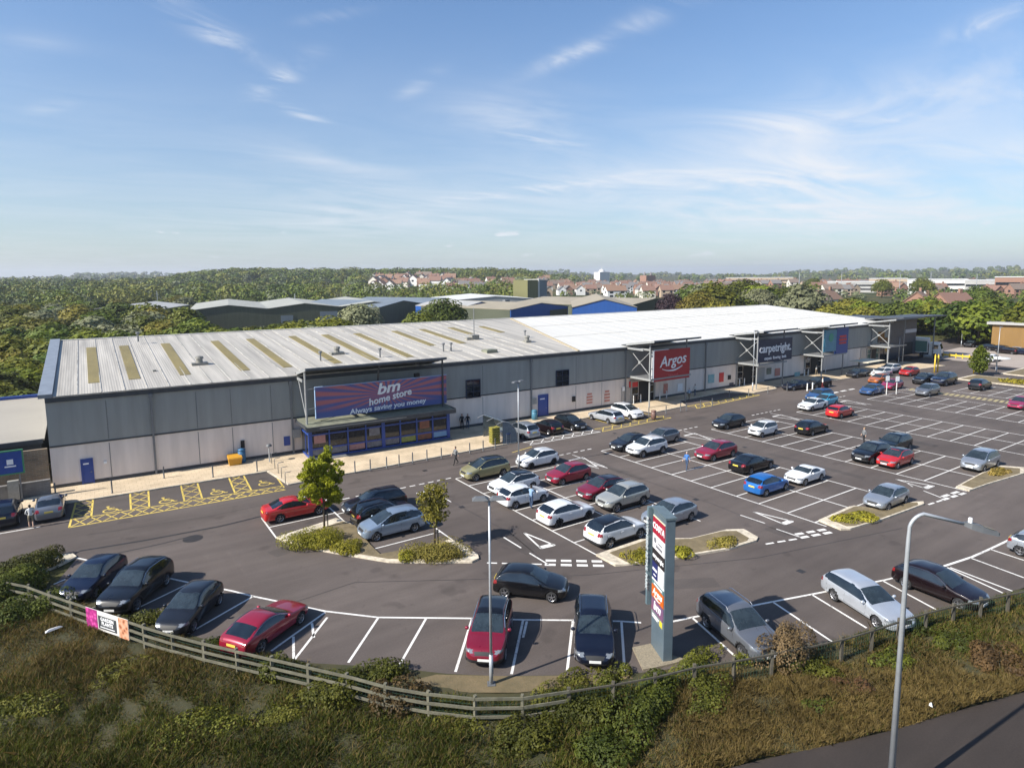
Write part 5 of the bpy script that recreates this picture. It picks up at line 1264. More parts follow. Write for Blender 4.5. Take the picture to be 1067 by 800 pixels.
b = MB(); b.add([lp(.5, -.12, .082), lp(.9, -.1, .052), lp(.9, .1, .052), lp(.5, .12, .082)], [(0, 1, 2, 3)]); b.build('lens', M_LENS, e)
b = MB(); q = lp(.12, 0, .09); b.lathe([(.06, 0), (.06, .12), (.045, .15), (0, .155)], c=q, n=10); b.build('light_sensor', M_WHT, e)

# tall tenant sign beside the fence
pL, pR = Vector((20.77, 19.53, 0)), Vector((20.17, 18.2, 0)); ax = (pR - pL).normalized(); W = 1.42; Hh = height_at((20.19, 18.22), 694, 541)
nrm = Vector((-ax.y, ax.x, 0))
if nrm.dot(Vector((-20, -18, 0))) < 0: nrm = -nrm
c = (pL + pR) / 2 - nrm * .26
rz = math.atan2(ax.y, ax.x)
if (Matrix.Rotation(rz, 3, 'Z') @ Vector((0, -1, 0))).dot(nrm) < 0: rz += math.pi
T_ = empty('tenant_sign', (c.x, c.y, 0), rz, 'tall slate tower sign with stacked shop panels beside the fence', 'sign')
M_SLATE = mat('slate_blue_panel', (.09, .122, .145), .45, var=.15, scale=1.2)
b = MB(); b.box((0, 0, Hh / 2), (W, .44, Hh)); b.build('tower', M_SLATE, T_, bevel=.015)
b = MB(); b.box((.0, 0, Hh + .0), (W + .08, .52, .1)); b.build('cap', mat('slate_cap', (.10, .135, .15), .4, var=.2), T_)
fx = -W / 2 - .17
b = MB(); b.box((fx, -.12, Hh / 2 + 1.0), (.16, .62, Hh - 2.0)); b.box((-W / 2 - .05, 0, Hh - .5), (.2, .2, .12)); b.box((-W / 2 - .05, 0, 2.6), (.2, .2, .12)); b.build('side_fin', mat('fin_grey', (.11, .16, .18), .45, var=.1), T_)
o = lettering('RAVENSIDE RETAIL PARK', .33, mat('dull_white_lettering', (.42, .46, .47), .5), (fx, -.445, Hh / 2 + 1.15), 0, T_, .02, .008, 'vertical_lettering', R(90), 0, .95)
z = Hh - .28
M_ORANGE = mat('orange_sign_face', (.50, .105, .012), .4, var=.06)
M_CRM = mat('cream_strip', (.6, .58, .42), .5)
PAN = [('strip', .07, M_CRM), ('panel', .78, mat('cherry_sign_face', (.30, .012, .03), .4, var=.06)), ('panel', .70, mat('white_sign_face', (.66, .66, .66), .4, var=.05)), ('panel', .62, mat('charcoal_sign_face', (.022, .018, .018), .4)), ('split', .80, None), ('strip', .10, M_WHT), ('panel', .22, mat('teal_grey_sign_face', (.10, .17, .18), .45)), ('panel', .62, M_ORANGE), ('panel', .64, mat('plum_sign_face', (.20, .07, .12), .45, col2=(.10, .08, .16), scale=1.5)), ('panel', .34, mat('grey_sign_face', (.17, .20, .20), .45))]
fy = -.22
def tpanel(x, zz, w, h, m, nm='sign_panel'):
    b = MB(); b.box((x, fy - .015, zz), (w, .04, h - .03)); return b.build(nm, m, T_)
zs = []
for kind, h, m in PAN:
    zc = z - h / 2; zs.append(zc)
    if kind == 'split':
        tpanel(-W * .235, zc, W * .45, h, mat('indigo_sign_face', (.018, .022, .10), .4)); tpanel(W * .225, zc, W * .44, h, MATS['white_sign_face'])
    else: tpanel(0, zc, W * .93, h, m)
    z -= h
LY = fy - .042
lettering('COSTA', .40, M_WHT, (0, LY, zs[1]), 0, T_, .015, .01, 'panel_lettering')
M_GREYL = mat('grey_lettering', (.16, .16, .18), .5)
b = MB(); b.lathe([(0, -.01), (.13, -.01), (.13, .01), (0, .01)], 'Y', (-W * .25, LY, zs[2] + .1), 12); b.box((.1, LY, zs[2] - .14), (.7, .014, .12)); b.box((.2, LY, zs[2] + .06), (.4, .014, .06)); b.build('panel_lettering', M_GREYL, T_)
lettering('carpetright', .27, M_WHT, (0, LY, zs[3]), 0, T_, .015, .006, 'panel_lettering')
b = MB(); b.box((-W * .235, LY, zs[4] + .05), (W * .34, .014, .1)); b.box((-W * .235, LY, zs[4] - .2), (W * .2, .014, .04)); b.build('panel_lettering', M_WHT, T_)
b = MB(); b.box((.05, LY, zs[6]), (.9, .014, .06)); b.build('panel_lettering', M_WHT, T_)
lettering('Argos', .42, M_WHT, (0, LY, zs[7] + .06), 0, T_, .015, .008, 'panel_lettering', R(-3), .22)
b = MB(); b.tube([(-.35 + .7 * k / 8, LY, zs[7] - .17 - .06 * (1 - ((k - 4) / 4) ** 2)) for k in range(9)], .016, 5); b.build('sign_smile', M_WHT, T_)
lettering('bm', .55, M_WHT, (0, LY, zs[8] + .04), 0, T_, .015, .012, 'panel_lettering', R(-4), .2, 1.15)
b = MB(); b.box((W * .33, LY, zs[9]), (.26, .016, .26)); b.build('pictogram', mat('yellow_pictogram', (.62, .50, .03), .5), T_)
b = MB(); b.box((-W * .1, LY, zs[9] + .03), (.75, .012, .05)); b.box((-W * .15, LY, zs[9] - .07), (.6, .012, .04)); b.build('panel_lettering', M_WHT, T_)
# gravel foot of the tower
gp = [G(x, y) for x, y in ((659, 676), (683, 671), (700, 684), (716, 689), (700, 693), (683, 697), (670, 699))]
b = MB(); b.prism([(p.x, p.y) for p in gp], -.01, .1); tag(b.build('gravel_pad', mat('pale_gravel', (.34, .29, .20), .95, col2=(.17, .14, .10), scale=16, bump=.8, bscale=30)), kind='structure')

# wooden post and rail fence along the bank
M_WOOD = mat('weathered_wood', (.155, .145, .10), .85, col2=(.085, .08, .055), scale=2.2, bump=.3, bscale=20)
M_WOODD = mat('dark_fence_post', (.085, .075, .055), .9, var=.3)
fe = empty('post_and_rail_fence', FENCE[0], 0, 'weathered timber post and rail fence curving along the top of the bank', 'fence')
def fl(p): return (p[0] - FENCE[0].x, p[1] - FENCE[0].y, p[2])
clen = [0.]
for a, c in zip(FENCE, FENCE[1:]): clen.append(clen[-1] + (c - a).length)
def falong(s):
    j = 0
    while j < len(clen) - 2 and clen[j + 1] < s: j += 1
    t = (s - clen[j]) / (clen[j + 1] - clen[j]); return FENCE[j].lerp(FENCE[j + 1], t)
npost = int(clen[-1] / 1.85); SP = clen[-1] / npost
for k in range(npost + 1):
    p = falong(min(clen[-1] - .01, k * SP)); b = MB(); b.bar(fl((p.x, p.y, -.15)), fl((p.x + rng.uniform(-.02, .02), p.y + rng.uniform(-.02, .02), 1.2)), .13, .11); b.build('post', M_WOOD if p.x < 14 else M_WOODD, fe)
for hz in (1.08, .70, .32):
    for k0 in range(0, npost, 2):
        if falong(k0 * SP).x > 14.2 and hz < 1: continue
        b = MB(); k1 = min(npost, k0 + 2); ps = [falong(min(clen[-1] - .01, k * SP)) for k in range(k0, k1 + 1)]
        for p, q in zip(ps, ps[1:]):
            d = (q - p).normalized(); n = Vector((d.y, -d.x, 0)) * .075
            if n.dot(Vector((p.x, p.y, 0))) > 0: n = -n
            j = rng.uniform(-.015, .015)
            b.bar(fl((p.x + n.x, p.y + n.y, hz + j)), fl((q.x + n.x, q.y + n.y, hz + j)), .045, .115 if p.x < 14.2 else .07)
        b.build('rail', M_WOOD if falong(k0 * SP).x < 14.2 else M_WOODD, fe)
# fine dark mesh behind the rails
b = MB()
for a, c in zip(FENCE, FENCE[1:]):
    d = (c - a).normalized(); n = Vector((d.y, -d.x, 0)) * -.075
    if n.dot(Vector((a.x, a.y, 0))) < 0: n = -n
    L_ = (c - a).length; m = max(1, int(L_ / .15))
    for k in range(m):
        p = a.lerp(c, k / m) + n; b.bar(fl((p.x, p.y, .03)), fl((p.x, p.y, 1.1)), .012)
    for k in range(5):
        zz = .12 + .22 * k; b.bar(fl((a.x + n.x, a.y + n.y, zz)), fl((c.x + n.x, c.y + n.y, zz)), .01)
b.build('wire_mesh', mat('green_wire', (.03, .06, .035), .6), fe)

# banner tied to the fence
A, C = G(93, 634.5, 1.0), G(137, 648.5, 1.0); A.z = C.z = 0
d = (C - A).normalized(); n = Vector((d.y, -d.x, 0))
if n.dot(Vector((A.x, A.y, 0))) > 0: n = -n
c = (A + C) / 2 + n * .16; rz = math.atan2(d.y, d.x)
BW, BH = (C - A).length, 1.0
bn = empty('fence_banner', (c.x, c.y, .22), rz, 'flowery garden banner tied to the fence in front of the black SUV', 'banner')
b = MB(); b.box((0, 0, BH / 2), (BW, .02, BH)); b.build('cloth', mat('banner_white', (.62, .60, .56), .6, var=.1), bn)
def flower_mat(name, c1, c2, c3, sc):
    m, nt, bb = new_mat(name); N = nt.nodes; L = nt.links
    tc = N.new('ShaderNodeTexCoord'); vo = N.new('ShaderNodeTexVoronoi'); vo.inputs['Scale'].default_value = sc; L.new(tc.outputs['Object'], vo.inputs['Vector'])
    rp = N.new('ShaderNodeValToRGB'); e = rp.color_ramp.elements; e[0].position = .1; e[0].color = (*c1, 1); e[1].position = .75; e[1].color = (*c3, 1); x = e.new(.4); x.color = (*c2, 1)
    L.new(vo.outputs['Distance'], rp.inputs['Fac']); L.new(rp.outputs['Color'], bb.inputs['Base Color']); bb.inputs['Roughness'].default_value = .6; return m
b = MB(); b.box((-BW * .36, -.012, BH * .5), (BW * .27, .012, BH * .98)); b.build('pink_flower_panel', flower_mat('pink_flowers', (.62, .10, .34), (.42, .02, .20), (.22, .02, .12), 4.5), bn)
b = MB(); b.box((BW * .385, -.012, BH * .48), (BW * .22, .012, BH * 1.02)); b.build('rust_flower_panel', flower_mat('rust_flowers', (.16, .05, .02), (.50, .20, .10), (.55, .34, .22), 5.5), bn)
b = MB(); b.box((.03, -.012, BH * .44), (BW * .43, .012, BH * .66)); b.build('dark_panel', mat('banner_charcoal', (.045, .05, .055), .6), bn)
lettering('GARDEN', .24, M_WHT, (.03, -.022, BH * .62), 0, bn, .008, .008)
lettering('PLANTS', .24, M_WHT, (.03, -.022, BH * .40), 0, bn, .008, .008)
b = MB(); b.box((.03, -.021, BH * .21), (BW * .34, .008, .04)); b.build('lettering', M_WHT, bn)

# bollards and guard posts along the kerb
M_BOLL = mat('dark_bollard', (.07, .075, .08), .5, var=.2)
M_WB = mat('white_bollard', (.62, .62, .60), .5, var=.1)
def bollard_mesh(m, h=1.05, r=.055, band=True):
    b = MB(); b.lathe([(r * 1.6, 0), (r * 1.6, .03), (r, .05), (r, h - .12), (r * .9, h - .02), (0, h)], n=10); return b.mesh('bollard', m, True)
BM1, BM2 = bollard_mesh(M_BOLL), bollard_mesh(M_WB, 1.1, .08)
def bollard(px, py, me, label, group, h=.1):
    P = G(px, py, h); o = link('bollard', me); o.location = (P.x, P.y, h); tag(o, label, 'bollard', group)
for px, py in ((370, 492), (386, 490), (403, 487.5), (416, 485), (430, 482.5), (445, 479.5), (460, 477.5), (489.5, 472), (503.5, 469.5), (516, 467)): bollard(px, py, BM1, 'thin dark bollard on the kerb in front of the blue shop front', 'bollards before the blue shop front')
for px, py in ((58, 516), (117, 513.5), (171, 498), (222, 497), (268, 491)): bollard(px, py, BM1, 'dark guard post on the pavement behind the yellow accessible bays', 'guard posts behind the accessible bays')
for px, py in ((676, 433), (694, 431), (709, 428.5), (715, 428), (730, 425), (742, 423)): bollard(px, py, BM1, 'slim kerb bollard before the red sign shop', 'kerb bollards before the red sign shop')
for px, py in ((760, 414), (780, 412.5), (800, 410), (820, 407)): bollard(px, py, BM1, 'slim kerb bollard before the navy sign shop', 'kerb bollards before the navy sign shop')
for px, py in ((660, 420.5), (667.5, 419), (687.5, 416.5), (694.5, 415)): bollard(px, py, BM2, 'stout white bollard at the red sign shop entrance', 'white bollards at the red sign shop')
for px, py in ((770.5, 402), (775.5, 401.2)): bollard(px, py, BM2, 'stout white bollard at the dark doorway of the navy sign shop', 'white bollards at the navy sign shop')
for px, py in ((838, 391.5), (842, 391), (860, 389)): bollard(px, py, BM2, 'white bollard under the blue and teal sign', 'white bollards under the blue and teal sign')
for px, py in ((846.5, 406), (841, 407)): bollard(px, py, BM2, 'white kerb post beside the royal blue car', 'white kerb posts by the royal blue car')
# cycle stands left of the blue shop front
b = MB(); b.tube([(0, -.0, 0), (0, 0, .85), (.05, 0, .93), (.5, 0, .95)], .03, 8); CS = b.mesh('cycle_stand', M_MIDG, True)
for k, (px, py) in enumerate(((283, 482.5), (286.5, 488), (290, 493), (293.5, 498), (297.5, 503.5))):
    P = G(px, py, .1); o = link('cycle_stand', CS); o.location = (P.x, P.y, .1); tag(o, 'thin grey cycle stand in the row beside the last accessible bay', 'cycle stand', 'cycle stands by the accessible bays')
P = G(281, 481, .1); t = empty('ticket_post', (P.x, P.y, .1), 0, 'grey post with a hooded head behind the cycle stands', 'post')
b = MB(); b.tube([(0, 0, 0), (0, 0, 1.5)], .06, 8); b.build('post', M_GALV, t); b = MB(); b.lathe([(.28, 1.5), (.26, 1.62), (.12, 1.72), (0, 1.75)], n=12); b.build('hood', M_LAMPG, t, True)
# bins at the wall
P = G(245, 483.5, .1); t = empty('grit_bin', (P.x, P.y, .1), frz(5), 'orange yellow grit bin against the pale wall', 'bin')
M_GRIT = mat('orange_plastic', (.55, .27, .02), .5, var=.1); b = MB(); b.add([(-.5, -.35, 0), (.5, -.35, 0), (.5, .35, 0), (-.5, .35, 0), (-.58, -.42, .6), (.58, -.42, .6), (.58, .42, .78), (-.58, .42, .78)], [(3, 2, 1, 0), (4, 5, 6, 7), (0, 1, 5, 4), (1, 2, 6, 5), (2, 3, 7, 6), (3, 0, 4, 7)]); b.build('tub', M_GRIT, t)
b = MB(); b.add([(-.62, -.46, .6), (.62, -.46, .6), (.62, .46, .79), (-.62, .46, .79), (-.58, -.42, .7), (.58, -.42, .7), (.58, .42, .92), (-.58, .42, .92)], [(3, 2, 1, 0), (4, 5, 6, 7), (0, 1, 5, 4), (1, 2, 6, 5), (2, 3, 7, 6), (3, 0, 4, 7)]); b.build('lid', M_GRIT, t)
def litter_bin(px, py, c, label, h=1.1, r=.3):
    P = G(px, py, .1); t = empty('litter_bin', (P.x, P.y, .1), 0, label, 'bin'); m = mat(c[0], c[1], .5, var=.15)
    b = MB(); b.lathe([(r * .8, 0), (r, .04), (r, h * .78), (r * .9, h * .8)], n=14); b.build('bin_body', m, t, True)
    b = MB(); b.lathe([(r * .75, h * .78), (r * 1.05, h * .86), (r * .95, h * .95), (0, h)], n=14); b.build('hood', m, t, True)
litter_bin(252.5, 481.5, ('blue_bin_plastic', (.03, .12, .24)), 'dark blue upright bin beside the orange grit bin', 1.35, .34)
litter_bin(681, 436.5, ('brown_bin', (.16, .09, .07)), 'brown litter bin on the paving below the red sign', 1.1)
litter_bin(643, 418.5, ('light_blue_bin', (.10, .28, .46)), 'light blue bin at the wall left of the red sign shop', 1.2, .4)
litter_bin(557, 437, ('teal_bin', (.05, .17, .25)), 'teal bin at the wall beside the second blue door', 1.2, .35)
# trolley shelter
P = G(527, 466); t = empty('trolley_shelter', (34.6, 54.9, .1), 0, 'arched clear trolley shelter with stacked yellow baskets at its left end', 'shelter')
M_CLEAR = mat('smoky_perspex', (.13, .17, .20), .12, spec=.6, var=.2)
M_FR = mat('shelter_frame', (.36, .37, .37), .4, metal=.4)
def arch(y, n=9): return [(1.9 * math.sin(math.pi / 2 * k / (n - 1)) - .3, y, 2.35 * math.cos(math.pi / 2 * k / (n - 1))) for k in range(n)]
for y in (-1.9, 0, 1.9):
    b = MB(); b.tube(arch(y), .045, 6); b.tube([(-.3, y, 2.35), (-1.0, y, 2.15)], .04, 6); b.build('arch_frame', M_FR, t)
b = MB(); A1, A2 = arch(-1.88), arch(1.88)
vs = A1 + A2; b.add(vs + [(x * .985, y, z * .985) for x, y, z in vs], [(i, i + 1, 9 + i + 1, 9 + i) for i in range(8)] + [(18 + i + 9, 18 + i + 10, 18 + i + 1, 18 + i) for i in range(8)]); b.build('clear_roof', M_CLEAR, t)
b = MB(); b.poly([p for p in arch(-1.9)] + [(-.3, -1.9, 0)]); b.poly([p for p in arch(1.9)] + [(-.3, 1.9, 0)]); b.v = [(x, y + (.01 if i % 2 else .0), z) for i, (x, y, z) in enumerate(b.v)]; b.build('end_panel', M_CLEAR, t)
M_BASK = mat('yellow_plastic', (.42, .36, .05), .5, col2=(.10, .11, .04), scale=6)
tr = empty('basket_stack', (33.7, 53.6, .1), 0, 'stacked yellow and black shopping baskets at the end of the trolley shelter', 'basket stack')
for k in range(7):
    b = MB(); z = .12 + k * .24; b.add([(-.42, -.3, z), (.42, -.3, z), (.42, .3, z), (-.42, .3, z), (-.5, -.36, z + .2), (.5, -.36, z + .2), (.5, .36, z + .2), (-.5, .36, z + .2)], [(3, 2, 1, 0), (4, 5, 6, 7), (0, 1, 5, 4), (1, 2, 6, 5), (2, 3, 7, 6), (3, 0, 4, 7)]); b.build('basket', M_BASK, tr)
M_WIRE = mat('trolley_wire', (.34, .36, .40), .35, metal=.7)
def trolley_parts():
    b = MB()
    for z, w0 in ((.55, .24), (.75, .27), (.98, .3)):
        q = [(-.42, -w0, z), (.42, -w0 * .85, z), (.42, w0 * .85, z), (-.42, w0, z)]
        for i in range(4): b.bar(q[i], q[(i + 1) % 4], .02)
    for k in range(7):
        x = -.42 + .84 * k / 6
        for s in (-1, 1): b.bar((x, s * .24, .55), (x, s * .29, .98), .012)
    for k in range(4): b.bar((-.42, -.2 + .13 * k, .55), (.42, -.2 + .13 * k, .55), .012)
    cage = b.mesh('wire_cage', M_WIRE)
    b = MB(); b.bar((-.45, -.24, .5), (.4, -.2, .12), .03); b.bar((-.45, .24, .5), (.4, .2, .12), .03); b.bar((-.45, -.24, .12), (-.45, -.24, .98), .03); b.bar((-.45, .24, .12), (-.45, .24, .98), .03)
    for x, y in ((-.4, -.22), (-.4, .22), (.36, -.18), (.36, .18)): b.lathe([(0, -.02), (.07, -.02), (.07, .02), (0, .02)], 'Y', (x, y, .07), 8)
    leg = b.mesh('wheel_frame', M_WIRE)
    b = MB(); b.bar((-.52, -.28, 1.02), (-.52, .28, 1.02), .045); hd = b.mesh('push_handle', M_BLUE); return cage, leg, hd
TP = trolley_parts()
for k in range(5):
    t2 = empty('shopping_trolley', (35.0 + .02 * k, 53.4 + k * .34, .1), R(90), 'wire shopping trolley nested in the row inside the clear shelter', 'trolley', 'nested trolleys in the shelter')
    for nm, me in zip(('wire_cage', 'wheel_frame', 'push_handle'), TP): link(nm, me, t2)
# two small signs on poles, parasol table, crossing barrier, height posts
for px, py, ptop, lb_ in ((923.5, 411, 391.5, 'small white sign on a pole left of its twin, by the blue car'), (933.8, 410.5, 392, 'small white sign on a pole right of its twin, by the magenta car')):
    P = G(px, py); h = height_at(P, px, ptop); t = empty('pole_sign', (P.x, P.y, 0), R(-20), lb_, 'sign')
    b = MB(); b.tube([(0, 0, 0), (0, 0, h)], .06, 8); b.build('pole', M_WB, t); b = MB(); b.box((0, -.08, h - .35), (.62, .03, .7)); b.build('sign_plate', M_WHT, t)
P = G(903, 389); t = empty('flat_parasol', (P.x, P.y, .1), 0, 'pale flat canopy on a stand over the dark car by the last shop', 'parasol')
b = MB(); b.slab([(-2.8, -1.6, 2.15), (2.8, -1.6, 2.15), (2.8, 1.6, 2.15), (-2.8, 1.6, 2.15)], .1); b.build('canopy', mat('cream_canvas', (.58, .53, .40), .8), t); b = MB(); b.tube([(0, 1.3, 0), (0, 1.3, 2.1)], .07); b.build('pole', M_MIDG, t)
M_YEL = mat('yellow_steel', (.62, .42, .03), .5, var=.1)
for px, py, ptop, lb_ in ((973.5, 388, 369, 'tall yellow height post at the service road'), (976.8, 387.5, 369, 'second yellow height post right beside the first'), (1014.5, 389, 383, 'short yellow post at the foot of the far conifer')):
    P = G(px, py); h = height_at(P, px, ptop); b = MB(); b.tube([(0, 0, 0), (0, 0, h - .2)], .12, 8); b.tube([(0, 0, h - .2), (0, 0, h)], [.12, .07], 8); o = b.build('height_post', M_YEL, None, True); o.location = (P.x, P.y, 0); tag(o, lb_, 'post')
A, C = G(976, 371), G(1017, 375); b = MB(); d = C - A
b.bar((0, 0, .5), (d.x, d.y, .5), .25, .32)
for k in range(7): b.bar((d.x * k / 6, d.y * k / 6, 0), (d.x * k / 6, d.y * k / 6, .9), .16)
o = b.build('yellow_barrier', M_YEL); o.location = A; tag(o, 'low yellow crash barrier across the service road', 'barrier')
P = G(1037.5, 385.5); t = empty('round_parasol', (P.x, P.y, 0), 0, 'white disc on a pole at the far grass strip', 'parasol'); b = MB(); b.lathe([(0, 2.45), (2.0, 2.2), (2.0, 2.14), (0, 2.3)], n=18); b.build('canopy', M_WB, t); b = MB(); b.tube([(0, 0, 0), (0, 0, 2.3)], .06); b.build('pole', M_GALV, t)

# delivery lorry at the right-hand end of the shops
P = G(978, 373); t = empty('delivery_lorry', (P.x - .4, P.y + 2.2, 0), R(-76), 'white delivery lorry parked at the right hand end of the shops', 'lorry')
M_LGRN = mat('lorry_green', (.05, .14, .12), .45); M_LW = mat('lorry_white', (.66, .66, .64), .4, var=.06)
b = MB(); b.box((-3.2, 0, 2.5), (7.2, 2.5, 2.9)); b.build('cargo_box', M_LW, t, bevel=.03); b = MB(); b.box((-3.2, -1.265, 2.3), (7.0, .02, 2.2)); b.box((-3.2, 1.265, 2.3), (7.0, .02, 2.2)); b.build('side_panel', M_LGRN, t)
b = MB(); b.add([(.6, -1.2, .55), (2.7, -1.2, .55), (2.7, 1.2, .55), (.6, 1.2, .55), (.6, -1.2, 3.1), (2.3, -1.15, 3.1), (2.3, 1.15, 3.1), (.6, 1.2, 3.1), (2.72, -1.2, 1.75), (2.72, 1.2, 1.75)], [(3, 2, 1, 0), (4, 5, 6, 7), (0, 1, 8, 5, 4), (3, 7, 6, 9, 2), (1, 2, 9, 8), (8, 9, 6, 5), (0, 4, 7, 3)]); b.build('cab', M_LW, t, bevel=.06)
b = MB(); b.add([(2.70, -1.05, 1.9), (2.70, 1.05, 1.9), (2.40, 1.05, 2.85), (2.40, -1.05, 2.85)], [(0, 1, 2, 3)]); b.v = [(x + .02, y, z) for x, y, z in b.v]; b.box((1.7, -1.19, 2.3), (1.0, .05, .8)); b.box((1.7, 1.19, 2.3), (1.0, .05, .8)); b.build('cab_window', M_CGLASS, t)
b = MB(); b.box((-1.6, 0, .8), (9, 1.0, .35)); b.build('chassis', M_TRIM, t)
for x in (-5.2, -4.0, 1.7):
    for s in (-1, 1): b = MB(); b.lathe([(0, -.15), (.5, -.15), (.5, .15), (0, .15)], 'Y', (x, s * 1.05, .5), 16); b.build('wheel', M_TYRE, t)

# people
M_SKIN = mat('skin', (.46, .29, .21), .6)
CLOTH = {k: mat('cloth_' + k, c, .85, var=.2, scale=8) for k, c in (('black', (.012, .012, .014)), ('denim', (.045, .075, .14)), ('blue', (.05, .16, .42)), ('grey', (.16, .165, .17)), ('white', (.6, .6, .58)), ('pale_denim', (.16, .22, .30)), ('khaki', (.18, .15, .10)), ('red', (.35, .03, .03)), ('light_blue', (.22, .34, .50)))}
M_SHOE = mat('dark_shoes', (.02, .018, .016), .7)
def person(px, py, hd, top, legs, hair, label, stride=.25, h=1.72, z=0., arms='walk', shorts=False, group=None):
    """one continuous skinned body, standing or walking, facing its local +X"""
    s = h / 1.75; st = stride
    V = {'pel': (0, 0, .95), 'wai': (.01, 0, 1.10), 'che': (.02, 0, 1.32), 'nec': (.02, 0, 1.50), 'hd0': (.035, 0, 1.57), 'hd1': (.045, 0, 1.66), 'hd2': (.035, 0, 1.73)}
    Rr = {'pel': (.13, .16), 'wai': (.11, .145), 'che': (.115, .175), 'nec': (.055, .06), 'hd0': (.078, .068), 'hd1': (.095, .078), 'hd2': (.06, .055)}
    Ed = [('pel', 'wai'), ('wai', 'che'), ('che', 'nec'), ('nec', 'hd0'), ('hd0', 'hd1'), ('hd1', 'hd2')]
    for sd, ph in ((1, 1), (-1, -1)):
        k = 'l' if sd > 0 else 'r'; f = st * ph
        V[k + 'hip'] = (0, sd * .10, .90); V[k + 'kne'] = (f * .62 + .03, sd * .11, .50); V[k + 'ank'] = (f - (.08 if f < 0 else 0), sd * .11, .10 + (.06 if f < -.1 else 0)); V[k + 'toe'] = (f + .14, sd * .12, .045 + (.0 if f < -.1 else 0))
        Rr[k + 'hip'] = (.095, .095); Rr[k + 'kne'] = (.062, .062); Rr[k + 'ank'] = (.045, .045); Rr[k + 'toe'] = (.04, .045)
        Ed += [('pel', k + 'hip'), (k + 'hip', k + 'kne'), (k + 'kne', k + 'ank'), (k + 'ank', k + 'toe')]
        a = -f * .8
        V[k + 'sho'] = (.02, sd * .19, 1.42); Rr[k + 'sho'] = (.058, .058)
        if arms == 'walk': el, ha, fi = (a * .45, sd * .26, 1.14), (a + .10, sd * .27, .90), (a + .13, sd * .265, .81)
        elif arms == 'reach': el, ha, fi = (.16, sd * .25, 1.18), (.40, sd * .17, 1.16), (.49, sd * .15, 1.15)
        else: el, ha, fi = (.02, sd * .28, 1.13), (.16, sd * .16, 1.0), (.22, sd * .10, 1.0)
        V[k + 'elb'], V[k + 'han'], V[k + 'fin'] = el, ha, fi; Rr[k + 'elb'] = (.043, .043); Rr[k + 'han'] = (.032, .036); Rr[k + 'fin'] = (.02, .03)
        Ed += [('che', k + 'sho'), (k + 'sho', k + 'elb'), (k + 'elb', k + 'han'), (k + 'han', k + 'fin')]
    ks = list(V); ix = {k: i for i, k in enumerate(ks)}
    me = bpy.data.meshes.new('body'); me.from_pydata([tuple(c * s for c in V[k]) for k in ks], [(ix[a], ix[b]) for a, b in Ed], [])
    o = bpy.data.objects.new('body', me); COL.objects.link(o)
    sk = o.modifiers.new('skin', 'SKIN'); me.skin_vertices or None
    for k in ks:
        sv = me.skin_vertices[0].data[ix[k]]; sv.radius = (Rr[k][0] * s, Rr[k][1] * s); sv.use_root = (k == 'pel')
    su = o.modifiers.new('sub', 'SUBSURF'); su.levels = su.render_levels = 1
    bpy.context.view_layer.update()
    m2 = bpy.data.meshes.new_from_object(o.evaluated_get(bpy.context.evaluated_depsgraph_get())); bpy.data.objects.remove(o)
    m2.name = 'person'; m2.materials.clear()
    for m in (M_SKIN, CLOTH[top], CLOTH[legs], M_SHOE): m2.materials.append(m)
    for p in m2.polygons:
        c = p.center / s; zz = c.z; mi = 1
        if zz > 1.505: mi = 0
        elif zz < .1: mi = 3
        elif zz < (.98 if abs(c.y) < .215 else .0): mi = 2
        if shorts and .1 < zz < .5: mi = 0
        if abs(c.y) > .215 and zz < 1.02 and arms == 'walk': mi = 0
        if arms != 'walk' and zz > .95 and zz < 1.3 and c.x > .26: mi = 0
        p.material_index = mi
    m2.polygons.foreach_set('use_smooth', [True] * len(m2.polygons))
    P = G(px, py, z); r = link('person', m2); r.location = (P.x, P.y, z); r.rotation_euler = (0, 0, R(hd)); tag(r, label, 'person', group)
    b = MB(); b.lathe([(0, 1.77), (.06, 1.755), (.09, 1.71), (.098, 1.66), (.085, 1.60), (.06, 1.56)], c=(0, 0, 0), n=12); b.v = [((x * 1.02 + .018) * s, y * .92 * s, z_ * s) for x, y, z_ in b.v]
    hb = b.mesh('hair', mat('hair_' + hair, {'dark': (.02, .014, .01), 'fair': (.25, .17, .08), 'grey': (.3, .29, .28)}[hair], .7), True)
    bm = bmesh.new(); bm.from_mesh(hb); bmesh.ops.delete(bm, geom=[f for f in bm.faces if f.calc_center_median().x > .05 * s and f.calc_center_median().z < 1.715 * s], context='FACES'); bm.to_mesh(hb); bm.free()
    link('hair', hb, r); return r
person(475, 484, 185, 'grey', 'black', 'dark', 'person in a grey top and black trousers walking past the blue shop front', .27)
person(715.5, 489.5, 190, 'blue', 'denim', 'grey', 'person in a blue top crossing the empty bays of the second block', .22, 1.68)
person(553.5, 529.3, 20, 'light_blue', 'denim', 'dark', 'person in a light blue top standing at the side of a white hatchback', .06, 1.75, arms='reach')
person(33, 550, 95, 'white', 'khaki', 'dark', 'person in a white top with bare legs beside the grey saloon', .08, 1.68, arms='hold', shorts=True)
person(900, 462.5, 150, 'grey', 'black', 'fair', 'person in dark clothes standing left of the black SUV in the third block', .08, 1.72)
person(724, 412.5, 175, 'white', 'denim', 'dark', 'person in a white top on the paving right of the red sign', .2, 1.7, z=.1)
person(481.5, 447, 250, 'black', 'black', 'dark', 'person in black at the pale wall right of the blue shop front', .1, 1.75, z=.1)
person(487.5, 446.5, 240, 'black', 'denim', 'dark', 'second person in dark clothes at the pale wall, nearer the shelter', .12, 1.7, z=.1)
person(718, 416.5, 190, 'light_blue', 'khaki', 'grey', 'person in a pale blue top below the red sign panel', .18, 1.65, z=.1)
person(857, 404.5, 120, 'white', 'red', 'fair', 'person in a white top beside the black car with an open door', .1, 1.66)
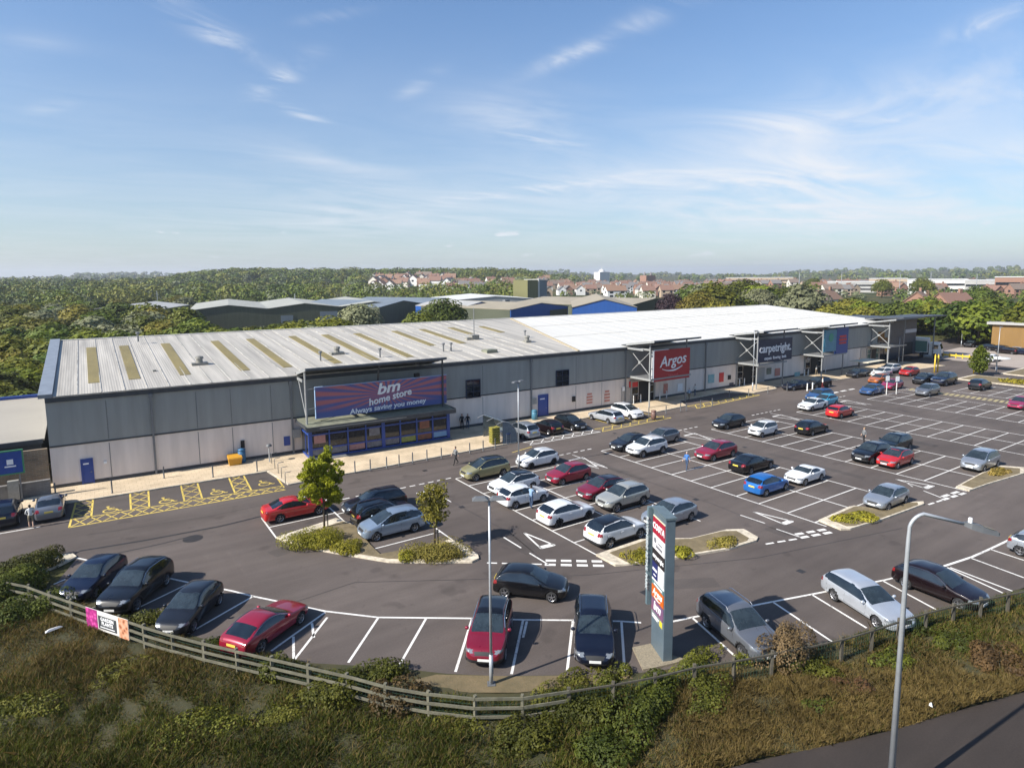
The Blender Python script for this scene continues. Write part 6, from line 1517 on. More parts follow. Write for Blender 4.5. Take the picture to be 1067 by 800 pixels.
person(910, 398.5, 180, 'white', 'pale_denim', 'dark', 'person in a white top at the left end of the orange hatchback', .12, 1.68)
person(850.5, 390.5, 100, 'white', 'khaki', 'fair', 'person in white under the blue and teal sign', .12, 1.66, z=.1)
person(895, 383, 180, 'black', 'black', 'dark', 'person in black at the pale wall near the end shop', .1, 1.72, z=.1)
# ================================================================== planting near the camera
LM_TREE = leaf_mat('young_tree_leaves', (.12, .155, .018), (.33, .36, .045), .9, .1, .3, 5.)
LM_SPARSE = leaf_mat('thin_tree_leaves', (0.132, 0.1323, 0.03), (0.312, 0.2772, 0.06), .9, .1, .3, 5.)
LM_SHRUB = leaf_mat('shrub_leaves', (.14, .145, .022), (.34, .31, .05), .8, .12, .25, 7.)
LM_SHRUBD = leaf_mat('brownish_shrub_leaves', (.16, .135, .034), (.31, .24, .07), .8, .12, .2, 7.)
LM_BUSH = leaf_mat('bank_bush_leaves', (.034, .046, .008), (.115, .128, .022), .7, .22, .22, 5.)
LM_DRY = leaf_mat('dry_bush_leaves', (0.09775, 0.0713, 0.0345), (0.23, 0.1667, 0.08625), .9, .15, .2, 6.)
M_BARK = mat('bark', (.10, .075, .05), .9, var=.4, scale=6, bump=.4)
M_CORE = mat('dark_twigs', (.05, .045, .02), .95, var=.4, scale=4)
def limbs(h, r, spread, n, seed, z0=.3):
    rs = random.Random(seed); b = MB()
    b.tube([(0, 0, -.1), (.03, .02, h * .35), (-.02, .03, h * .7), (0, 0, h * .95)], [r, r * .8, r * .5, r * .15], 8)
    tips = []
    for k in range(n):
        a = k * 2.4 + rs.random(); zz = h * (z0 + (.92 - z0) * k / n); l = spread * (1.05 - .6 * abs(k / n - .4)) * rs.uniform(.7, 1.1)
        p0 = Vector((0, 0, zz)); p1 = p0 + Vector((math.cos(a) * l * .5, math.sin(a) * l * .5, l * .45)); p2 = p0 + Vector((math.cos(a) * l, math.sin(a) * l, l * .75))
        b.tube([p0, p1, p2], [r * .4, r * .25, r * .08], 5); tips += [p1, p2]
    return b, tips
def young_tree(px, py, ptop, half, label, lm, nleaf, seed, z0, clump, gaps):
    P = G(px, py); h = height_at(P, px, ptop); e = empty('young_tree', (P.x, P.y, .1), 0, label, 'tree')
    b, tips = limbs(h * .92, .075, half * .85, 14, seed, z0); b.build('trunk', M_BARK, e, True)
    rs = np.random.default_rng(seed); pts = []
    for t in tips:
        for q in range(clump):
            c = np.array(t) + rs.normal(size=3) * np.array([.22, .22, .22]); r = rs.uniform(.16, .36)
            pts.append(ellipsoid_pts(nleaf, c, (r, r, r * .8), rs, .2))
    c = np.array((0, 0, h * .93)); pts.append(ellipsoid_pts(nleaf * 2, c, (.22, .22, .38), rs, .2))
    pts = np.concatenate(pts); link('crown', quads_mesh('crown', leaf_quads(pts, .15, rs, .2), 4, lm), e)
    b = MB(); b.bar((.25, 0, -.1), (.25, 0, 1.1), .06); b.bar((.0, 0, .9), (.25, 0, .9), .04); b.build('stake', M_WOOD, e); return e
young_tree(338, 551, 474, 1.5, 'bushy green young tree between the red saloon and the black SUV', LM_TREE, 95, 3, .30, 7, 0)
young_tree(453, 571, 505, .9, 'thin sparse young tree in the right hand shrub bed', LM_SPARSE, 42, 9, .40, 3, 0)
def shrub(px, py, rx, ry, h, lm, label, n=2600, leaf=.13, cat='shrub', name='shrub', group=None, z=.12, seed=0, rz=0., lumps=9, stems=False):
    P = G(px, py, z); e = empty(name, (P.x, P.y, z), rz, label, cat, group); rs = np.random.default_rng(seed + int(px * 7 + py))
    pts = []; od = []
    for k in range(lumps):
        a = rs.uniform(0, 2 * math.pi); q = math.sqrt(rs.random()) * .75; c = (math.cos(a) * rx * q, math.sin(a) * ry * q, h * rs.uniform(.1, .45)); s = rs.uniform(.35, .6)
        er = np.array((rx * s, ry * s, h * rs.uniform(.45, .75))); d = ellipsoid_pts(n // lumps, c, er, rs, .78); d = d[d[:, 2] > -.02]; pts.append(d); o_ = (d - np.array(c)) / er; od.append(o_ / np.linalg.norm(o_, axis=1)[:, None])
    pts = np.concatenate(pts); link('foliage', quads_mesh('foliage', leaf_quads(pts, leaf, rs, .4, .35, .7, np.concatenate(od)), 4, lm), e)
    b = MB()
    for k in range(10 if not stems else 40):
        a = rs.uniform(0, 6.28); q = rs.uniform(.2, 1.0 if stems else .7); b.tube([(0, 0, 0), (math.cos(a) * rx * q * .5, math.sin(a) * ry * q * .5, h * (.6 if stems else .45)), (math.cos(a) * rx * q, math.sin(a) * ry * q, h * rs.uniform(.5, 1.05 if stems else .7))], [.03, .02, .006], 4)
    b.build('stems', M_CORE if not stems else M_BARK, e); return e
shrub(330, 566, 2.0, 1.2, .9, LM_SHRUB, 'yellow green low shrub under the bushy young tree', 13000, .08, lumps=18, rz=-.5)
shrub(363, 573, 1.1, .85, .6, LM_SHRUB, 'small yellow green shrub beside the silver blue people carrier', 3400, .10)
shrub(425, 583, .75, .6, .55, LM_SHRUB, 'small yellow green shrub at the left end of the right hand bed', 2400, .10)
shrub(456, 579, 1.9, 1.15, .9, LM_SHRUBD, 'brownish green low shrub at the foot of the thin young tree', 13000, .08, lumps=18, rz=-.5)
shrub(672, 580, 1.5, .9, .35, LM_SHRUB, 'flat green shrub in the island left of the tall sign', 2400, .11, rz=-.3)
shrub(712, 576, 1.0, .7, .35, LM_SHRUB, 'flat green shrub in the island right of the tall sign', 1500, .11, rz=-.2)
shrub(752, 567, 1.5, .8, .32, LM_SHRUBD, 'dry brown patch of planting at the tip of the island', 1800, .11, rz=-.2)
shrub(893, 541, 1.9, .95, .35, LM_SHRUB, 'flat green shrub in front of the silver grey hatchback', 2600, .12, rz=-.2)
shrub(1042, 493, 1.5, .8, .3, LM_SHRUBD, 'brownish planting in the right hand grass island', 1500, .13)
for k, (u, w) in enumerate(((119.5, 22), (119.5, 29), (119.5, 36), (133, 18), (134, 26), (135, 34))):
    e = shrub(700, 400, 2.6, 3.2, .5, LM_SHRUB, 'low strip of planting on the far islands past the last bays', 1400, .28, group='planting on the far islands', seed=k * 31); e.location = (u, w, .12)

# bushes along the fence and on the bank: position, radii, height, kind
BUSH = [
 (8, 622, 2.4, 1.7, 1.6, 0, 'dark leafy bush at the far left end of the fence'), (20, 598, 2.0, 1.3, 1.2, 0, 'green bush on the bank beside the pale kerb corner'), (45, 586, 1.3, .9, .8, 0, 'low bush in front of the pale kerb corner'),
 (30, 640, 1.8, 1.2, 1.1, 0, 'dark bush below the left end of the fence'), (80, 625, 1.6, .7, .7, 0, 'leafy growth behind the fence at the dark navy hatchback'), (150, 648, 1.6, .5, .55, 0, 'leafy growth behind the fence under the large black SUV'), (235, 671, 1.3, .5, .45, 0, 'leafy growth behind the fence at the crimson coupe'),
 (284, 704, .7, .6, 1.0, 0, 'upright dark bush growing through the fence past the crimson coupe'), (392, 707, 1.8, .7, .7, 0, 'wide bush at the empty bays behind the fence'), (345, 728, 1.5, 1.0, 1.0, 0, 'leafy bush overgrowing the fence below the empty bays'), (415, 733, 1.2, 1.0, 1.0, 1, 'reddish brown bush in front of the fence'),
 (590, 715, 1.9, .6, .4, 2, 'bright green mound at the foot of the dark navy estate'), (640, 707, 1.0, .6, .45, 2, 'bright green mound left of the gravel pad'), (725, 696, 1.8, .7, .55, 2, 'bright green growth right of the tall sign'), (775, 688, .8, .5, .5, 2, 'bright green tuft by the nose of the grey SUV'),
 (820, 690, 1.8, 1.1, 1.7, 3, 'tall dry bush in front of the grey SUV'), (850, 702, 1.2, .8, .55, 0, 'green bush right of the tall dry bush'), (600, 745, 1.9, 1.2, .8, 0, 'dark bush on the bank left of the bright mound'), (680, 735, 2.2, 1.3, .95, 0, 'dense dark bush below the tall sign'), (735, 728, 1.6, 1.0, .7, 0, 'green bush on the bank right of the tall sign'),
 (545, 772, 1.6, 1.1, .6, 0, 'dark bush low on the bank under the lamp post'), (640, 780, 1.7, 1.1, .6, 0, 'dark bush at the lower edge below the dense dark bush'), (480, 760, 1.2, .9, .35, 2, 'small low bush on the bank left of the lamp post'), (130, 700, 1.3, .9, .35, 2, 'small green bush on the grass below the banner'), (300, 740, 1.5, 1.0, .35, 2, 'green bush on the bank below the crimson coupe'),
 (30, 740, 1.6, 1.1, .35, 2, 'low bright bush at the lower left edge'), (200, 765, 1.7, 1.2, .35, 2, 'low bright bush in the grass at the lower left'), (850, 735, .8, .6, .4, 0, 'small green bush in the dry grass beside the big lamp'), (885, 722, .9, .7, .6, 1, 'small brown bush in the dry grass'), (1000, 665, 2.2, .8, .35, 0, 'green bush under the fence right of the big lamp'), (1040, 690, 1.6, 1.0, .5, 1, 'brownish bush low on the bank at the right edge'), (930, 690, 1.2, .7, .35, 0, 'green bush under the fence left of the big lamp'), (965, 655, 1.4, .5, .35, 0, 'green growth at the fence below the black maroon hatchback')]
LMS = (LM_BUSH, leaf_mat('rust_bush_leaves', (0.052, 0.0338, 0.0156), (0.143, 0.091, 0.039), .8, .15, .2, 6.), leaf_mat('bright_mound_leaves', (.062, .072, .012), (.165, .160, .030), .9, .1, .25, 6.), LM_DRY)
for k, (px, py, rx, ry, h, kd, lb_) in enumerate(BUSH):
    shrub(px, py, rx, ry, h, LMS[kd], lb_, int(3000 * rx * max(ry, .8) * (.6 + h * .6)), (.095, .095, .085, .085)[kd], 'bush', 'bush', 'bushes along the bank', .03, k, rng.uniform(-.4, .4), 9, kd == 3)
# dry verge behind the fence at the lamp post
sheet('dry_verge', [G(x, y) for x, y in ((430, 709), (455, 703), (534, 705), (600, 704), (655, 703), (660, 707), (600, 716), (540, 722), (490, 722), (440, 716))], .035, M_VERGE)
# rough grass: many blades as one mass
def blades(name, n, region, hmin, hmax, m, wid, lean, dens=None, seed=5):
    rs = np.random.default_rng(seed); out = []; tot = 0
    while tot < n:
        k = n * 2; px = rs.uniform(-260, 1420, k); py = region[0] - 30 + (region[1] - region[0] + 110) * rs.random(k) ** 1.4
        ok = np.array([1.] * k)
        # below the fence line on the print
        fx = [p[0] for p in FENCE_PX]; fy = [p[1] for p in FENCE_PX]; fl_ = np.interp(px, [-260] + fx + [1420], [560] + fy + [572]) + 4
        ok = py > fl_
        # not on the trunk road
        rl = np.interp(px, [560, 760, 800, 887, 936, 975, 1067, 1420], [850, 800, 790, 772, 760, 748, 722, 640], left=960); ok &= ~(py > rl - 1)
        if dens is not None: ok &= rs.random(k) < dens(px, py)
        px, py = px[ok], py[ok]
        a = np.array([[*CF]]) + np.outer((px - PX0) / FPX, np.array(CR)) - np.outer((py - PY0) / FPX, np.array(CU))
        t = -EYE.z / a[:, 2]; P = np.array(EYE) + a * t[:, None]; out.append(P); tot += len(P)
    P = np.concatenate(out)[:n]
    for i in range(0): pass
    z = .05 + .16 * (np.sin(P[:, 0] * .9 + P[:, 1] * .4) * np.sin(P[:, 1] * .7 - P[:, 0] * .3) + .5 * np.sin(P[:, 0] * 2.1) * np.sin(P[:, 1] * 1.7)); P[:, 2] = z - .04
    h = rs.uniform(hmin, hmax, n) * (.7 + .6 * np.clip(np.sin(P[:, 0] * .8 + 1) * np.sin(P[:, 1] * 1.1) * .5 + .5 + .4 * np.sin(P[:, 0] * 3.1 + P[:, 1]) * np.sin(P[:, 1] * 2.7), 0, 1.2))
    an = rs.uniform(0, 2 * math.pi, n); w = wid * rs.uniform(.6, 1.4, n)
    dx = np.stack([np.cos(an) * w, np.sin(an) * w, np.zeros(n)], 1); le = rs.normal(size=(n, 3)) * lean; le[:, 2] = 0; le[:, 0] += lean * .12
    tip = P + np.stack([np.zeros(n), np.zeros(n), h], 1) + le * h[:, None]; mid = P + np.stack([np.zeros(n), np.zeros(n), h * .55], 1) + le * h[:, None] * .3
    V = np.stack([P - dx, P + dx, mid + dx * .7, tip, mid - dx * .7], 1)
    o = link(name, quads_mesh(name, V, 5, m)); return tag(o, kind='stuff')
def dry_d(px, py):
    d = np.clip((px - 640) / 140, 0, 1) * np.clip((py - 660) / 60, .15, 1) + .45 * np.exp(-((px - 110) / 170) ** 2) * np.clip((745 - py) / 60, .0, 1) + .10
    return np.clip(d, 0, 1)
def grn_d(px, py): return np.clip(1.1 - dry_d(px, py), .12, 1)
LG_DRY = leaf_mat('dry_grass_blades', (.085, .062, .024), (.225, .165, .065), .35, .0, .2, 3.)
LG_GRN = leaf_mat('green_grass_blades', (.030, .042, .008), (.105, .115, .022), .35, .0, .25, 3.)
blades('dry_grass', 190000, (606, 830), .10, .36, LG_DRY, .010, .45, dry_d, 5)
blades('green_grass', 270000, (606, 830), .07, .27, LG_GRN, .016, .5, grn_d, 6)
# bits of litter in the grass
for px, py, s_, lb_ in ((56, 655, (.75, .18, .1), 'white plastic scrap lying in the grass below the banner'), (970, 734, (.18, .14, .12), 'small white litter scrap in the dry grass by the road')):
    P = G(px, py, .25); b = MB(); b.add([(-.5, -.5, 0), (.5, -.4, .1), (.4, .5, 0), (-.45, .45, .2), (-.3, -.2, .8), (.35, -.1, .9), (.2, .3, .7), (-.2, .25, 1)], [(3, 2, 1, 0), (4, 5, 6, 7), (0, 1, 5, 4), (1, 2, 6, 5), (2, 3, 7, 6), (3, 0, 4, 7)]); b.v = [(x * s_[0], y * s_[1], z * s_[2]) for x, y, z in b.v]
    o = b.build('litter_scrap', M_WB); o.location = (P.x, P.y, .22); o.rotation_euler = (0, 0, .3); tag(o, lb_, 'litter')
# ================================================================== beyond the site
LM_W = [leaf_mat('wood_leaves_dark', (.038, .060, .011), (.125, .155, .030), .22, .22, .18, 1.5), leaf_mat('wood_leaves_green', (.060, .088, .014), (.19, .215, .036), .22, .22, .2, 1.5), leaf_mat('wood_leaves_olive', (.088, .098, .018), (.235, .225, .044), .22, .2, .2, 1.5), leaf_mat('wood_leaves_grey', (0.0935, 0.1076, 0.0605), (0.242, 0.2549, 0.143), .25, .15, .2, 1.5)]
LOC = []
def tree_proto(seed, h, r, n, leaf, lm, dome=.6):
    rs = np.random.default_rng(seed); pts = []; nl = 16; loc_ = []
    for k in range(nl):
        a = k * 2.4; q = math.sqrt((k + .5) / nl); zc = h * (.42 + .36 * (1 - q * q) * rs.uniform(.7, 1.15)); c = (math.cos(a) * r * q * .72, math.sin(a) * r * q * .72, zc); s = r * rs.uniform(.32, .5)
        q_ = ellipsoid_pts(n // nl, c, (s, s, s * dome * 1.15), rs, .65); pts.append(q_); dd = q_ - np.array(c); loc_.append(dd / np.linalg.norm(dd, axis=1)[:, None])
    d = ellipsoid_pts(n // 5, (0, 0, h * .45), (r * .8, r * .8, h * .36), rs, .8); d = d[d[:, 2] > .4]; pts.append(d); dd = d - np.array((0, 0, h * .45)); loc_.append(dd / np.linalg.norm(dd, axis=1)[:, None]); LOC.append(np.concatenate(loc_))
    cs = []
    pts = np.concatenate(pts); od = pts - np.array((0, 0, h * .45)); od[:, 2] *= 1.2; od /= np.linalg.norm(od, axis=1)[:, None]
    for q in range(1): pass
    od = od * .6 + LOC.pop() * .6; cm = quads_mesh('crown', leaf_quads(pts, leaf, rs, .35, .35, .75, od), 4, lm)
    b = MB(); b.tube([(0, 0, -.3), (.1, .05, h * .3), (0, .1, h * .7)], [r * .06, r * .045, r * .015], 7)
    for k in range(5):
        a = k * 1.3; b.tube([(0, 0, h * (.2 + .08 * k)), (math.cos(a) * r * .3, math.sin(a) * r * .3, h * .5), (math.cos(a) * r * .55, math.sin(a) * r * .55, h * .62)], [r * .03, r * .02, r * .008], 5)
    return cm, b.mesh('trunk', M_BARK, True)
PROTO = [[tree_proto(100 + i * 7 + j, 10, 4.4 + .5 * j, 1500, .75, LM_W[i]) for j in range(2)] for i in range(4)]
BIGP = [tree_proto(300 + i, 10, 4.6, 4600, .42, LM_W[i]) for i in range(4)]
def wood_tree(x, y, h, kind, label, group, var=0, wide=1., big=False, name='tree'):
    cm, tm = BIGP[kind] if big else PROTO[kind][var]
    e = empty(name, (x, y, TH(x, y)), rng.uniform(0, 6.28), label, 'tree', group); s = h / 9.3; e.scale = (s * wide, s * wide, s)
    link('crown', cm, e); link('trunk', tm, e); return e
def near_any(x, y, boxes):
    return any(a <= x <= c and b <= y <= d for a, b, c, d in boxes)
SHEDS = []
# industrial sheds behind the shops, placed by the print corners of their eaves
def shed(name, label, c, w, d, rz, eave, rise, gables, m_roof, m_front, m_side, door=None, mat_band=None, z0=0., front='gable'):
    """gabled shed: c = middle of its near side, w along, d deep; gables = number of ridges across the width"""
    e = empty(name, (c[0], c[1], z0), rz, label, 'building'); b = MB(); g = w / gables
    for k in range(gables):
        x0 = -w / 2 + g * k; x1 = x0 + g; xm = (x0 + x1) / 2
        b.slab([(x0, -.3, eave), (xm, -.3, eave + rise), (xm, d, eave + rise), (x0, d, eave)], .15); b.slab([(xm, -.3, eave + rise), (x1, -.3, eave), (x1, d, eave), (xm, d, eave + rise)], .15)
    b.build('roof', m_roof, e)
    b = MB(); b.box((0, .1, eave / 2 - .1), (w - .2, .25, eave - .15))
    for k in range(gables):
        x0 = -w / 2 + g * k + .1; x1 = x0 + g - .2; xm = (x0 + x1) / 2
        b.add([(x0, -.02, eave - .2), (x1, -.02, eave - .2), (xm, -.02, eave + rise - .22), (x0, .22, eave - .2), (x1, .22, eave - .2), (xm, .22, eave + rise - .22)], [(0, 1, 2), (5, 4, 3), (0, 2, 5, 3), (1, 4, 5, 2)])
    b.build('front_wall', m_front, e)
    b = MB()
    for s in (-1, 1): b.box((s * (w / 2 - .2), d / 2 + .1, eave / 2 - .1), (.25, d - .5, eave - .15))
    b.box((0, d - .3, eave / 2), (w - .2, .25, eave - .2)); b.build('side_wall', m_side, e)
    if door:
        for x, dw, dh, m in door: b = MB(); b.box((x, -.1, dh / 2), (dw, .15, dh)); b.build('loading_door', m, e)
    b = MB(); b.box((0, -.36, eave - .1), (w, .12, .25)) if gables == 0 else [b.box((-w / 2 + g * k, -.1, eave - .1), (.3, .4, .3)) for k in range(gables + 1)]; b.build('gutter', M_DARK, e)
    R_ = math.hypot(w, d) / 2; SHEDS.append((c[0], c[1], rz, w, d)); return e
M_SG = ribbed('dark_green_cladding', (.080, .088, .058), .2, 8, .2, .6); M_SOL = ribbed('olive_cladding', (.155, .15, .065), .15, 8, .2, .6); M_SB = ribbed('blue_cladding', (.022, .085, .30), .12, 8, .2, .5)
M_RT = mat('tan_sheet_roof', (.30, .26, .19), .7, var=.15, scale=.15); M_RD = mat('dull_sheet_roof', (.33, .33, .29), .7, var=.18, scale=.15); M_RP = mat('pale_sheet_roof', (.36, .355, .34), .6, var=.12, scale=.15); M_RG = mat('blue_grey_roof', (.16, .19, .22), .6, var=.15, scale=.2); M_RW = mat('bright_sheet_roof', (.55, .55, .53), .6, var=.08, scale=.2)
def frame_at(pxl, pyl, pxr, pyr, z, dist_l, dist_r):
    a, c = at_dist(pxl, pyl, dist_l), at_dist(pxr, pyr, dist_r); m = (a + c) / 2; d = c - a; return (m.x, m.y), math.hypot(d.x, d.y), math.atan2(d.y, d.x)
def shed_px(name, label, pl, pr, deep, eave, rise, gables, mr, mf, ms, **k):
    """near eave corners on the print; the eave height above ground gives their distance"""
    a, c = G(pl[0], pl[1], eave), G(pr[0], pr[1], eave); m = (a + c) / 2; d = c - a
    return shed(name, label, (m.x, m.y), math.hypot(d.x, d.y), deep, math.atan2(d.y, d.x), eave, rise, gables, mr, mf, ms, **k)
shed_px('warehouse', 'low warehouse with a pale roof among trees at the far left', (77, 324.5), (163, 323), 40, 6.6, 1.6, 1, M_RP, M_SG, M_SG)
shed_px('warehouse', 'wide dark green warehouse with three dull gables behind the round grey tree', (196, 323.5), (424, 317.5), 62, 6.6, 1.5, 3, M_RD, M_SG, M_SG, door=[(30, 5, 4.5, M_LW), (-6, 4, 4, M_RG), (8, 6, 5, M_RG)])
shed_px('warehouse', 'blue grey roofed shed behind the dark spreading tree', (395, 320), (482, 313.5), 40, 6.5, 1.8, 2, M_RG, M_SG, M_SG)
shed_px('warehouse', 'long shed with a bright white roof left of the green tower', (470, 313.0), (560, 311.2), 40, 7.4, 1.4, 1, M_RW, M_RP, M_SG)
shed_px('blue_shed', 'bright blue shed with a white end behind the grey silo', (478, 321.5), (524, 319.5), 30, 6.6, 2.0, 1, M_RP, M_SB, M_SB, door=[(-5, 5, 4, M_RP)])
shed_px('blue_shed', 'blue and dark shed with a tan roof right of the grey silo', (532, 322.5), (592, 318.5), 42, 7.0, 1.5, 1, M_RT, M_SB, M_SG, door=[(-6, 5, 3.2, M_LW), (9, 9, 6, M_SG)])
shed_px('blue_shed', 'wide tan roofed shed with a bright blue gable in the middle distance', (596, 320), (664, 319.8), 55, 7.0, 2.6, 1, M_RT, M_SB, M_SG, door=[(11, 6, 3, M_SOL)])
shed_px('warehouse', 'long low tan roofed shed beside the purple tree', (655, 318.5), (706, 313.5), 50, 6.4, 1.8, 1, M_RT, M_SG, M_SG)
# green tower block of the works, and the round silo
c = G(552, 317, 3); t = empty('works_tower', (c.x, c.y, 0), R(12), 'square olive tower with a dark side above the sheds', 'tower'); D_ = math.hypot(c.x, c.y); hz = height_at(c, 552, 291.5); wd = 29 / FPX * D_
b = MB(); b.box((-wd * .2, 0, hz / 2), (wd * .58, wd * .7, hz)); b.build('olive_wall', M_SOL, t)
b = MB(); b.box((wd * .33, .15, hz / 2 - .1), (wd * .48, wd * .66, hz - .3)); b.build('dark_wall', M_RG, t)
b = MB(); b.box((wd * .08, -wd * .36, hz / 2 + .3), (.8, .5, hz + .6)); b.box((wd * .33, 0, hz + .05), (wd * .5, wd * .7, .3)); b.build('white_trim', M_RW, t)
c = G(527.5, 333, 1.0); D_ = math.hypot(c.x, c.y); hz = height_at(c, 527.5, 312); r = 5.0 / FPX * D_; t = empty('silo', (c.x, c.y, 0), 0, 'round grey silo with a dark cap between two blue sheds', 'silo')
b = MB(); b.lathe([(r, 0), (r, hz - 2.2), (r * .8, hz - 2.0)], n=20); b.build('drum', mat('silo_grey', (.36, .37, .38), .5, var=.12), t, True); b = MB(); b.box((0, 0, hz - 1.0), (r * 1.1, r * 1.1, 1.8)); b.build('cap', M_MIDG, t)
# tan building on the right, with its white roof edge
c = G(1032, 365, 0); t = empty('tan_building', (c.x, c.y, 0), R(-74), 'tan clad building with a white roof edge at the right edge', 'building'); hz = height_at(c, 1033, 338)
b = MB(); b.box((18, 6, hz / 2), (36, 12, hz)); b.build('wall', ribbed('tan_cladding', (.225, .13, .04), .1, 6, .2, .55), t); b = MB(); b.box((17.7, 6, hz + .3), (37.4, 13.4, .5)); b.build('roof_edge', M_RP, t)
tag(sheet('far_forecourt', [G(x, y) for x, y in ((955, 372), (1000, 362), (1067, 363), (1120, 365), (1150, 392), (1067, 384), (1010, 377))], .012, mat('pale_concrete', (.33, .28, .24), .9, var=.12, scale=.3)), kind='structure')
# yard clutter behind the roof: green container, small pale unit, red van, parked trailers
def boxy(name, px, py, z, dims, rz, m, label, cat, ribs=True):
    c = G(px, py, z); e = empty(name, (c.x, c.y, 0), rz, label, cat); L_, W_, H_ = dims
    b = MB(); b.box((0, 0, H_ / 2 + .1), (L_, W_, H_)); b.build('shell', m, e)
    b = MB()
    n = int(L_ / .6)
    for k in range(n): b.box((-L_ / 2 + L_ * (k + .5) / n, -W_ / 2 - .02, H_ / 2 + .1), (.2, .05, H_ - .3))
    b.box((0, -W_ / 2, .06), (L_, .2, .12)); b.box((0, 0, H_ + .12), (L_ + .05, W_ + .05, .06)); b.build('ribs', m, e)
    b = MB(); b.box((L_ / 2 + .02, 0, H_ / 2 + .1), (.05, W_ - .2, H_ - .2)); b.build('doors', m, e); return e
boxy('container', 62, 369, .5, (7.5, 2.5, 2.9), R(2), mat('container_green', (.03, .20, .07), .5, var=.15), 'bright green shipping container beyond the left roof edge', 'container')
boxy('site_cabin', 175, 352, 1.0, (7, 3, 2.6), R(0), M_LW, 'white flat roofed cabin behind the left part of the roof', 'cabin')
boxy('site_cabin', 492, 329, 2.0, (8, 3.5, 4.0), R(0), M_LW, 'white gabled store left of the bright blue shed', 'cabin')
for k, (px, py, m_, lb_) in enumerate(((404, 324, 'teal', 'teal lorry trailer in the yard behind the roof'), (420, 324, 'green', 'green lorry trailer in the yard, next to the teal one'), (434, 323.5, 'lime', 'lime lorry trailer in the yard, right of the green one'))):
    boxy('trailer', px, py, 1.5, (6, 2.5, 3.6), R(-30), mat('trailer_' + m_, {'teal': (.08, .25, .25), 'green': (.05, .22, .12), 'lime': (.35, .45, .2)}[m_], .5), lb_, 'trailer')
boxy('van', 405, 333, 1.0, (4.5, 2, 2.2), R(10), mat('van_red', (.35, .09, .06), .5), 'faded red van in the yard behind the roof', 'van')
for px, py, c_, lb_ in ((33, 367, 'white', 'white car in the rough yard left of the green container'), (43, 369, 'grey', 'grey car in the rough yard beside the green container'), (315, 331, 'silver', 'silver car at the dark green warehouse'), (330, 331, 'pale_silver', 'pale car at the dark green warehouse, nearer the round tree'), (352, 330, 'white', 'white car beside the round grey tree')):
    far_car('estate', c_, lb_, px, py, rng.uniform(0, 360), group='cars in the yards behind')
for px, py, c_, lb_ in ((12, 392, M_BLUE, 'blue stack of sheeting in the yard above the low unit'), (48, 395, M_GALV, 'grey heap of metal in the yard above the low unit')):
    P = G(px, py, 1); b = MB()
    for k in range(9): b.box((rng.uniform(-2, 2), rng.uniform(-.8, .8), .2 + .22 * k), (5 + rng.uniform(-1, 1), 1.8, .2), rz=rng.uniform(-.1, .1))
    o = b.build('material_stack', c_); o.location = (P.x, P.y, 0); tag(o, lb_, 'stack')
# thin masts of the yards
for px, y0, y1, lb_ in ((165, 326, 303, 'thin mast beside the low pale warehouse'), (308, 327, 306, 'thin mast before the dark green warehouse'), (494, 352, 328, 'thin mast behind the roof unit')):
    c = G(px, 325, 3); h = height_at(c, px, y1); b = MB(); b.tube([(0, 0, 0), (0, 0, h)], .12, 6); o = b.build('mast', M_GALV); o.location = (c.x, c.y, 0); tag(o, lb_, 'mast')

# houses of the town: on the slope and in rows on the flat
M_HW = [mat('house_wall_%s' % n, c, .8, var=.1) for n, c in (('cream', (.62, .58, .50)), ('white', (.70, .69, .66)), ('brick', (.27, .15, .105)), ('buff', (.40, .31, .22)))]
M_HR = [mat('house_roof_%s' % n, c, .85, var=.15) for n, c in (('red', (.20, .115, .085)), ('brown', (.165, .125, .10)), ('grey', (.17, .16, .155)), ('rust', (.23, .14, .095)))]
HP = []
def house_meshes():
    L_, W_, e, r = 9., 7.5, 5.2, 3.2
    b = MB(); b.box((0, 0, e / 2 - .5), (L_, W_, e + 1)); b.add([(-L_ / 2, -W_ / 2, e), (-L_ / 2, W_ / 2, e), (-L_ / 2, 0, e + r), (L_ / 2, -W_ / 2, e), (L_ / 2, W_ / 2, e), (L_ / 2, 0, e + r)], [(0, 2, 1), (3, 4, 5), (0, 3, 5, 2), (1, 2, 5, 4)]); wm = b.mesh('wall', M_HW[0])
    b = MB(); b.slab([(-L_ / 2 - .3, -W_ / 2 - .4, e - .25), (L_ / 2 + .3, -W_ / 2 - .4, e - .25), (L_ / 2 + .3, 0, e + r + .1), (-L_ / 2 - .3, 0, e + r + .1)], .2); b.slab([(-L_ / 2 - .3, 0, e + r + .1), (L_ / 2 + .3, 0, e + r + .1), (L_ / 2 + .3, W_ / 2 + .4, e - .25), (-L_ / 2 - .3, W_ / 2 + .4, e - .25)], .2); rm = b.mesh('roof', M_HR[0])
    b = MB(); b.box((L_ * .3, 0, e + r + .3), (.9, .7, 1.8)); cm = b.mesh('chimney', M_HW[2])
    b = MB(); b.box((0, 0, 0), (1.6, .1, 1.3)); nm = b.mesh('window', M_GLASS); return wm, rm, cm, nm
HM = house_meshes()
def house(x, y, rz, wk, rk, label, group, s=1., long=1.):
    e = empty('house', (x, y, TH(x, y)), rz, label, 'house', group); e.scale = (s * long, s, s)
    w = link('wall', HM[0], e); slot(w, M_HW[wk]); r = link('roof', HM[1], e); slot(r, M_HR[rk]); c = link('chimney', HM[2], r); 
    for x_, y_, z_, r_ in ((-2.6, -3.78, 1.5, 0), (2.6, -3.78, 1.5, 0), (-2.6, -3.78, 3.9, 0), (2.6, -3.78, 3.9, 0), (-4.53, 0, 3.9, R(90))): n = link('window', HM[3], w); n.location = (x_, y_, z_); n.rotation_euler = (0, 0, r_)
    return e
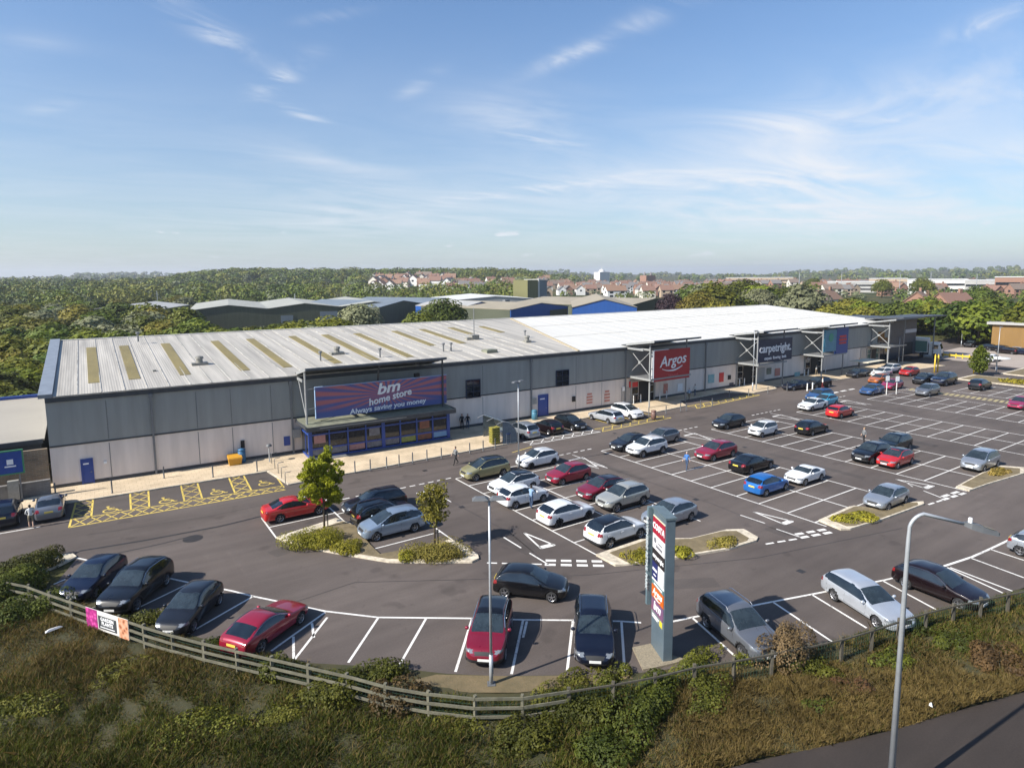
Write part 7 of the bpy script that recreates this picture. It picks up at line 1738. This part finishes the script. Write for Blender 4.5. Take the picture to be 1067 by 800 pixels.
WN = ('cream', 'white', 'brick', 'buff'); RN_ = ('red', 'brown', 'grey', 'rust')
def town(px0, px1, d0, d1, n, grp, where, rzb, walls=(0, 1, 2, 3), roofs=(0, 1, 2, 3), s=1.):
    pts = []; tries = 0
    while len(pts) < n and tries < 6000:
        tries += 1; px = rng.uniform(px0, px1); dd = d0 + (d1 - d0) * rng.random(); p = at_dist(px, 300, dd)
        if any((p.x - q[0]) ** 2 + (p.y - q[1]) ** 2 < 115 * s * s for q in pts): continue
        pts.append((p.x, p.y)); wk, rk = rng.choice(walls), rng.choice(roofs)
        house(p.x, p.y, rzb + rng.choice((0, 0, math.pi / 2)) + rng.uniform(-.12, .12), wk, rk, '%s walled house with a %s roof %s' % (WN[wk], {'red': 'red tiled', 'brown': 'brown', 'grey': 'grey', 'rust': 'rust tiled'}[RN_[rk]], where), grp, s * rng.uniform(.9, 1.15), rng.choice((1, 1, 1.5)))
    return pts
HOUSES = []
HOUSES += town(388, 472, 620, 860, 44, 'houses on the wooded slope', 'on the wooded slope left of centre', R(50), (0, 1, 1, 2), s=1.25)
HOUSES += town(470, 536, 560, 700, 24, 'houses in a row under the wooded slope', 'in the rows under the wooded slope', R(-20), (0, 2, 3, 1))
HOUSES += town(560, 720, 480, 950, 102, 'houses of the town behind the tan sheds', 'in the town behind the tan roofed sheds', R(-25), (0, 1, 2, 3))
HOUSES += town(700, 1067, 520, 1000, 124, 'houses of the town behind the white roof', 'in the town behind the white roof', R(-30), (0, 2, 3, 2))
for px, d_, wk, rk, lb_, rz_ in ((847, 300, 1, 1, 'white gabled house at the left above the tree belt', -.2), (861, 310, 1, 3, 'second white gabled house above the tree belt', .1), (958, 300, 2, 3, 'tall brick house with a bare side wall above the tree belt', .3), (993, 285, 2, 0, 'big orange brick house with a hipped red roof above the tree belt', -.3)):
    p = at_dist(px, 300, d_); house(p.x, p.y, rz_, wk, rk, lb_, None, 1.15, 1.2); HOUSES.append((p.x, p.y))
# pale commercial blocks and a long brick block at the far right
def blockb(px0, px1, ytop, dist, depth, m, label, name='commercial_block', strips=2):
    a, c = at_dist(px0, 300, dist), at_dist(px1, 300, dist); mid = (a + c) / 2; d = c - a; w = math.hypot(d.x, d.y); z0 = TH(mid.x, mid.y)
    h = height_at(mid, (px0 + px1) / 2, ytop) - z0; e = empty(name, (mid.x, mid.y, z0), math.atan2(d.y, d.x), label, 'building')
    b = MB(); b.box((0, depth / 2, h / 2 - 1), (w, depth, h + 2)); b.build('wall', m, e); b = MB(); b.box((0, depth / 2, h + .2), (w + .6, depth + .6, .5)); b.build('roof', M_RW, e)
    for k in range(strips): b = MB(); b.box((0, -.05, h * (.3 + .38 * k)), (w * .94, .2, h * .14)); b.build('window_strip', M_GLASS, e)
    return e
blockb(945, 1008, 291.5, 620, 40, M_RW, 'long white commercial block right of the round dark trees')
blockb(1005, 1040, 292.5, 600, 35, M_RP, 'pale commercial block with a dark window strip, right of the long white one')
blockb(1036, 1067, 289, 560, 30, M_HW[2], 'long orange brick block at the far right')
blockb(862, 915, 294, 640, 40, M_RP, 'flat pale commercial block behind two round dark trees')
blockb(756, 826, 289.5, 900, 40, M_HW[3], 'buff commercial block far behind the tree group')
blockb(905, 945, 290.5, 700, 30, M_HW[3], 'low buff block between the round dark trees')
blockb(160, 182, 289.8, 1900, 40, M_RW, 'tiny white building on the distant left hill', strips=1)
blockb(560, 572, 291, 900, 20, M_RW, 'small pale block right behind the olive tower', strips=1)
p = at_dist(627, 285, 1000); e = empty('domed_hall', (p.x, p.y, TH(p.x, p.y)), 0, 'white hall with a dome and spire on the skyline', 'building'); hz = height_at(p, 627, 283.5) - TH(p.x, p.y)
b = MB(); b.box((0, 0, hz / 2), (20, 14, hz)); b.build('wall', M_RW, e); b = MB(); b.lathe([(5, hz), (4.6, hz + 2), (3, hz + 3.6), (.5, hz + 4.6), (.25, hz + 8), (0, hz + 8.2)], n=14); b.build('dome', M_RW, e, True)
p = at_dist(675, 285, 900); e = empty('brick_hall', (p.x, p.y, TH(p.x, p.y)), 0, 'red brick hall with two turrets on the skyline', 'building'); hz = height_at(p, 675, 287) - TH(p.x, p.y)
b = MB(); b.box((0, 0, hz / 2), (18, 12, hz)); b.build('wall', M_HW[2], e)
for x in (-6, 6): b = MB(); b.lathe([(1.8, hz), (1.8, hz + 2), (.1, hz + 5)], c=(x, 0, 0), n=8); b.build('turret', M_HR[2], e)
# thin light masts on the right-hand skyline
for k, px in enumerate((833, 938, 970, 1018, 877)):
    p = at_dist(px, 290, 560); z0 = TH(p.x, p.y); h = height_at(p, px, 283 + (k % 2) * 2) - z0; b = MB(); b.tube([(0, 0, 0), (0, 0, h)], .22, 5); b.box((0, 0, h), (1.6, .3, .4)); o = b.build('light_mast', M_GALV); o.location = (p.x, p.y, z0); tag(o, 'thin light mast on the right hand skyline', 'mast', 'light masts on the skyline')

def clear_of(x, y):
    if F[0].x - 4 < x < F[2].x + 8 and 50 < y < F[0].y + 2 * DEPTH + 3: return False
    for cx, cy, rz, w, d in SHEDS:
        dx, dy = x - cx, y - cy; u = dx * math.cos(rz) + dy * math.sin(rz); v = -dx * math.sin(rz) + dy * math.cos(rz)
        if -w / 2 - 3 < u < w / 2 + 3 and -8 < v < d + 3: return False
    return all((x - a) ** 2 + (y - b) ** 2 > 60 for a, b in HOUSES)
TREES = []
def grove(px0, px1, d0, d1, n, hts, kinds, label, group, gap=5.5, wide=1.15, ycap=None):
    k = 0; tries = 0
    while k < n and tries < n * 40:
        tries += 1; px = rng.uniform(px0, px1); dd = d0 + (d1 - d0) * rng.random() ** .9; p = at_dist(px, 310, dd)
        if not clear_of(p.x, p.y) or any((p.x - a) ** 2 + (p.y - b) ** 2 < gap * gap for a, b in TREES[-400:]): continue
        h = rng.uniform(*hts)
        if ycap is not None: h = min(h, height_at(p, px, ycap(px)) - TH(p.x, p.y))
        if h < 2.2: continue
        TREES.append((p.x, p.y)); wood_tree(p.x, p.y, h, rng.choice(kinds), label, group, rng.randrange(2), wide * rng.uniform(.9, 1.2) * (1 if h > 5 else 1.3)); k += 1
# belt of trees on the right behind the last shop and the lawn
grove(862, 1067, 205, 262, 62, (6.5, 10), (0, 1, 1, 2), 'green tree in the belt behind the last shop and the lawn', 'trees in the belt on the right', 5.5, 1.2, lambda x: 313 + 5 * math.sin(x * .09))
grove(1000, 1110, 180, 230, 16, (9, 13), (0, 0, 1), 'dark tree behind the tan building', 'trees behind the tan building', 5.5, 1.2, lambda x: 312)
# left: wood behind the low unit and between the warehouses
grove(-60, 330, 118, 172, 95, (4.5, 8.2), (0, 1, 1, 2, 3), 'tree in the wood directly behind the left end of the roof', 'trees of the wood behind the left roof', 5.0, 1.2, lambda x: 318 + 24 * smooth01((80 - x) / 100) * .2 + (6 if 70 < x < 320 else 0))
grove(-60, 60, 84, 118, 18, (3.5, 6.5), (0, 1, 2), 'low tree or bush beside the yard at the far left', 'low trees beside the yard', 4.5, 1.3, lambda x: 352)
grove(-60, 200, 172, 330, 62, (7, 10), (0, 1, 2, 2, 3), 'tree in the middle distance on the left', 'trees in the left middle distance', 6.5, 1.3)
grove(720, 850, 215, 330, 26, (8, 15), (0, 1, 1, 3), 'tree in the group behind the middle of the white roof', 'trees behind the white roof', 6, 1.1, lambda x: 288 + 8 * abs(math.sin(x * .05)))
# single trees one can pick out
def single(px, ybase_z, dist, ytop, kind, wide, label, lm=None):
    p = at_dist(px, 320, dist); h = height_at(p, px, ytop) - TH(p.x, p.y); return wood_tree(p.x, p.y, h, kind, label, None, 0, wide, True)
single(374, 0, 165, 311, 3, 1.0, 'round pale grey green tree in front of the dark warehouse')
single(462, 0, 168, 309, 0, 1.25, 'dark spreading tree left of the white gabled store')
single(345, 0, 150, 327, 1, 1.4, 'small green tree at the foot of the round grey tree')
single(437, 0, 150, 322, 0, 1.2, 'dark small tree left of the dark spreading tree')
single(728, 0, 205, 303, 2, 1.2, 'yellow green tree next to the purple tree')
single(748, 0, 198, 312, 2, 1.4, 'low yellow green tree above the white roof')
single(790, 0, 230, 296, 3, 1.0, 'pale green rounded tree in the group above the white roof')
single(772, 0, 245, 289, 0, 1.3, 'tall dark tree of the group above the white roof')
single(815, 0, 240, 298, 0, 1.2, 'dark tree at the right of the group above the white roof')
single(918, 0, 480, 290, 0, 1.1, 'round dark tree left of its twin before the pale blocks')
single(960, 0, 470, 288, 0, 1.1, 'round dark tree right of its twin before the pale blocks')
single(846, 0, 600, 289, 0, 1.4, 'broad dark tree on the skyline above the white houses')
single(1020, 0, 330, 296, 0, 1.2, 'dark rounded tree right of the big brick house')
for px, py in ((682, 318),):
    p = at_dist(px + 18, 320, 210); e = wood_tree(p.x, p.y, height_at(p, px, 304), 0, 'dark purple leaved tree at the end of the tan sheds', None, 0, 1.0, True)
    pm = leaf_mat('purple_leaves', (.016, .009, .012), (.050, .028, .034), .3, .05, .15, 1.5); slot(e.children[0] if e.children[0].name.startswith('crown') else e.children[1], pm)
# young conifer on the far island
P = G(1020, 391); h = height_at(P, 1020, 360); e = empty('young_conifer', (P.x, P.y, 0), 0, 'bright green upright young tree on the far island by the service road', 'tree')
rs = np.random.default_rng(3); t = rs.random(3600); a = rs.uniform(0, 6.283, 3600); rr = (1.75 * np.sin(np.pi * np.clip(t, .04, 1) ** .75) + .15) * np.sqrt(rs.random(3600)) * (.8 + .25 * np.sin(a * 3 + t * 9)); pts = np.stack([rr * np.cos(a), rr * np.sin(a), .6 + (h - .6) * t], 1)
link('crown', quads_mesh('crown', leaf_quads(pts, .32, rs, .2), 4, LM_W[1]), e); b = MB(); b.tube([(0, 0, 0), (0, 0, h * .8)], [.14, .03], 7); b.build('trunk', M_BARK, e, True)

# the far woodland and hedgerows that read as one mass
def far_wood(name, n, sampler, leaf, per, mats, seed, hts):
    rs = np.random.default_rng(seed); out = []; mi = []; r2 = random.Random(seed)
    k = 0; tries = 0
    while k < n and tries < n * 12:
        tries += 1; px, dd = sampler(r2); p = at_dist(px, 300, dd)
        if dd < 1000 and not clear_of(p.x, p.y): continue
        if 384 < px < 540 and 500 < dd < 860 and r2.random() < .8: continue
        h = r2.uniform(*hts); r = h * r2.uniform(.55, .95); c = (p.x, p.y, TH(p.x, p.y) + h * .5); lf = leaf * (dd / 500) ** .6
        pts = ellipsoid_pts(per, c, (r, r, h * .52), rs, .82); pts = pts[pts[:, 2] > c[2] - h * .35]; od = (pts - np.array(c)) / np.array((r, r, h * .52)); od /= np.linalg.norm(od, axis=1)[:, None]
        out.append(leaf_quads(pts, lf, rs, .3, .3, .8, od)); mi.append(np.full(len(pts), r2.choice((0, 0, 1, 1, 2, 2, 3)))); k += 1
    o = link(name, quads_mesh(name, np.concatenate(out), 4, mats, np.concatenate(mi))); return tag(o, kind='stuff')
FM = [leaf_mat('far_leaves_%s' % n, d, l, .03, 0., .12, .25) for n, d, l in (('dark', (.036, .060, .012), (.11, .145, .030)), ('green', (.060, .088, .016), (.165, .195, .040)), ('olive', (.088, .098, .022), (.20, .20, .050)), ('grey', (.085, .102, .050), (.19, .21, .12)))]
far_wood('far_woodland', 1050, lambda r: (r.uniform(-120, 560), 330 + 820 * r.random() ** .85), 1.6, 170, FM, 21, (7, 12))
far_wood('ridge_woodland', 700, lambda r: (r.uniform(180, 600), r.uniform(830, 1080)), 1.6, 150, FM, 22, (6, 15))
far_wood('town_trees', 150, lambda r: (r.uniform(520, 1100), 330 + 800 * r.random()), 1.4, 90, FM, 23, (3.5, 7))
far_wood('distant_hedges', 900, lambda r: (r.uniform(-150, 1220), 1200 + 2600 * r.random() ** .8), 2.2, 60, FM, 24, (9, 16))
# ================================================================== camera, light, sky, air
cam = bpy.data.cameras.new('camera'); co = bpy.data.objects.new('camera', cam); COL.objects.link(co); scene.camera = co
cam.sensor_fit = 'HORIZONTAL'; cam.sensor_width = 36; cam.lens = FPX / 1067 * 36; cam.shift_x = 0; cam.shift_y = (PY0 - 400) / 1067
cam.clip_start = .5; cam.clip_end = 12000
co.matrix_world = Matrix(((CR.x, CU.x, -CF.x, EYE.x), (CR.y, CU.y, -CF.y, EYE.y), (CR.z, CU.z, -CF.z, EYE.z), (0, 0, 0, 1)))
SUN_EL, SUN_SH = R(38), R(-4.0)          # shadows fall along +X, turned slightly away from the shops
to_sun = Vector((-math.cos(SUN_SH) * math.cos(SUN_EL), -math.sin(SUN_SH) * math.cos(SUN_EL), math.sin(SUN_EL)))
sl = bpy.data.lights.new('sun', 'SUN'); sl.energy = 5.0; sl.angle = R(.55); sl.color = (1, .945, .86)
so = bpy.data.objects.new('sun', sl); COL.objects.link(so); so.rotation_euler = to_sun.to_track_quat('Z', 'Y').to_euler(); so.location = to_sun * 200
w = bpy.data.worlds.new('World'); scene.world = w; w.use_nodes = True
nt = w.node_tree; N = nt.nodes; L = nt.links; bg = N['Background']
sky = N.new('ShaderNodeTexSky'); sky.sky_type = 'NISHITA'; sky.sun_disc = False; sky.sun_elevation = SUN_EL
sky.sun_rotation = math.atan2(to_sun.x, to_sun.y); sky.altitude = 50; sky.air_density = 1.; sky.dust_density = .7; sky.ozone_density = 1.3
tc = N.new('ShaderNodeTexCoord'); sp = N.new('ShaderNodeSeparateXYZ'); L.new(tc.outputs['Generated'], sp.inputs[0])
def mth(op, a, b=None, c=None):
    n = N.new('ShaderNodeMath'); n.operation = op
    for i, q in enumerate((a, b, c)):
        if q is None: continue
        if isinstance(q, (int, float)): n.inputs[i].default_value = q
        else: L.new(q, n.inputs[i])
    return n.outputs[0]
zc = mth('MAXIMUM', sp.outputs['Z'], .012); zz = mth('ADD', zc, .06)
cx, cy = mth('DIVIDE', sp.outputs['X'], zz), mth('DIVIDE', sp.outputs['Y'], zz)
cv = N.new('ShaderNodeCombineXYZ'); L.new(cx, cv.inputs[0]); L.new(cy, cv.inputs[1])
def cloud(rot, scl, sc, p0, p1, det=8, dist=.6, off=(0, 0, 0)):
    mp = N.new('ShaderNodeMapping'); mp.inputs['Rotation'].default_value = (0, 0, R(rot)); mp.inputs['Scale'].default_value = (*scl, 1); mp.inputs['Location'].default_value = off; L.new(cv.outputs[0], mp.inputs['Vector'])
    n = N.new('ShaderNodeTexNoise'); n.inputs['Scale'].default_value = sc; n.inputs['Detail'].default_value = det; n.inputs['Roughness'].default_value = .6; n.inputs['Distortion'].default_value = dist; L.new(mp.outputs[0], n.inputs['Vector'])
    r = N.new('ShaderNodeMapRange'); r.interpolation_type = 'SMOOTHSTEP'; r.inputs['From Min'].default_value = p0; r.inputs['From Max'].default_value = p1; L.new(n.outputs['Fac'], r.inputs['Value']); return r.outputs['Result']
streak = cloud(35, (.6, 1.3), 2.2, .36, .72, 9, 1.6)
soft = cloud(10, (.6, 1.2), 1.1, .22, .78, 10, 1.2, (5, 3, 0))
def plane_pt(px, py):
    d = ray(px, py); d.normalize(); k = max(d.z, .012) + .06; return Vector((d.x / k, d.y / k))
def patch(p0, p1, width, amt, tex):
    """one cloud: a soft-edged strip of sky between two directions"""
    a, c = plane_pt(*p0), plane_pt(*p1); m = (a + c) / 2; d = (c - a); ln_ = d.length / 2; d = d / (2 * ln_)
    x = mth('SUBTRACT', cx, m.x); y = mth('SUBTRACT', cy, m.y)
    u = mth('DIVIDE', mth('ADD', mth('MULTIPLY', x, d.x), mth('MULTIPLY', y, d.y)), ln_); v = mth('DIVIDE', mth('SUBTRACT', mth('MULTIPLY', y, d.x), mth('MULTIPLY', x, d.y)), width)
    g = mth('EXPONENT', mth('MULTIPLY', mth('ADD', mth('MULTIPLY', u, u), mth('MULTIPLY', v, v)), -1.1))
    return mth('MULTIPLY', mth('MULTIPLY', g, tex), amt * (.8 if tex is streak else 1.))
wisps = 0.
for p0, p1, wd_, amt, tex in (((170, 0), (265, 62), .07, .8, streak), ((268, 100), (322, 58), .06, .8, streak), ((280, 104), (338, 130), .06, .6, streak), ((300, 26), (380, 10), .035, .5, streak), ((550, 78), (640, 38), .06, .75, streak), ((630, 40), (720, 0), .07, .4, streak), ((415, 105), (455, 75), .05, .4, streak), ((500, 125), (600, 155), .16, .6, streak), ((430, 215), (660, 185), .22, .7, streak), ((780, 140), (1100, 65), .42, 1.15, soft), ((720, 240), (1090, 200), 1.7, .85, soft), ((250, 235), (560, 215), 1.2, .4, soft), ((460, 110), (580, 130), .3, .5, soft), ((985, 45), (1065, 5), .08, .7, streak), ((600, 195), (1090, 165), .9, .8, soft), ((860, 130), (1000, 120), .12, .45, streak), ((30, 120), (75, 105), .06, .3, streak), ((0, 60), (60, 40), .1, .3, soft), ((250, 150), (420, 190), .3, .35, soft)):
    q = patch(p0, p1, wd_, amt, tex); wisps = q if isinstance(wisps, float) else mth('ADD', wisps, q)
veil = 0.
# low puffs near the horizon
az = mth('ARCTAN2', sp.outputs['X'], sp.outputs['Y']); c2 = N.new('ShaderNodeCombineXYZ'); L.new(mth('MULTIPLY', az, 9), c2.inputs[0]); L.new(mth('MULTIPLY', sp.outputs['Z'], 32), c2.inputs[1])
pn = N.new('ShaderNodeTexNoise'); pn.inputs['Scale'].default_value = 1.6; pn.inputs['Detail'].default_value = 5; L.new(c2.outputs[0], pn.inputs['Vector'])
pr = N.new('ShaderNodeMapRange'); pr.interpolation_type = 'SMOOTHSTEP'; pr.inputs['From Min'].default_value = .63; pr.inputs['From Max'].default_value = .74; L.new(pn.outputs['Fac'], pr.inputs['Value'])
b1 = N.new('ShaderNodeMapRange'); b1.interpolation_type = 'SMOOTHSTEP'; b1.inputs['From Min'].default_value = .02; b1.inputs['From Max'].default_value = .035; L.new(sp.outputs['Z'], b1.inputs['Value'])
b2 = N.new('ShaderNodeMapRange'); b2.interpolation_type = 'SMOOTHSTEP'; b2.inputs['From Min'].default_value = .085; b2.inputs['From Max'].default_value = .06; b2.inputs['To Min'].default_value = 0; b2.inputs['To Max'].default_value = 1; L.new(sp.outputs['Z'], b2.inputs['Value'])
puff = mth('MULTIPLY', mth('MULTIPLY', pr.outputs['Result'], b1.outputs['Result']), b2.outputs['Result'])
tot = mth('MINIMUM', mth('ADD', wisps, mth('MULTIPLY', puff, .6)), .85)
hz_ = N.new('ShaderNodeMapRange'); hz_.interpolation_type = 'SMOOTHSTEP'; hz_.inputs['From Min'].default_value = .40; hz_.inputs['From Max'].default_value = .0; hz_.inputs['To Min'].default_value = 0; hz_.inputs['To Max'].default_value = .34; L.new(sp.outputs['Z'], hz_.inputs['Value'])
tot = mth('MINIMUM', mth('ADD', tot, mth('MULTIPLY', hz_.outputs['Result'], mth('ADD', .55, mth('MULTIPLY', soft, .6)))), .9)
mx = N.new('ShaderNodeMix'); mx.data_type = 'RGBA'; L.new(tot, mx.inputs[0]); tint = N.new('ShaderNodeMix'); tint.data_type = 'RGBA'; tint.blend_type = 'MULTIPLY'; tint.inputs[0].default_value = 1; tint.inputs[7].default_value = (.84, 1.0, 1.16, 1); L.new(sky.outputs[0], tint.inputs[6]); lowr = N.new('ShaderNodeMapRange'); lowr.interpolation_type = 'SMOOTHSTEP'; lowr.inputs['From Min'].default_value = -.02; lowr.inputs['From Max'].default_value = .42; lowr.inputs['To Min'].default_value = .78; lowr.inputs['To Max'].default_value = 1.05; L.new(sp.outputs['Z'], lowr.inputs['Value']); dim = N.new('ShaderNodeVectorMath'); dim.operation = 'SCALE'; L.new(tint.outputs[2], dim.inputs[0]); L.new(lowr.outputs['Result'], dim.inputs['Scale']); L.new(dim.outputs[0], mx.inputs[6]); mx.inputs[7].default_value = (6.2, 6.4, 6.8, 1)
L.new(mx.outputs[2], bg.inputs['Color']); bg.inputs['Strength'].default_value = .085
HAZE = True
if HAZE:
    b = MB(); b.box((0, 1500, 48), (16000, 13000, 104)); hz = b.build('haze'); tag(hz, kind='stuff')
    m = bpy.data.materials.new('haze'); m.use_nodes = True; n_ = m.node_tree.nodes; n_.remove(n_['Principled BSDF']); pv = n_.new('ShaderNodeVolumePrincipled'); pv.inputs['Color'].default_value = (.82, .87, .97, 1); pv.inputs['Density'].default_value = 1.5e-4; pv.inputs['Anisotropy'].default_value = .2
    m.node_tree.links.new(pv.outputs[0], n_['Material Output'].inputs['Volume']); hz.data.materials.append(m)
scene.view_settings.view_transform = 'Standard'; scene.view_settings.look = 'None'; scene.view_settings.exposure = .75; scene.view_settings.gamma = 1
cy_ = scene.cycles; cy_.use_denoising = True; cy_.max_bounces = 6; cy_.diffuse_bounces = 3; cy_.glossy_bounces = 3; cy_.transmission_bounces = 3; cy_.volume_bounces = 0; cy_.transparent_max_bounces = 6
cy_.use_adaptive_sampling = True; cy_.adaptive_threshold = .015; cy_.sample_clamp_indirect = 6
cy_.volume_max_steps = 64
for o in list(bpy.data.objects):
    if '_o' in o: del o['_o']
